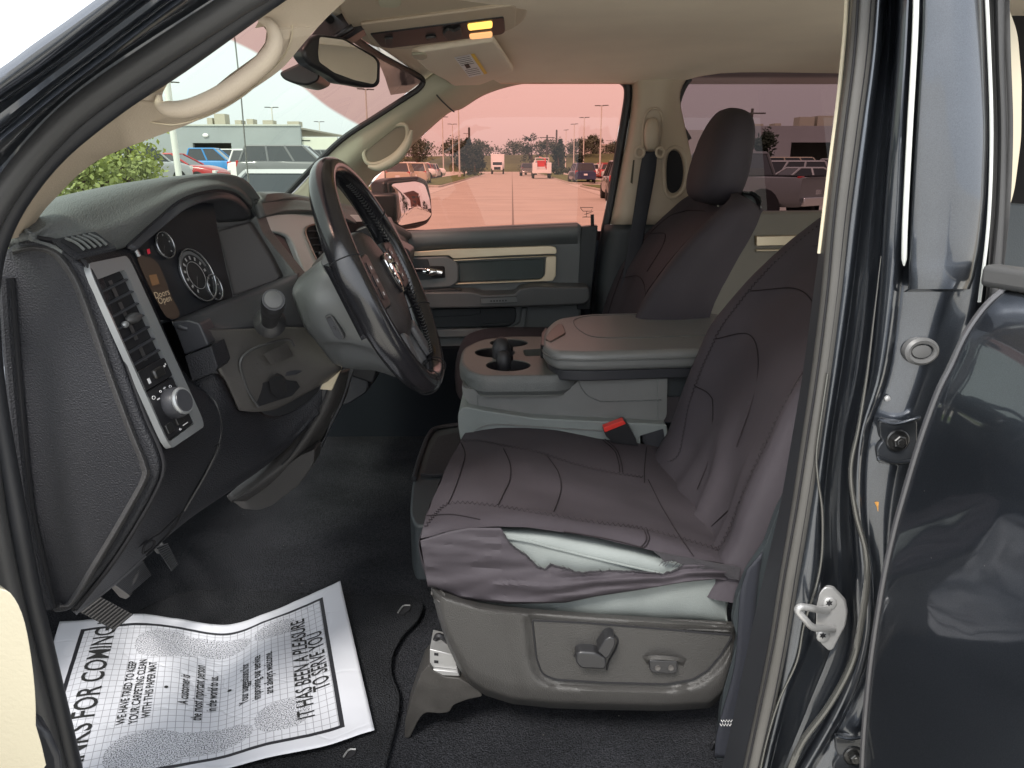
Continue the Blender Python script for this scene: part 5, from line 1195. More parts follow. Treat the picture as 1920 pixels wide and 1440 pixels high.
# skirt below the rip
from mathutils import noise as nz
def tearb(px):      # lower lip of the tear
    tab = [(786, 1014), (840, 997), (880, 990), (941, 990), (944, 1000), (958, 1022), (985, 1040), (1012, 1066), (1022, 1066), (1034, 1058), (1060, 1066), (1090, 1075), (1104, 1072), (1150, 1070), (1200, 1072), (1245, 1076), (1268, 1068), (1284, 1058), (1320, 1058), (1388, 1070)]
    v = interp(tab, px)[0]
    if 946 < px < 1280: v += 2.6 * nz.noise(Vector((px * .11, 0, 0))) + 1.4 * nz.noise(Vector((px * .4, 3, 0)))
    return v
def skbot(px): return interp([(786, 1100), (808, 1102), (870, 1124), (950, 1133), (1060, 1130), (1120, 1118), (1200, 1106), (1280, 1092), (1340, 1086), (1388, 1092)], px)[0]
xs = np.linspace(788, 1382, 190); rowsS = []
for i in range(25):
    t = i / 24; r_ = []
    for px in xs:
        a = tearb(px); b = skbot(px); py = a + (b - a) * t
        # drapes: long folds gathering to the right rear corner
        fx = (px - 788) / 594
        ph_ = 5 + (py - 1040) * .10 * (1 + 1.3 * fx) + fx * 2.2
        fold = .0028 * math.sin(ph_ * 1.6 + 2.5 * nz.noise(Vector((px * .008, py * .02, 4)))) * min(1, .15 + fx * 1.3) + .0065 * nz.noise(Vector((px * .006 + py * .004, py * .045 - px * .006, 1))) + .002 * nz.noise(Vector((px * .02, py * .12, 7)))
        y = .2035 - .004 * math.sin(math.pi * t) + fold * math.sin(math.pi * min(1, t * 3 + .15) / 2) + (.004 if t > .97 else 0)
        if px > 1340: y += (px - 1340) / 42 * .012
        pxx = px + (0 if px > 830 else (py - 1014) * .16 * (1 - (px - 788) / 42))
        r_.append(P(pxx, py, y))
    rowsS.append(r_)
skirt = build('cover_skirt', MB().grid(rowsS), M['cover'], cc_, solid=-.0012)
mb = MB()
edge_ = [P(px, tearb(px), .2025) for px in np.linspace(944, 1280, 130)]
mb.tube(edge_, .0012, 5)
for i in range(60):
    px = 950 + 330 * random.random(); p0 = P(px, tearb(px) + 1, .2015); d = Vector(((random.random() - .5) * .012, -.001 - .003 * random.random(), (random.random() - .3) * .010))
    mb.tube([p0, p0 + d * .5 + Vector((.001, 0, 0)), p0 + d], .0003, 3)
for i in range(46):
    px = 1240 + 130 * random.random(); p0 = P(px, 1046 + (px - 1240) * .16, .203); d = Vector(((random.random() - .5) * .02, -.002, (random.random() - .8) * .014))
    mb.tube([p0, p0 + d * .5 + Vector((.002, 0, 0)), p0 + d], .0004, 3)
build('frayed_edge', mb, M['coverin'], cc_)
# ragged hanging flap at the end of the rip
fl = [(1225, 1034), (1290, 1046), (1388, 1064), (1386, 1088), (1366, 1084), (1350, 1072), (1322, 1070), (1304, 1058), (1288, 1064), (1262, 1050), (1246, 1054), (1238, 1044)]
build('torn_flap', MB().prism([P(a, b, .2005 + .0015 * (i % 3)) for i, (a, b) in enumerate(fl)], (0, .0015, 0)), M['coverin'], cc_)
mb = MB()
pxs = lambda pts, h=.0022: None
def on_grid(pts, lift=.0022):
    """drape a pixel polyline on the cushion top: nearest hit of the view ray with the cover grid"""
    from mathutils.bvhtree import BVHTree
    global _bvh
    try: _bvh
    except NameError:
        vs = [p for r in Gc for p in r]; nc = len(Gc[0]); fs = [(i * nc + j, i * nc + j + 1, (i + 1) * nc + j + 1, (i + 1) * nc + j) for i in range(len(Gc) - 1) for j in range(nc - 1)]
        _bvh = BVHTree.FromPolygons(vs, fs)
    out = []
    for a, b in pts:
        h = _bvh.ray_cast(CAM, ray(a, b).normalized())
        if h[0] is not None:
            n_ = h[1] if h[1].dot(CAM - h[0]) > 0 else -h[1]; out.append(h[0] + n_ * lift)
    return out
S2 = lambda pts, n=6: [tuple(q) for q in spline(pts, n)]
for pts in ([(868, 828), (900, 828), (950, 838), (1010, 850), (1080, 872), (1150, 888), (1205, 896)], [(798, 990), (815, 968), (840, 947), (880, 945), (940, 952), (1000, 962), (1060, 972), (1120, 982), (1200, 992), (1250, 1004), (1320, 1024), (1370, 1040)]):
    q = on_grid(S2(pts))
    if len(q) > 2: zigzag(mb, q, .0022)
for pts in ([(862, 826), (872, 850), (866, 880), (850, 925), (840, 946)], [(944, 842), (956, 870), (956, 900), (945, 925), (934, 948)], [(1026, 856), (1046, 885), (1052, 915), (1046, 940), (1038, 960)], [(1212, 840), (1208, 880), (1208, 905)], [(1215, 900), (1240, 950), (1270, 1000), (1300, 1044)], [(1130, 826), (1152, 846), (1160, 870), (1162, 886)], [(1134, 824), (1156, 844), (1165, 870), (1167, 886)], [(1208, 996), (1212, 1010), (1206, 1022), (1195, 1030)], [(1213, 996), (1217, 1010), (1211, 1024), (1200, 1032)], [(800, 968), (850, 966), (900, 975)], [(800, 1010), (850, 995), (940, 990), (1040, 996), (1140, 1012), (1220, 1032)]):
    q = on_grid(S2(pts), .0012)
    if len(q) > 2: mb.tube(q, .0009, 5)
build('cover_seam', mb, M['seam'], cc_)
# passenger covers
pb = C_back(1.325, .262, -.055, 'backrest_cover', 'black cloth cover on the backrest of the far passenger seat, below the black headrest', 'black seat covers')
mb = MB()
wp2 = lambda pts: [back_pt(1.325, .262, -.055, w, z, .003) for w, z in [tuple(q) for q in spline(pts, 6)]]
for pts in ([(-.62, 1.40), (-.80, 1.37), (-.80, 1.25), (-.72, 1.12), (-.70, 1.02)], [(.60, 1.40), (.80, 1.37), (.80, 1.25), (.74, 1.1), (.72, 1.0)], [(.8, 1.33), (.55, 1.335), (.3, 1.30), (.2, 1.24)], [(-.62, 1.40), (0, 1.405), (.60, 1.40)], [(.78, 1.20), (.4, 1.22), (-.2, 1.2), (-.75, 1.15)]):
    mb.tube(wp2(pts), .0012, 5)
mb.prism([back_pt(1.325, .262, -.055, w, z, .0035) for w, z in ((-.60, 1.288), (-.64, 1.288), (-.64, 1.272), (-.60, 1.272))], (.001, 0, 0), 1)
build('cover_seam', mb, [M['seam'], M['white']], pb)
hax = (Vector((.96, 0, -.22)).normalized(), Vector((0, 1, 0)), Vector((.22, 0, .96)).normalized())
mb = MB(); rows = []
hc = Vector((.540, 1.318, 1.540))
for i in range(17):
    ph = -math.pi / 2 + math.pi * i / 16; row = []
    for k in range(36):
        th = 2 * math.pi * k / 36
        sg = lambda v, e: (1 if v >= 0 else -1) * abs(v) ** e
        c0 = sg(math.cos(ph), .50); zz = sg(math.sin(ph), .80)
        wdt = .142 * (1 - .12 * max(0, zz)) ; dpt = .062 * (1 - .18 * zz)
        row.append(hc + hax[0] * dpt * c0 * sg(math.cos(th), .8) + hax[1] * wdt * c0 * sg(math.sin(th), .8) + hax[2] * .120 * zz)
    rows.append(row)
hcv = build('headrest_cover', MB().grid(displace(rows, .002, 18), cu=True), M['cover'], weld=True); tag(hcv, 'rounded black cloth headrest cover on top of the passenger seat', 'headrest cover')
mb = MB().tube([hc + hax[0] * (-.064 + .0) * math.cos(t * .5) + hax[1] * .02 + hax[2] * .100 * math.sin(t) for t in np.linspace(-1.3, 1.3, 12)], .0011, 5)
pcv = build('cushion_cover', rbox(MB(), (-.155, 1.10, .90), (.36, 1.60, 1.055), 4.5), M['cover'], weld=True); tag(pcv, 'black cloth cover on the passenger seat cushion, mostly behind the grey cup holder console', 'seat cover', 'black seat covers')

# ================================================================ FLOOR THINGS
mo = rpoly([(250, 1150), (330, 1112), (420, 1104), (560, 1112), (690, 1116), (772, 1116), (794, 1132), (786, 1160), (752, 1192), (732, 1232), (732, 1268), (748, 1300), (746, 1345), (722, 1440), (700, 1580), (-150, 1580), (60, 1260)], [20, 20, 10, 10, 10, 14, 12, 20, 20, 20, 20, 14, 10, 0, 0, 0, 30], 4)
fm = build('floor_mat', MB().prism([PZ(a, b, .694) for a, b in mo], (0, 0, -.008)), M['carpet2'], bevel=.003, seg=2); tag(fm, 'black carpet floor mat with notched edge under the white paper mat', 'floor mat')
build('mat_binding', MB().tube([PZ(a, b, .6935) for a, b in mo[:-12]], .0016, 6), M['carpet2'], fm)
for cx, cy in ((757, 1142), (655, 1412)):
    mb = MB().prism([PZ(cx + a, cy + b, .697) for a, b in rpoly([(-14, 8), (-2, -8), (14, -9), (12, 1), (0, 9)], 4)], (0, 0, -.003), 0).tube([Vector(q) for q in spline([PZ(cx + a, cy + b, .699) for a, b in ((-11, 7), (-1, -6), (12, -7))], 4)], .0014, 6, 1)
    build('mat_clip', mb, [M['void'], M['steel']], fm)
# paper mat
topr = [(112, 1166), (190, 1160), (262, 1150), (330, 1160), (420, 1171), (500, 1150), (570, 1120), (638, 1089)]
botr = [(-20, 1545), (90, 1518), (195, 1490), (300, 1470), (405, 1445), (505, 1420), (603, 1400), (702, 1368)]
zt = [.728, .722, .716, .718, .722, .714, .708, .712]; zb = [.706, .705, .708, .704, .707, .704, .707, .704]
zm = [.712, .722, .706, .716, .704, .716, .703, .708]
t1 = [PZ(a, b, z) for (a, b), z in zip(topr, zt)]; b1 = [PZ(a, b, z) for (a, b), z in zip(botr, zb)]
def mrow(t, zs): return [Vector(((1 - t) * a.x + t * b.x, (1 - t) * a.y + t * b.y, z)) for a, b, z in zip(t1, b1, zs)]
PG = gridfill([b1, mrow(.66, [(a + b) / 2 for a, b in zip(zm, zb)]), mrow(.33, zm), t1], 14, 20)
from mathutils import noise
PG = [[p + Vector((0, 0, .0018 * noise.noise(p * 14) + .0006 * noise.noise(p * 50))) for p in r_] for r_ in PG]
def paper(u, v, h=0):
    i = min(max(v, 0), 1) * (len(PG) - 1); j = min(max(u, 0), 1) * (len(PG[0]) - 1); i0 = min(int(i), len(PG) - 2); j0 = min(int(j), len(PG[0]) - 2); s_ = i - i0; t = j - j0
    p = PG[i0][j0] * (1 - s_) * (1 - t) + PG[i0][j0 + 1] * (1 - s_) * t + PG[i0 + 1][j0] * s_ * (1 - t) + PG[i0 + 1][j0 + 1] * s_ * t
    n_ = (PG[i0][j0 + 1] - PG[i0][j0]).cross(PG[i0 + 1][j0] - PG[i0][j0]).normalized()
    if n_.z < 0: n_ = -n_
    return p + n_ * h
pm = bpy.data.materials.new('printed paper mat'); pm.use_nodes = True; n = pm.node_tree.nodes; l = pm.node_tree.links; b = n['Principled BSDF']; b.inputs['Roughness'].default_value = .6
uvn = n.new('ShaderNodeTexCoord'); sx = n.new('ShaderNodeSeparateXYZ'); l.new(uvn.outputs['UV'], sx.inputs[0])
def mth(op, a, b_=None, c=None):
    q = n.new('ShaderNodeMath'); q.operation = op
    for i, v in enumerate((a, b_, c)):
        if v is None: continue
        if isinstance(v, (int, float)): q.inputs[i].default_value = v
        else: l.new(v, q.inputs[i])
    return q.outputs[0]
U, V = sx.outputs[0], sx.outputs[1]
def inside(u0, u1, v0, v1):
    return mth('MULTIPLY', mth('MULTIPLY', mth('GREATER_THAN', U, u0), mth('LESS_THAN', U, u1)), mth('MULTIPLY', mth('GREATER_THAN', V, v0), mth('LESS_THAN', V, v1)))
bo = inside(.082, .925, .062, .935); bi = inside(.097, .912, .078, .918)
border = mth('SUBTRACT', bo, bi)
gu = mth('LESS_THAN', mth('FRACT', mth('MULTIPLY', U, 44)), .09); gv = mth('LESS_THAN', mth('FRACT', mth('MULTIPLY', V, 30)), .08)
gridl = mth('MULTIPLY', mth('MAXIMUM', gu, gv), bi)
def ellm(cu, cv, ru, rv, sk=0):
    a = mth('DIVIDE', mth('SUBTRACT', U, cu), ru); b_ = mth('DIVIDE', mth('SUBTRACT', mth('SUBTRACT', V, cv), mth('MULTIPLY', mth('SUBTRACT', U, cu), sk)), rv)
    a4 = mth('POWER', mth('ABSOLUTE', a), 2.3); b4 = mth('POWER', mth('ABSOLUTE', b_), 2.3)
    return mth('LESS_THAN', mth('ADD', a4, b4), 1)
def mx2(*a):
    r_ = a[0]
    for q in a[1:]: r_ = mth('MAXIMUM', r_, q)
    return r_
# foot prints: sole, waist and heel, far and near
foot = mx2(ellm(.40, .80, .115, .095), ellm(.54, .815, .12, .065), ellm(.745, .825, .075, .065), ellm(.38, .165, .12, .10), ellm(.54, .175, .13, .07), ellm(.755, .215, .082, .085))
ntx = n.new('ShaderNodeTexNoise'); ntx.inputs['Scale'].default_value = 260; ntx.inputs['Detail'].default_value = 1; ntx.inputs['Roughness'].default_value = .5; l.new(uvn.outputs['UV'], ntx.inputs['Vector'])
st_ = mth('MULTIPLY', foot, mth('LESS_THAN', ntx.outputs['Fac'], .475))
nobg = mth('SUBTRACT', 1, foot)
ink = mth('MAXIMUM', mth('MAXIMUM', border, mth('MULTIPLY', st_, .85)), mth('MULTIPLY', mth('MULTIPLY', gridl, nobg), .55))
mxp = n.new('ShaderNodeMix'); mxp.data_type = 'RGBA'; mxp.inputs['A'].default_value = (.50, .51, .55, 1); mxp.inputs['B'].default_value = (.012, .012, .016, 1)
cv_ = n.new('ShaderNodeTexVoronoi'); cv_.feature = 'DISTANCE_TO_EDGE'; cv_.inputs['Scale'].default_value = 5.5; wn1 = n.new('ShaderNodeTexNoise'); wn1.inputs['Scale'].default_value = 3; l.new(uvn.outputs['UV'], wn1.inputs['Vector'])
wm1 = n.new('ShaderNodeMix'); wm1.data_type = 'RGBA'; wm1.inputs['Factor'].default_value = .35; l.new(uvn.outputs['UV'], wm1.inputs['A']); l.new(wn1.outputs['Color'], wm1.inputs['B']); l.new(wm1.outputs['Result'], cv_.inputs['Vector'])
cs_ = mth('MINIMUM', cv_.outputs['Distance'], .05); cb_ = n.new('ShaderNodeBump'); cb_.inputs['Strength'].default_value = .5; cb_.inputs['Distance'].default_value = .02; l.new(cs_, cb_.inputs['Height']); l.new(cb_.outputs[0], b.inputs['Normal'])
l.new(ink, mxp.inputs['Factor']); l.new(mxp.outputs['Result'], b.inputs['Base Color'])
pp = build('paper_mat', MB().grid(PG, uv=True), pm, solid=-.0004); tag(pp, 'wavy white printed paper mat with footprints and thank-you lettering on the floor', 'paper mat')
# lettering: reads from the near edge to the far edge
LU = (paper(.1, .5) - paper(.9, .5)).length / .8; LV = (paper(.5, .1) - paper(.5, .9)).length / .8
def ptext(body, u, v, size, sx_, bold=0, mb=None):
    vs, fs = text_mesh(body, size, sx_, bold)
    me = bmesh.new()
    bv = [me.verts.new((a, b_, 0)) for a, b_ in vs]
    for f in fs:
        try: me.faces.new([bv[i] for i in f])
        except ValueError: pass
    bmesh.ops.triangulate(me, faces=me.faces)
    for _ in range(2):
        es = [e for e in me.edges if e.calc_length() > .016]
        if es: bmesh.ops.subdivide_edges(me, edges=es, cuts=1, use_grid_fill=False)
        bmesh.ops.triangulate(me, faces=me.faces)
    me.verts.index_update(); V_ = [paper(u - q.co.y / LU, v + q.co.x / LV, .0009) for q in me.verts]; F_ = [tuple(w.index for w in f.verts) for f in me.faces]
    me.free(); mb.add(V_, F_); return mb
PTX = []
def PT(*a): m_ = MB(); ptext(*a, m_); PTX.append(m_)
PT('THANKS FOR COMING IN', .175, .52, .050, .66, .0006)
for t_, u_ in (('WE HAVE TRIED TO KEEP', .292), ('YOUR CARPETING CLEAN', .330), ('WITH THIS PAPER MAT', .368), ('A customer is', .472), ('the most important person', .510), ('in the world to us.', .548), ('Your suggestions for', .642), ('improving our service', .680), ('are always welcome.', .718)):
    PT(t_, u_, .50, .0195, .62 if t_.isupper() else .66, .0003)
PT('IT HAS BEEN A PLEASURE', .826, .50, .036, .62, .0004); PT('TO SERVE YOU', .880, .50, .036, .62, .0004)
for u, v in ((.420, .50), (.596, .50)):
    build('bullet_dot', MB().flat([paper(u + .0065 * math.cos(t), v + .0085 * math.sin(t), .0009) for t in np.linspace(0, 2 * math.pi, 14, endpoint=False)]), M['ink'], pp)
builds('lettering', PTX, M['ink'], pp)
# ================================================================ B PILLAR, STRIKER, REAR DOOR
PY = [-60, 100, 250, 400, 550, 700, 820, 950, 1080, 1200, 1320, 1480]
cA = [1592, 1583, 1563, 1545, 1525, 1505, 1485, 1462, 1432, 1405, 1380, 1345]
cB = [1598, 1589, 1571, 1553, 1541, 1523, 1504, 1484, 1460, 1440, 1414, 1382]
cC = [1645, 1632, 1612, 1592, 1575, 1555, 1538, 1518, 1497, 1478, 1456, 1418]
cD = [1660, 1650, 1632, 1614, 1596, 1575, 1556, 1543, 1540, 1520, 1474, 1434]
cE = [1688, 1680, 1667, 1655, 1645, 1628, 1600, 1594, 1602, 1604, 1560, 1470]
cF = [1716, 1708, 1702, 1699, 1684, 1662, 1624, 1616, 1630, 1628, 1590, 1500]
cG = [1850, 1856, 1862, 1858, 1846, 1800, 1755, 1715, 1685, 1665, 1650, 1640]
cols = [(cB, .10), ([b + 6 for b in cB], .088), ([c - 2 for c in cC], .086), (cC, .07), ([c * .5 + d * .5 for c, d in zip(cC, cD)], .064), (cD, .068), ([d + 4 for d in cD], .078), ([d * .5 + e * .5 for d, e in zip(cD, cE)], .104), ([e - 3 for e in cE], .078), (cE, .046), ([e * .45 + f * .55 for e, f in zip(cE, cF)], .030), (cF, .034), ([f + 5 for f in cF], .044), ([f * .75 + g * .25 for f, g in zip(cF, cG)], .040), ([f * .4 + g * .6 for f, g in zip(cF, cG)], .034), (cG, .046), ([g + 6 for g in cG], .10)]
G = [[P(c[i], PY[i], y) for c, y in cols] for i in range(len(PY))]
bp = build('b_pillar', MB().patch(G, 4, 6), M['paint'], T, solid=-.004)
build('b_pillar_seal', MB().tube([Vector(q) for q in spline([P((b + c) / 2 + 2, y, .076) for b, c, y in zip(cB, cC, PY)], 6)], .0112, 16), mat('weathered door rubber', (.066, .064, .060), .42, bump=.12, bscale=200, var=.15), bp)
mb = MB(); mb.patch([[P(a, y, .12), P(b, y, .082), P(b + 4, y, .09)] for a, b, y in zip(cA, [q + 8 for q in cB], PY)], 3, 5)
build('seal_lip', mb, M['rubberdk'], bp)
ti = [P(a - 1, y, .115) for a, y in zip(cA[:5], PY[:5])]
build('trim_edge', MB().tube([Vector(q) for q in spline([P(1590, -60, .115), P(1584, 60, .115), P(1570, 200, .115), P(1552, 340, .115), P(1536, 475, .115)], 6)], .0022, 8), mat('cream trim edge', (.62, .56, .42), .5), bp)
build('seal_groove', MB().tube([Vector(q) for q in spline([P(b + (c - b) * .30, y, .0655) for b, c, y in zip(cB, cC, PY)], 6)], .0014, 6), M['void'], bp)
build('seal_groove', MB().tube([Vector(q) for q in spline([P(b + (c - b) * .82, y, .0660) for b, c, y in zip(cB, cC, PY)], 6)], .0012, 6), M['void'], bp)
build('flange_glint', MB().tube([Vector(q) for q in spline([P(a, b, .062) for a, b in [(1552, 700), (1540, 780), (1531, 850), (1534, 900), (1542, 960), (1541, 1040), (1530, 1100), (1508, 1170), (1494, 1240), (1462, 1310), (1440, 1380), (1424, 1450)]], 6)], .0016, 8), M['edge'], bp)  # paler tube along the sealant edge; its highlight is put into colour and shape
build('flange_glint', MB().tube([Vector(q) for q in spline([P(a, b, .030) for a, b in [(1652, 480), (1638, 600), (1626, 700), (1610, 800), (1595, 880), (1604, 960), (1622, 1030), (1625, 1090), (1616, 1160), (1598, 1240), (1556, 1320), (1505, 1390), (1474, 1460)]], 6)], [float(v) for v in np.interp(np.arange(73), [0, 22, 40, 73], [.0004, .0024, .0038, .0042])], 10), M['edge'], bp)  # same for the highlight that runs down the ridge
# flange seam lines and the raised applique of the upper pillar
ap = rpoly([(1730, -80), (1726, 60), (1712, 300), (1702, 500), (1702, 538), (1716, 546), (1800, 542), (1826, 530), (1836, 480), (1850, 380), (1856, 250), (1850, 60), (1842, -80)], [0, 5, 5, 5, 8, 6, 8, 14, 10, 5, 5, 5, 0], 4)
apn = MB(); gr = []
for k in range(15):
    t = k / 14; py = -80 + t * 622; xl = float(np.interp(py, [-80, 60, 300, 500, 542], [1729, 1726, 1712, 1702, 1702])); xr = float(np.interp(py, [-80, 60, 250, 380, 480, 542], [1844, 1848, 1854, 1848, 1836, 1818]))
    gr.append([P(xl - 1, py, .030), P(xl + 2, py, .016), P(xl + 14, py, .0095), P((xl + xr) / 2 - 6, py, .002), P((xl + xr) / 2 + 26, py, .002), P(xr - 12, py, .008), P(xr - 2, py, .016), P(xr + 1, py, .03)])
gr.append([p + Vector((0, .02, -.006)) for p in gr[-1]])
build('pillar_applique', apn.patch(gr, 5, 2), M['paint'], bp)
cream = mat('bright edge bead', (.50, .52, .50), .3)
build('applique_bead', MB().tube([Vector(q) for q in spline([P(1719, -80, .012), P(1716, 60, .012), P(1705, 260, .012), P(1697, 420, .014), P(1695, 498, .020)], 6)], [.0026] * 24 + [.0008]), cream, bp)
build('applique_bead', MB().tube([Vector(q) for q in spline([P(1846, -80, .012), P(1853, 60, .012), P(1859, 250, .012), P(1853, 420, .014), P(1836, 566, .020)], 6)], .0016, 8), cream, bp)
# rear door opening seal and the beige trim behind it
G = [[P(a, y, .05), P(a + 8, y, .030), P(b - 6, y, .030), P(b, y, .05)] for a, b, y in [(1858, 1890, -60), (1862, 1888, 100), (1867, 1892, 250), (1862, 1889, 400), (1848, 1880, 540), (1840, 1872, 620)]]
build('rear_door_seal', MB().patch(G, 4, 6), M['rubber'], bp, solid=-.012)
slab('rear_pillar_trim', [(1880, -80), (1886, 0), (1908, 60), (1916, 150), (1915, 260), (1902, 360), (1886, 408), (1870, 420)], .07, .05, mat('cream pillar trim', (.46, .41, .31), .5), T, r=20, bevel=.006)
slab('rear_seat_side', [(1884, 380), (1960, 385), (1960, 620), (1860, 620), (1866, 480)], .20, .10, M['doordk'], T, r=8, bevel=.01)
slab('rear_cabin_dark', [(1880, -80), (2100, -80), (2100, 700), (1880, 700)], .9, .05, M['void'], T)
# oval plug, small rivets, hinges
pc = P(1726, 658, .036)
ax1 = Vector((1, 0, 0)); ax2 = Vector((0, .05, 1)).normalized(); nn_ = Vector((0, -1, 0))
def oval(rx, ry, h, n=30, fl=0):
    return [pc + ax1 * ((rx) * math.cos(t)) + ax2 * ry * math.sin(t) + nn_ * h for t in np.linspace(0, 2 * math.pi, n, endpoint=False)]
mb = MB().grid([oval(.0185, .0150, -.004), oval(.0180, .0148, .003), oval(.0150, .0120, .0055), oval(.0122, .0088, .0045), oval(.0115, .0078, .0), oval(.0100, .0068, .003), oval(.0030, .0022, .0036), oval(.0001, .0001, .0036)], 0, cu=True)
build('pillar_plug', mb, mat('grey rubber plug', (.085, .085, .085), .45), bp)
build('rivet', MB().lathe([(.0035, 0), (.003, .002), (.001, .003)], P(1663, 747, .040), (0, -1, 0), 14), M['steel'], bp)
def hinge(cx, cy, s, y):
    q = lambda pts, yy: [P(cx + a * s, cy + b * s, yy) for a, b in pts]
    h = build('door_hinge', MB().prism(q(rpoly([(-32, -36), (40, -36), (40, 44), (-32, 44), (-36, 20), (-30, 8), (-24, 2), (-30, -6)], 5), y), (0, .006, 0)), mat('painted hinge', (.03, .033, .038), .35, metal=.3, coat=.5), bp, bevel=.0012)
    mb = MB(); mbh = MB()
    mb.patch([q([(-30, -40), (0, -34), (46, -48)], y - .006), q([(-32, -36), (0, -30), (46, -42)], y - .020), q([(-30, -31), (0, -26), (46, -36)], y - .006)], 5, 4)
    mbh.patch([q([(-34, 28), (0, 38), (44, 30)], y - .006), q([(-34, 36), (0, 44), (44, 38)], y - .020), q([(-28, 44), (0, 48), (40, 44)], y - .006)], 5, 4)
    builds('hinge_leaf', [mb, mbh], M['paint'], h, solid=.002)
    c_ = P(cx + 2 * s, cy, y)
    mb = MB().lathe([(.0125 * s, 0), (.0125 * s, .002), (.011 * s, .003)], c_, (0, -1, .05), 28).lathe([(.0072 * s, .002), (.0072 * s, .008), (.006 * s, .009)], c_, (0, -1, .05), 6)
    mb.lathe([(.0035 * s, .009), (.0030 * s, .0095)], c_, (0, -1, .05), 8)
    build('hinge_bolt', mb, M['darkmetal'], h)
hinge(1680, 825, 1.0, .034); hinge(1598, 1416, 1.0, .034)
# striker
st_ = rpoly([(1536, 1112), (1546, 1101), (1560, 1102), (1584, 1128), (1588, 1150), (1584, 1176), (1578, 1186), (1562, 1218), (1554, 1221), (1540, 1208), (1529, 1190), (1530, 1140)], 5, 3)
sk_ = build('door_striker', MB().prism(px3(st_, .066), (.004, .006, 0)), M['steel'], bp, bevel=.0015)
lp2 = [(1562, 1180), (1545, 1178), (1524, 1176), (1508, 1160), (1496, 1146), (1500, 1138), (1520, 1140), (1535, 1143), (1552, 1144)]
pts = [P(a, b, yy) for (a, b), yy in zip(lp2, [.064, .050, .036, .030, .030, .030, .036, .050, .064])]
build('striker_loop', MB().tube([Vector(q) for q in spline(pts, 4)], .0042, 12), M['steel'], sk_)
for a, b in ((1555, 1131), (1543, 1192)):
    c_ = P(a, b, .066); build('striker_screw', MB().lathe([(.0085, 0), (.0082, .002), (.006, .003)], c_, (0, -1, 0), 24), M['steel'], sk_, bevel=.0004)
for a, b in ((1555, 1131), (1543, 1192)):
    mb = MB(); c_ = P(a, b, .0625)
    mb.flat([c_ + Vector((math.cos(t), 0, math.sin(t))) * (.0046 if k % 2 else .0026) for k, t in enumerate(np.linspace(0, 2 * math.pi, 12, endpoint=False))])
    build('screw_socket', mb, M['void'], sk_)
build('rust_spot', MB().prism(px3(rpoly([(1640, 942), (1654, 940), (1650, 950), (1648, 966), (1644, 950)], 2), .0385), (0, .001, 0)), mat('rust', (.45, .22, .05), .8, var=.4, vscale=300), bp)

# ---- rear door, swung open; its glossy skin faces the picture's left
ED = [(1886, 520), (1884, 545), (1860, 566), (1838, 592), (1812, 632), (1788, 684), (1765, 730), (1742, 790), (1722, 850), (1700, 925), (1682, 990), (1664, 1070), (1650, 1150), (1638, 1230), (1629, 1310), (1622, 1400), (1618, 1500)]
eg = [P(a, b, -.015) for a, b in ED[1:]]
th = R(73); dv = Vector((math.cos(th), -math.sin(th), 0)); dn = Vector((-math.sin(th), -math.cos(th), 0))
G = []
for p in eg:
    zb = (1.41 - p.z)   # below the belt line
    bul = .016 * math.exp(-((zb - .12) / .10) ** 2)
    G.append([p - dn * .030 + dv * .004, p - dn * .012 - dv * .002, p, p + dv * .012 + dn * .003] + [p + dv * s + dn * (bul * min(1, s * 8) + .012 * math.sin(min(1, s / .9) * math.pi) + .003) for s in (.05, .12, .25, .45, .7, .95)])
rd = build('rear_door', MB().patch(G, 4, 4), mat_rd if 'mat_rd' in globals() else M['paint'], T, solid=-.02)
tp0 = eg[0] + dn * .0
mb = MB().box(tp0 + dv * .45 + Vector((0, 0, .012)) - dn * .004, (.95, .022, .022), (dv, dn, Vector((0, 0, 1))))
build('belt_moulding', mb, mat('grey belt moulding', (.07, .07, .07), .45), rd, bevel=.006, seg=3)
build('door_edge', MB().tube([Vector(q) for q in spline([p + dn * .002 - dv * .001 for p in eg], 5)], .0032, 8), mat('dusty edge', (.06, .06, .065), .4, metal=.3, coat=.5), rd)
build('rear_door_card', MB().box(tp0 + dv * .47 - dn * .06 + Vector((0, 0, -.42)), (.92, .02, .74), (dv, dn, Vector((0, 0, 1)))), M['door'], rd)
# ================================================================ OUTSIDE: ground, road, grass, cars, lamps, trees, buildings
def gmat(name, col, var, sc, jx=0, jy=0, jw=.012, rough=.85):
    m = mat(name, col, rough, var=var, vscale=sc, bump=.15, bscale=60)
    if jx:
        n = m.node_tree.nodes; l = m.node_tree.links; b = n['Principled BSDF']; src = b.inputs['Base Color'].links[0].from_socket
        tc = n.new('ShaderNodeTexCoord'); s_ = n.new('ShaderNodeSeparateXYZ'); l.new(tc.outputs['Object'], s_.inputs[0])
        ms = []
        for ax_i, j in ((0, jx), (1, jy)):
            d = n.new('ShaderNodeMath'); d.operation = 'DIVIDE'; l.new(s_.outputs[ax_i], d.inputs[0]); d.inputs[1].default_value = j
            f = n.new('ShaderNodeMath'); f.operation = 'FRACT'; l.new(d.outputs[0], f.inputs[0])
            g = n.new('ShaderNodeMath'); g.operation = 'LESS_THAN'; l.new(f.outputs[0], g.inputs[0]); g.inputs[1].default_value = jw; ms.append(g.outputs[0])
        mx_ = n.new('ShaderNodeMath'); mx_.operation = 'MAXIMUM'; l.new(ms[0], mx_.inputs[0]); l.new(ms[1], mx_.inputs[1])
        mm_ = n.new('ShaderNodeMix'); mm_.data_type = 'RGBA'; l.new(mx_.outputs[0], mm_.inputs['Factor']); l.new(src, mm_.inputs['A']); mm_.inputs['B'].default_value = (col[0] * .45, col[1] * .45, col[2] * .45, 1)
        l.new(mm_.outputs['Result'], b.inputs['Base Color'])
    return m
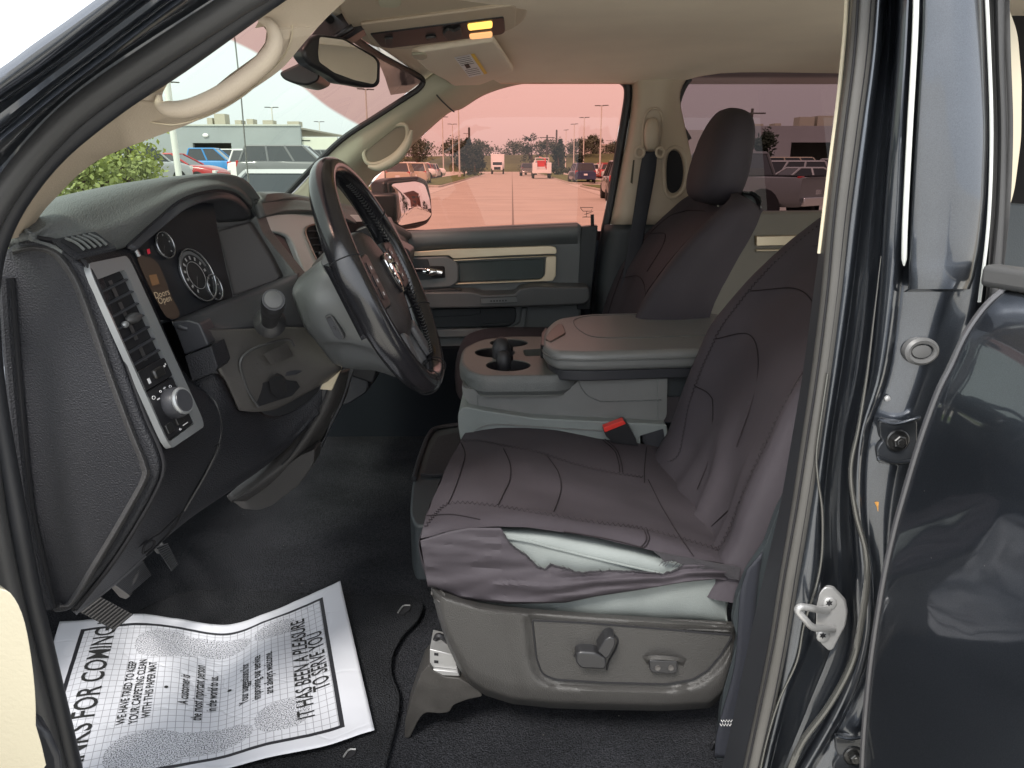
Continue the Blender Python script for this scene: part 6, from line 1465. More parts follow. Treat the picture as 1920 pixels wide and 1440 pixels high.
def sheet(name, pts, z, m, kind='structure', th=0):
    mb = MB().prism([Vector((a, b, z)) for a, b in pts], (0, 0, -th)) if th else MB().flat([Vector((a, b, z)) for a, b in pts])
    return tag(build(name, mb, m), kind=kind)
conc = gmat('parking concrete', (.50, .475, .42), .12, .35, 6, 6)
roadm = gmat('road concrete', (.44, .40, .34), .10, .5, 4.6, 9)
grassm = mat('short grass', (.10, .14, .035), 1, var=.5, vscale=3, bump=1, bscale=40)
sheet('parking_lot', [(-700, -500), (700, -500), (700, 1200), (-700, 1200)], 0, conc)
sheet('road', [(-4.6, 4), (4.8, 4), (4.8, 205), (-4.6, 205)], .004, roadm)
curbm = mat('kerb concrete', (.45, .42, .36), .85, var=.15, vscale=5)
def island(pts):
    r_ = rpoly(pts, 1.6, 4); c = np.mean(r_, axis=0)
    k = tag(build('kerb', MB().prism([Vector((a, b, .13)) for a, b in r_], (0, 0, -.128)), curbm, bevel=.02), kind='structure')
    g = [((a - c[0]) * .96 + c[0], (b - c[1]) * .97 + c[1]) for a, b in r_]
    tag(build('grass', MB().prism([Vector((a, b, .16)) for a, b in g], (0, 0, -.05)), grassm), kind='stuff')
island([(-9, 63), (-5.2, 56), (-5.0, 150), (-8.5, 150)])
island([(-13, 50), (-7.5, 45), (-5.6, 48), (-7.5, 53), (-13, 54)])
island([(5.0, 66), (8.6, 70), (8.6, 160), (5.1, 160)])
island([(5.6, 46), (12, 44), (12, 54), (5.0, 60)])
island([(-13, 11), (-5.5, 16), (-9, 27), (-18, 27)])
# far berm
bm_ = MB().patch([[Vector((x, y, z + .6 * math.sin(x * .03))) for x in np.linspace(-260, 260, 14)] for y, z in ((205, 0), (222, 3.2), (240, 4.6), (300, 4.4), (600, 2))], 2, 4)
tag(build('hill', bm_, mat('hill grass', (.085, .105, .04), 1, var=.35, vscale=.15)), kind='structure')

def dup(root, loc, rz, label, group, color=None):
    r_ = root.copy(); C.objects.link(r_); r_.location = loc; r_.rotation_euler = (0, 0, rz); r_['label'] = label
    if group: r_['group'] = group
    if color: r_.color = tuple(color) + (1,)
    for ch in root.children:
        c = ch.copy(); C.objects.link(c); c.parent = r_; c.matrix_parent_inverse = ch.matrix_parent_inverse.copy()
        if color: c.color = tuple(color) + (1,)
    return r_
cp = bpy.data.materials.new('car paint'); cp.use_nodes = True; n = cp.node_tree.nodes; b = n['Principled BSDF']; oi = n.new('ShaderNodeObjectInfo')
cp.node_tree.links.new(oi.outputs['Color'], b.inputs['Base Color']); b.inputs['Roughness'].default_value = .35; b.inputs['Coat Weight'].default_value = .8
cglass = mat('car glass', (.02, .025, .03), .06, spec=.8)
tyre = mat('tyre rubber', (.02, .02, .02), .8); rimm = mat('alloy rim', (.5, .5, .5), .3, metal=.9)
tail = mat('tail lamp', (.45, .02, .02), .2); headl = mat('head lamp', (.7, .7, .68), .1); plate = mat('number plate', (.7, .7, .7), .5)
def loft_body(st, seg=3):
    """stations: x, half width, z bottom, z belt, crown"""
    rows = []
    for x, hw, zb, zt, cz in st:
        half = [(hw * .9, zb), (hw, zb + .12), (hw * 1.01, (zb + zt) / 2), (hw * .985, zt - .10), (hw * .90, zt - .01), (hw * .5, zt + cz)]
        rows.append([Vector((x, y, z)) for y, z in half] + [Vector((x, 0, zt + cz * 1.15))] + [Vector((x, -y, z)) for y, z in half[::-1]])
    G_ = gridfill(rows, 2, seg); mb = MB().grid(G_)
    for r_, fl in ((0, 1), (-1, 0)):
        pts = G_[r_]; mb.flat(pts if not fl else pts[::-1])
    return mb
def green(mb, gm, bx, tx, zb, zt, hwb, hwt, pil=()):
    """greenhouse: glass frustum, roof slab and pillars"""
    x0, x1 = bx; a, c = tx
    B = [Vector((x0, -hwb, zb)), Vector((x1, -hwb, zb)), Vector((x1, hwb, zb)), Vector((x0, hwb, zb))]
    Tt = [Vector((a, -hwt, zt)), Vector((c, -hwt, zt)), Vector((c, hwt, zt)), Vector((a, hwt, zt))]
    for i in range(4): gm.flat([B[i], B[(i + 1) % 4], Tt[(i + 1) % 4], Tt[i]])
    mb.box(((a + c) / 2, 0, zt + .02), (c - a + .06, hwt * 2 + .06, .06), taper=.94)
    for i in range(4): mb.tube([B[i], Tt[i]], .045, 6)
    for f in pil:
        for s in (0, 3): mb.tube([B[0 if s == 0 else 3].lerp(B[1 if s == 0 else 2], f), Tt[0 if s == 0 else 3].lerp(Tt[1 if s == 0 else 2], f)], .05, 6)
def wheels(e, xs, hw, r_):
    first = None
    for x in xs:
        for s in (1, -1):
            if first is None:
                mb = MB().lathe([(r_ * .62, -.11), (r_ * .93, -.11), (r_, -.07), (r_, .07), (r_ * .93, .11), (r_ * .62, .11)], (0, 0, 0), (0, 1, 0), 22, 0).lathe([(r_ * .62, -.10), (r_ * .5, -.06), (r_ * .2, -.09), (.01, -.09)], (0, 0, 0), (0, 1, 0), 14, 1, cap=False).lathe([(r_ * .62, .10), (r_ * .5, .06), (r_ * .2, .09), (.01, .09)], (0, 0, 0), (0, 1, 0), 14, 1, cap=False)
                first = build('wheel', mb, [tyre, rimm], e, local=True); w = first
            else: w = first.copy(); C.objects.link(w); w.parent = e
            w.location = (x, s * (hw - .10), r_)
def lamps(e, name, m, x, ys, z, sz):
    mb = MB()
    for y in ys: mb.box((x, y, z), sz)
    return build(name, mb, m, e, bevel=.02, local=True)
def make_car(kind):
    e = empty({'sedan': 'parked_car', 'suv': 'parked_suv', 'pickup': 'parked_pickup', 'van': 'parked_van'}[kind], (0, -60, 0))
    gm = MB()
    if kind == 'sedan':
        mb = loft_body([(-2.35, .72, .35, .82, .02), (-2.2, .86, .25, .98, .03), (-1.5, .91, .22, 1.0, .03), (-.5, .92, .2, .95, .02), (.7, .92, .2, .93, .02), (1.6, .90, .22, .86, .05), (2.15, .82, .25, .72, .04), (2.35, .70, .32, .58, .02)])
        green(mb, gm, (-1.65, 1.0), (-.95, .15), .94, 1.42, .80, .58, (.48,)); hw, wr, xs, L = .92, .33, (-1.4, 1.42), 2.35
    elif kind == 'suv':
        mb = loft_body([(-2.35, .80, .38, 1.0, .02), (-2.25, .92, .30, 1.08, .02), (-1.4, .96, .28, 1.10, .02), (.6, .96, .28, 1.08, .02), (1.5, .94, .30, 1.05, .05), (2.15, .88, .32, .92, .03), (2.35, .76, .38, .75, .02)])
        green(mb, gm, (-2.2, 1.15), (-1.95, .45), 1.06, 1.70, .86, .68, (.36, .68)); hw, wr, xs, L = .96, .37, (-1.45, 1.45), 2.35
    elif kind == 'van':
        mb = loft_body([(-2.6, .92, .40, 1.2, .02), (-2.5, .98, .35, 1.25, .02), (0, .99, .33, 1.22, .02), (1.5, .97, .33, 1.18, .03), (2.3, .9, .36, .95, .04), (2.5, .8, .42, .8, .02)])
        green(mb, gm, (-2.5, 1.75), (-2.4, .9), 1.2, 2.1, .92, .80, (.35, .7)); hw, wr, xs, L = .98, .36, (-1.6, 1.6), 2.55
    else:
        mb = loft_body([(-2.85, .94, .55, 1.20, .0), (-2.75, 1.0, .48, 1.24, .0), (-1.2, 1.01, .45, 1.25, .0), (-.9, 1.01, .45, 1.22, .0), (1.0, 1.01, .45, 1.2, .0), (1.3, 1.0, .45, 1.2, .05), (2.5, .98, .48, 1.14, .05), (2.8, .9, .52, .95, .02)])
        green(mb, gm, (-.95, 1.35), (-.75, .65), 1.2, 1.86, .92, .74, (.52,)); hw, wr, xs, L = 1.0, .41, (-1.85, 1.9), 2.83
    bd_ = build('body', mb, cp, e, bevel=0, local=True, ang=50)
    build('window', gm, cglass, e, local=True)
    wheels(e, xs, hw, wr)
    z = {'sedan': .78, 'suv': .98, 'van': 1.0, 'pickup': 1.05}[kind]
    lamps(e, 'tail_lamp', tail, -L + .06, (-hw * .82, hw * .82), z, (.10, .22, .26 if kind != 'pickup' else .42))
    lamps(e, 'headlamp', headl, L - .14, (-hw * .74, hw * .74), z - .17, (.16, .34, .16))
    lamps(e, 'number_plate', plate, -L - .005, (0,), z - .2, (.03, .32, .15))
    if kind == 'pickup':
        build('bed', MB().box((-1.85, 0, 1.262), (1.7, 1.62, .02)), M['void'], e, local=True); lamps(e, 'bumper', M['chrome'], -2.9, (0,), .62, (.16, 1.8, .22))
        mm_ = MB()
        for x in xs:
            for s in (1, -1): mm_.lathe([(.01, 0), (.50, 0), (.50, .012), (.01, .012)], (x, s * 1.012 if s > 0 else -1.024, .44), (0, 1, 0), 20)
        build('wheel_arch', mm_, M['void'], e, local=True)
    return e
proto = {k: make_car(k) for k in ('sedan', 'suv', 'pickup', 'van')}
used = set()
COL = {'white': (.78, .78, .76), 'silver': (.42, .43, .44), 'grey': (.14, .145, .15), 'black': (.012, .012, .014), 'red': (.40, .02, .02), 'blue': (.03, .22, .52), 'navy': (.02, .03, .08), 'gold': (.55, .47, .36), 'green': (.08, .12, .09)}
def car(kind, col, px, y, rz, label, group=None, x=None, z=0):
    if x is None: x = (px - 960) / FPX * ((y + .75) * math.cos(PITCH) + 1.2 * math.sin(PITCH))
    c = COL[col]; loc = (x, y, z)
    if kind not in used:
        used.add(kind); e = proto[kind]; e.location = loc; e.rotation_euler = (0, 0, rz); tag(e, label, {'sedan': 'car', 'suv': 'suv', 'pickup': 'pickup truck', 'van': 'van'}[kind], group); e.color = c + (1,)
        for ch in e.children: ch.color = c + (1,)
        return e
    return dup(proto[kind], loc, rz, label, group, c)
H = math.pi
# through the windshield: a slightly higher lot ahead of the truck
sheet('parking_terrace', [(-70, 26), (-9.5, 26), (-14, 90), (-90, 90)], .62, conc, th=.6)
_car = car
def car(*a, **k): return _car(*a, z=.62, **k)
car('pickup', 'blue', 392, 47, R(8), 'bright blue crew cab pickup parked behind the red car, seen over the instrument hood')
car('sedan', 'red', 335, 37, R(-4), 'red sedan parked beyond the dashboard, left of the blue pickup')
car('suv', 'silver', 258, 33, R(62), 'silver suv seen from behind between the shrubs at the left of the windshield')
car('suv', 'white', 494, 44, R(84), 'white suv seen from behind with two red tail lamps, in front of the service bays')
car('suv', 'grey', 560, 34, R(4), 'dark grey suv parked crosswise at the right end of the windshield view')
_car('sedan', 'silver', 585, 12, R(82), 'silver car nearest the windshield, its roof just above the dash')
car('sedan', 'white', 440, 52, R(80), 'white car parked between the blue pickup and the white suv')
car('pickup', 'grey', 610, 52, R(0), 'grey pickup parked in front of the pale wing of the service building')
car('van', 'white', 478, 62, R(0), 'white van under the first lit service bay')
car = _car
# left lot through the passenger window
g1 = 'cars parked left of the road'
cols = ['white', 'white', 'silver', 'white', 'red', 'white', 'grey', 'white', 'red', 'white', 'silver', 'white', 'white', 'black', 'white', 'red']
kinds = ['suv', 'sedan', 'pickup', 'suv', 'sedan', 'suv', 'sedan', 'pickup', 'suv', 'sedan', 'suv', 'pickup', 'sedan', 'suv', 'sedan', 'suv']
for i in range(13):
    car(kinds[i], cols[i], 0, 64 + i * 3.3, R(4 if i % 2 else 176), '%s %s number %s' % (cols[i], {'suv': 'suv', 'sedan': 'sedan', 'pickup': 'pickup'}[kinds[i]], '') if 0 else ['nearest', 'second', 'third', 'fourth', 'fifth', 'sixth', 'seventh', 'eighth', 'ninth', 'tenth', 'eleventh', 'twelfth', 'last'][i] + ' vehicle, a %s %s, in the front row of the lot left of the road' % (cols[i], kinds[i]), g1, x=-11.2)
for i in range(10):
    k = kinds[(i * 5 + 2) % 16]; c = cols[(i * 7 + 3) % 16]
    car(k, c, 0, 84 + i * 3.4, R(2 if i % 3 else 178), ['nearest', 'second', 'third', 'fourth', 'fifth', 'sixth', 'seventh', 'eighth', 'ninth', 'last'][i] + ' vehicle, a %s %s, in the back row of the lot left of the road' % (c, k), g1, x=-18.5)
car('suv', 'gold', 752, 58, R(92), 'pale gold suv just above the passenger door mirror, left one of the two', 'pale gold suvs above the door mirror')
car('suv', 'gold', 783, 64, R(92), 'pale gold suv just above the passenger door mirror, right one of the two', 'pale gold suvs above the door mirror')
# right lot
g2 = 'cars parked right of the road'
for i in range(12):
    k = kinds[(i * 3 + 1) % 16]; c = cols[(i * 5 + 1) % 16]
    car(k, c, 0, 74 + i * 3.3, R(178 if i % 2 else 3), ['nearest', 'second', 'third', 'fourth', 'fifth', 'sixth', 'seventh', 'eighth', 'ninth', 'tenth', 'eleventh', 'last'][i] + ' vehicle, a %s %s, in the lot right of the road' % (c, k), g2, x=12.6)
car('suv', 'navy', 1090, 70, R(94), 'dark navy suv seen from behind at the right kerb, in front of the parked rows')
car('suv', 'black', 1170, 36, R(88), 'black vehicle cut off by the passenger window frame at the right')
car('pickup', 'grey', 988, 122, R(92), 'grey pickup standing on the road behind the white utility truck')
car('suv', 'black', 995, 136, R(92), 'black suv standing on the road, farthest behind the utility truck')
# through the rear side window
car('pickup', 'grey', 0, 22.3, R(130), x=6.25, label= 'grey pickup with a red tail lamp, nearest behind the dark rear window')
car('suv', 'silver', 1452, 36, R(175), 'silver suv parked behind the grey pickup in the dark rear window')
car('sedan', 'silver', 1520, 34, R(10), 'silver sedan parked behind the grey pickup, left of the last silver pickup')
car('pickup', 'silver', 1570, 44, R(5), 'silver pickup by the dark doorway of the grey building')
car('van', 'gold', 1490, 60, R(0), 'pale van parked at the doorway of the grey building')
car('sedan', 'grey', 1440, 58, R(3), 'grey sedan below the dark conifer in the rear window')
# reflected in the door mirror
g3 = 'cars seen only in the door mirror'
for i, (c, k) in enumerate((('white', 'suv'), ('white', 'sedan'), ('silver', 'pickup'), ('black', 'suv'), ('white', 'pickup'), ('white', 'sedan'))):
    car(k, c, 0, 3.5 + i * 3.1, R(5), ['first', 'second', 'third', 'fourth', 'fifth', 'sixth'][i] + ' vehicle, a %s %s, in the row reflected in the door mirror' % (c, k), g3, x=34 + i * .5)

# box truck, utility truck
e = empty('box_truck', (-2.7, 150, 0), rz=R(-90), label='white box truck coming down the road toward the camera', cat='truck')
mb = MB().box((2.4, 0, 1.55), (1.7, 2.1, 1.5), taper=.86).box((3.6, 0, 1.15), (1.2, 1.9, .9)); build('cab', mb, mat('white truck paint', (.75, .75, .74), .4, coat=.5), e, bevel=.08, local=True)
build('cargo_box', MB().box((-1.4, 0, 2.3), (5.6, 2.5, 2.6)), bpy.data.materials['white truck paint'], e, bevel=.04, local=True)
build('windshield', MB().box((3.1, 0, 1.85), (.2, 1.7, .6)), cglass, e, local=True); build('grille', MB().box((4.2, 0, 1.05), (.06, 1.2, .5)), M['black'], e, local=True)
wheels(e, (3.0, -2.8), 1.15, .48)
e = empty('utility_truck', (3.6, 98, 0), rz=R(90), label='white utility service truck with red gear, standing on the right of the road', cat='truck')
wp_ = bpy.data.materials['white truck paint']
build('service_body', MB().box((-1.6, .85, 1.25), (3.2, .55, 1.25)).box((-1.6, -.85, 1.25), (3.2, .55, 1.25)).box((-1.6, 0, .85), (3.2, 1.2, .4)), wp_, e, bevel=.04, local=True)
build('cab', MB().box((1.4, 0, 1.5), (1.7, 2.0, 1.3), taper=.85).box((2.6, 0, 1.1), (1.2, 1.95, .8)), wp_, e, bevel=.07, local=True)
build('rear_window', MB().box((.55, 0, 1.85), (.05, 1.5, .45)), cglass, e, local=True)
build('cargo_gear', MB().box((-2.2, .1, 1.75), (.9, .9, .7)).tube([(-2.4, -.5, 1.2), (-2.2, -.4, 2.3), (-1.4, .3, 2.5)], .08, 8), M['red'], e, bevel=.05, local=True)
build('ladder_rack', MB().tube([(-3, .8, 1.9), (-3, .8, 2.4), (1, .8, 2.4)], .04, 6).tube([(-3, -.8, 1.9), (-3, -.8, 2.4), (1, -.8, 2.4)], .04, 6).tube([(-3, -.8, 2.4), (-3, .8, 2.4)], .04, 6), wp_, e, local=True)
wheels(e, (2.3, -2.0), 1.1, .46)

# street lamps
pole_m = mat('pale lamp post', (.55, .53, .48), .5); pole_d = mat('dark post', (.06, .055, .05), .6)
def make_lamp():
    e = empty('street_lamp', (0, -80, 0))
    build('post', MB().tube([(0, 0, .5), (0, 0, 9)], [.11, .075], 10).lathe([(.22, 0), (.22, .5), (.12, .52)], (0, 0, 0), (0, 0, 1), 14), pole_m, e, local=True)
    build('lamp_head', MB().box((.55, 0, 9.02), (.7, .28, .10)).box((-.55, 0, 9.02), (.7, .28, .10)).tube([(-.3, 0, 8.98), (.3, 0, 8.98)], .05, 6), pole_d, e, bevel=.02, local=True)
    return e
lp0 = make_lamp(); gl_ = 'lamp posts of the car lots'
LPS = [(832, 228, 'left of the road, leftmost but one'), (850, 240, 'left of the road, just right of the first tall one'), (862, 206, 'left of the road, the tallest one above the shrubs'), (876, 256, 'left of the road, behind the dark shrubs'), (891, 266, 'left of the road, near the white box truck'), (904, 275, 'left of the road, farthest one'), (802, 270, 'left of the road, nearest the roof pillar'),
       (1049, 262, 'right of the road, behind the utility truck'), (1060, 250, 'right of the road, third from the window frame'), (1075, 240, 'right of the road, above the navy suv'), (1093, 229, 'right of the road, left of the tallest one'), (1124, 209, 'right of the road, tallest one near the window frame'), (1140, 268, 'right of the road, farthest right by the frame'),
       (520, 212, 'with twin heads, seen in the windshield before the service bays'), (605, 236, 'with twin heads, at the right of the windshield'), (694, 182, 'seen through the pink band of the windshield'), (340, 170, 'beside the thick white post, seen through the grab handle')]
for i, (px, py, w) in enumerate(LPS):
    d = 10786 / (311 - py); y = d - .75; x = (px - 960) / FPX * (d * math.cos(PITCH) - 7.5 * math.sin(PITCH) * .0 + .5)
    lab = 'pale lamp post ' + w
    if i == 0: o = lp0; o.location = (x, y, 0); o['label'] = lab; o['category'] = 'street lamp'; o['group'] = gl_; o.rotation_euler = (0, 0, .3)
    else: o = dup(lp0, (x, y, 0), .25 * i, lab, gl_)
e = build('flag_pole', MB().tube([Vector(((366 - 960) / FPX * 22, 21, 0)), Vector(((352 - 960) / FPX * 22, 21, 9))], [.085, .075], 12).lathe([(.2, 0), (.2, .3), (.1, .35)], Vector(((366 - 960) / FPX * 22, 21, 0)), (0, 0, 1), 14), mat('white post', (.75, .75, .72), .5)); tag(e, 'thick white post standing right behind the dash, in front of the red car', 'post')
e = build('bollard_post', MB().tube([Vector((-9.3, 17, .1)), Vector((-9.3, 17, 2.1))], .09, 12).lathe([(.22, 0), (.22, .35), (.1, .4)], Vector((-9.3, 17, 0)), (0, 0, 1), 14).box((-9.3, 17, 1.3), (.5, .06, .06)), bpy.data.materials['white post']); tag(e, 'short white post with a round foot among the yellow green shrubs', 'post')
for px, top_, d, lab in ((883, 246, 120, 'dark thick pole left of the road beside the conifers'), (1040, 250, 150, 'dark thick pole right of the road behind the utility truck'), (1023, 258, 160, 'dark utility pole with a cross arm above the utility truck'), (1389, 213, 90, 'utility pole with a cross arm seen in the dark rear window')):
    x = (px - 960) / FPX * d; h_ = 1.52 + (311 - top_) / FPX * d
    mb = MB().tube([Vector((x, d, 0)), Vector((x, d, h_))], .16, 8)
    mb.box((x, d, h_ - .5), (.2, .2, 1.2) if 'cross' not in lab else (3.0, .15, .15))
    tag(build('utility_pole', mb, pole_d), lab, 'pole')
build('antenna', MB().tube([P(470, 380, 1.7), P(462, 300, 1.7), P(452, 180, 1.7), P(440, 70, 1.7)], .0022, 6), mat('antenna', (.25, .25, .24), .4, metal=.6), T)
sg = build('road_sign', MB().tube([Vector((-8.4, 52, 0)), Vector((-8.4, 52, 1.8))], .04, 6).box((-8.4, 52, 1.7), (.6, .04, .7)), pole_d); tag(sg, 'small dark sign on a thin post at the left kerb corner', 'sign')

# trees and shrubs: leaf cards through the crown volume
def leafmat(name, col): return mat(name, col, .7, var=.5, vscale=1.5)
LM = {'dark': leafmat('dark leaves', (.020, .032, .016)), 'mid': leafmat('haze-lightened leaves', (.07, .085, .055)), 'lime': leafmat('yellow green leaves', (.22, .26, .08)), 'lime2': leafmat('lime leaves', (.30, .34, .07))}  # 'mid' is lightened: haze over the far crowns put into the colour
barkm = mat('bark', (.07, .05, .035), .9)
def tree(x, y, h, w, lm, label, n=900, kind='bushy', ls=.3, z0=0, group=None, trunk=.25):
    e = empty('tree' if h > 2.6 else 'shrub', (x, y, z0)); tag(e, label, 'tree' if h > 2.6 else 'shrub', group)
    mb = MB().tube([(0, 0, 0), (.03 * h, 0, h * .4), (0, .02 * h, h * .8)], [w * .05, w * .035, w * .012], 7)
    rnd = random.Random(int(x * 13 + y * 7))
    cl = []
    for i in range(26):
        t = rnd.random() ** .8; zc = h * (trunk + (1 - trunk) * t)
        rr_ = w / 2 * ((1 - t) * 1.0 + .12 if kind == 'cone' else math.sqrt(max(.05, 1 - (2 * t - .8) ** 2 * .7)))
        a = rnd.random() * 6.28; d = rr_ * rnd.random() ** .5
        cl.append((Vector((d * math.cos(a), d * math.sin(a), zc)), w * (.10 + .12 * rnd.random()) * (1.1 - t * .5)))
        if i < 9: mb.tube([(0, 0, zc * .6), cl[-1][0] * 1.0], [w * .014, w * .005], 5)
    build('trunk', mb, barkm, e, local=True)
    lb = MB()
    for i in range(n):
        c, r_ = cl[rnd.randrange(len(cl))]
        p = c + Vector((rnd.gauss(0, 1), rnd.gauss(0, 1), rnd.gauss(0, .8))) * r_ * .62
        a = Vector((rnd.gauss(0, 1), rnd.gauss(0, 1), rnd.gauss(0, 1))).normalized(); b_ = a.orthogonal().normalized(); s_ = ls * (.6 + .8 * rnd.random())
        lb.flat([p - a * s_ * .5, p + b_ * s_ * .3, p + a * s_ * .5, p - b_ * s_ * .3])
    build('crown', lb, LM[lm], e, local=True)
    return e
tg = 'conifers along the road'
for x, y, h, w, lab in ((-6.3, 104, 3.8, 2.6, 'dark conifer left of the road, leftmost of the near clump'), (-6.1, 112, 5.0, 2.4, 'dark conifer left of the road, tallest of the near clump'), (-5.6, 118, 4.0, 2.4, 'dark conifer left of the road, rightmost of the near clump'), (-6.4, 150, 4.6, 3.4, 'dark conifer left of the road beside the white box truck'), (-7.2, 160, 5.2, 3.2, 'dark conifer left of the road behind the box truck clump'),
                        (4.6, 195, 8.8, 5.2, 'tall dark tree standing alone right of the far road end'), (7.2, 125, 4.6, 3.0, 'dark conifer right of the utility truck'), (8.2, 134, 5.6, 2.8, 'taller dark conifer behind the one right of the utility truck'), (8.2, 96, 2.9, 1.6, 'small dark conifer left of the navy suv'), (22.2, 70, 4.3, 3.8, 'dark conifer in front of the grey building in the rear window')):
    tree(x, y, h, w, 'dark', lab, 1100, 'cone' if h < 8 else 'bushy', .42 if h > 4 else .3, group=tg, trunk=.05)
for i, (x, y, h, w) in enumerate(((-24, 200, 7.6, 10), (-16, 215, 5.2, 9), (-9.5, 235, 5.0, 8), (0.5, 262, 5.2, 12), (10.5, 240, 5.4, 9), (20, 225, 5.2, 9), (24, 235, 6.5, 6), (-32, 215, 6, 11), (31, 240, 5, 9))):
    tree(x, y, h, w, 'mid', ['wide dark tree beyond the lot at the left', 'low tree beyond the left lamp posts', 'round tree right of the box truck skyline', 'broad tree group on the hill at the road end', 'tree behind the utility truck skyline', 'tree on the hill right of the utility pole', 'narrow tree left of the far pale building', 'tree on the far left skyline by the roof pillar', 'tree on the far right skyline'][i], 1700, 'bushy', .55, z0=(3.0 if y > 210 else 0), group='trees on the skyline')
tree(-8.8, 13.0, 2.35, 3.6, 'lime', 'large yellow green shrub at the left end of the windshield view', 5200, ls=.10, trunk=.02)
tree(-7.0, 12.2, 1.9, 2.4, 'lime', 'yellow green shrub just above the dash at the far left', 3000, ls=.10, trunk=.02)
tree(-12.9, 26, 3.2, 2.6, 'lime2', 'rounded lime tree left of the red sedan', 2600, ls=.16, trunk=.2)
tree(-21, 38, 1.9, 3.0, 'dark', 'low dark shrub before the grey van', 900, ls=.2, trunk=.02)

# service building ahead (windshield) and grey building (rear window)
wallm = mat('pale blue grey wall', (.30, .33, .34), .8, var=.06, vscale=.4); cream_w = mat('cream wall', (.62, .64, .55), .8, var=.05, vscale=.4); roofm = mat('roof unit', (.45, .42, .34), .7)
bl = empty('service_building', (-40, 92, 0)); tag(bl, 'pale blue grey service building with two lit open bays, seen through the windshield', 'building')
y0 = 92; sx_ = lambda px: (px - 960) / FPX * (y0 + .75) * .97
z_ = lambda py: 1.52 + (311 - py) / FPX * (y0 + .75)
def wallwith(name, x0, x1, zt, holes, m, parent, y, th=.5):
    mb = MB(); xs = sorted(set([x0, x1] + [h[0] for h in holes] + [h[1] for h in holes]))
    for a, b_ in zip(xs, xs[1:]):
        hh = [h for h in holes if h[0] <= a + 1e-6 and h[1] >= b_ - 1e-6]
        if hh:
            h = hh[0]; mb.box(((a + b_) / 2, y, (h[3] + zt) / 2), (b_ - a, th, zt - h[3]))
            if h[2] > 0: mb.box(((a + b_) / 2, y, h[2] / 2), (b_ - a, th, h[2]))
        else: mb.box(((a + b_) / 2, y, zt / 2), (b_ - a, th, zt))
    return build(name, mb, m, parent, weld=True)
bays = [(sx_(372), sx_(443), 0, z_(272)), (sx_(470), sx_(560), 0, z_(279))]
wallwith('wall', sx_(200), sx_(572), z_(243), bays, wallm, bl, y0)
build('wall', MB().box((sx_(600), y0 + .4, z_(262) / 2), (sx_(640) - sx_(566), .5, z_(262))), cream_w, bl)
build('bay_interior', MB().box((sx_(465), y0 + 5, 2.2), (sx_(590) - sx_(345), .2, 4.2)).box((sx_(465), y0 + 2.6, 4.3), (sx_(590) - sx_(345), 5, .1)), mat('dim bay', (.03, .035, .03), .8), bl)
build('parapet', MB().box(((sx_(200) + sx_(572)) / 2, y0 - .05, z_(243) + .08), (sx_(572) - sx_(200), .7, .16)), mat('parapet cap', (.5, .52, .48), .6), bl)
build('roof', MB().box(((sx_(200) + sx_(572)) / 2, y0 + 12, z_(247)), (sx_(572) - sx_(200), 24, .2)), roofm, bl)
mb = MB()
for a, b_, q in ((412, 422, 295), (425, 440, 295), (470, 480, 295), (503, 516, 295), (518, 534, 296), (540, 560, 299)): mb.box(((sx_(a) + sx_(b_)) / 2, y0 + 3, z_(q)), (sx_(b_) - sx_(a), .1, .18))
build('bay_light', mb, mat('bay lamps', (1, .9, .5), .5, emis=(1, .85, .35, 1.6)), bl)
mb = MB()
for a, b_, t in ((402, 422, 229), (462, 474, 238), (492, 511, 240), (538, 560, 242), (440, 452, 240), (388, 398, 236)): mb.box(((sx_(a) + sx_(b_)) / 2, y0 + 3, (z_(243) + z_(t)) / 2 + .3), (sx_(b_) - sx_(a), 1.6, z_(t) - z_(243) + .5))
build('rooftop_unit', mb, roofm, bl)
build('wall_lamp', MB().blob((sx_(398), y0 - .35, z_(259)), (.35, .15, .22)), M['paperw'], bl)
dkw = mat('grey metal wall', (.30, .30, .32), .7, var=.05, vscale=.3)
b2 = empty('grey_building', (40, 92, 0)); tag(b2, 'long grey building with a wide dark doorway, seen through the dark rear window', 'building')
wallwith('wall', sx_(1405), sx_(1900), z_(243), [(sx_(1474), sx_(1660), 0, z_(271))], dkw, b2, y0)
build('wall', MB().box((sx_(1340), y0 + 3, z_(248) / 2), (sx_(1410) - sx_(1270), .5, z_(248))), mat('pale wing wall', (.42, .40, .38), .7), b2)
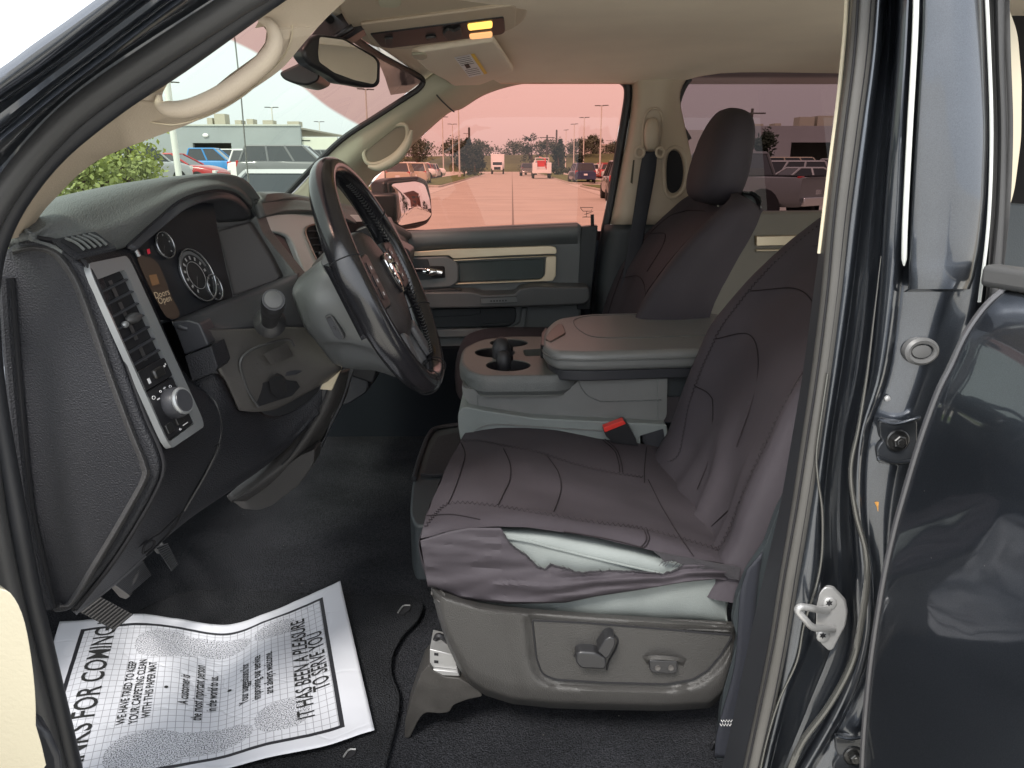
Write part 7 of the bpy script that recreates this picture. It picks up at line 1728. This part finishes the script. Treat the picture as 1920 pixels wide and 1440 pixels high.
build('doorway_dark', MB().box((sx_(1567), y0 + 4, 2.3), (sx_(1660) - sx_(1474) + 6, .2, 4.4)).box((sx_(1567), y0 + 2, 4.6), (sx_(1660) - sx_(1474), 4, .1)), bpy.data.materials['dim bay'], b2)
mb = MB()
for a, b_, t in ((1409, 1431, 238), (1498, 1526, 226), (1532, 1560, 224), (1452, 1464, 237)): mb.box(((sx_(a) + sx_(b_)) / 2, y0 + 3, (z_(243) + z_(t)) / 2), (sx_(b_) - sx_(a), 2, z_(t) - z_(243)))
build('rooftop_unit', mb, roofm, b2)
build('roof', MB().box((sx_(1640), y0 + 12, z_(247)), (sx_(1900) - sx_(1405), 24, .2)), roofm, b2)
b3 = build('far_building', MB().box((32, 262, 5.3), (16, 20, 5.4)).box((32, 251.9, 7.8), (16.4, .3, .5)), mat('pink grey far wall', (.5, .45, .42), .8)); tag(b3, 'low pale building on the skyline at the right of the passenger window', 'building')
# brick tower building that stands behind the truck (seen in the door mirror)
dd = (mc - CAM).normalized(); rd_ = dd - MN * 2 * dd.dot(MN); tw = mc + rd_ * 80
brick = mat('dark brick', (.13, .06, .05), .85, var=.25, vscale=3)
b4 = empty('brick_tower', (tw.x, tw.y, 0)); tag(b4, 'dark red brick tower building reflected in the door mirror', 'building')
mb = MB().box((0, 0, 4.6), (8, 6.5, 9.2)).box((1, 4.6, 3.6), (7, 4.0, 7.2)); build('wall', mb, brick, b4, local=True)
rf = MB(); rf.prism([Vector((-4.2, -3.5, 9.2)), Vector((-4.2, 3.5, 9.2)), Vector((-4.2, 0, 11.4))], (8.4, 0, 0)); build('roof', rf, mat('slate roof', (.10, .06, .06), .8), b4, local=True)
wm = MB()
for z in (2, 4.6, 7.2):
    for y in (-2, 0, 2): wm.box((-4.03, y, z), (.08, .9, 1.4))
build('window', wm, cglass, b4, local=True)
tree(tw.x - 3, tw.y - 8.5, 9.5, 6, 'dark', 'tall dark tree beside the brick tower reflected in the door mirror', 1200, 'cone', .6)
tree(tw.x + 3, tw.y + 13, 4.5, 6, 'dark', 'low dark tree right of the brick tower reflected in the door mirror', 800, 'bushy', .5)
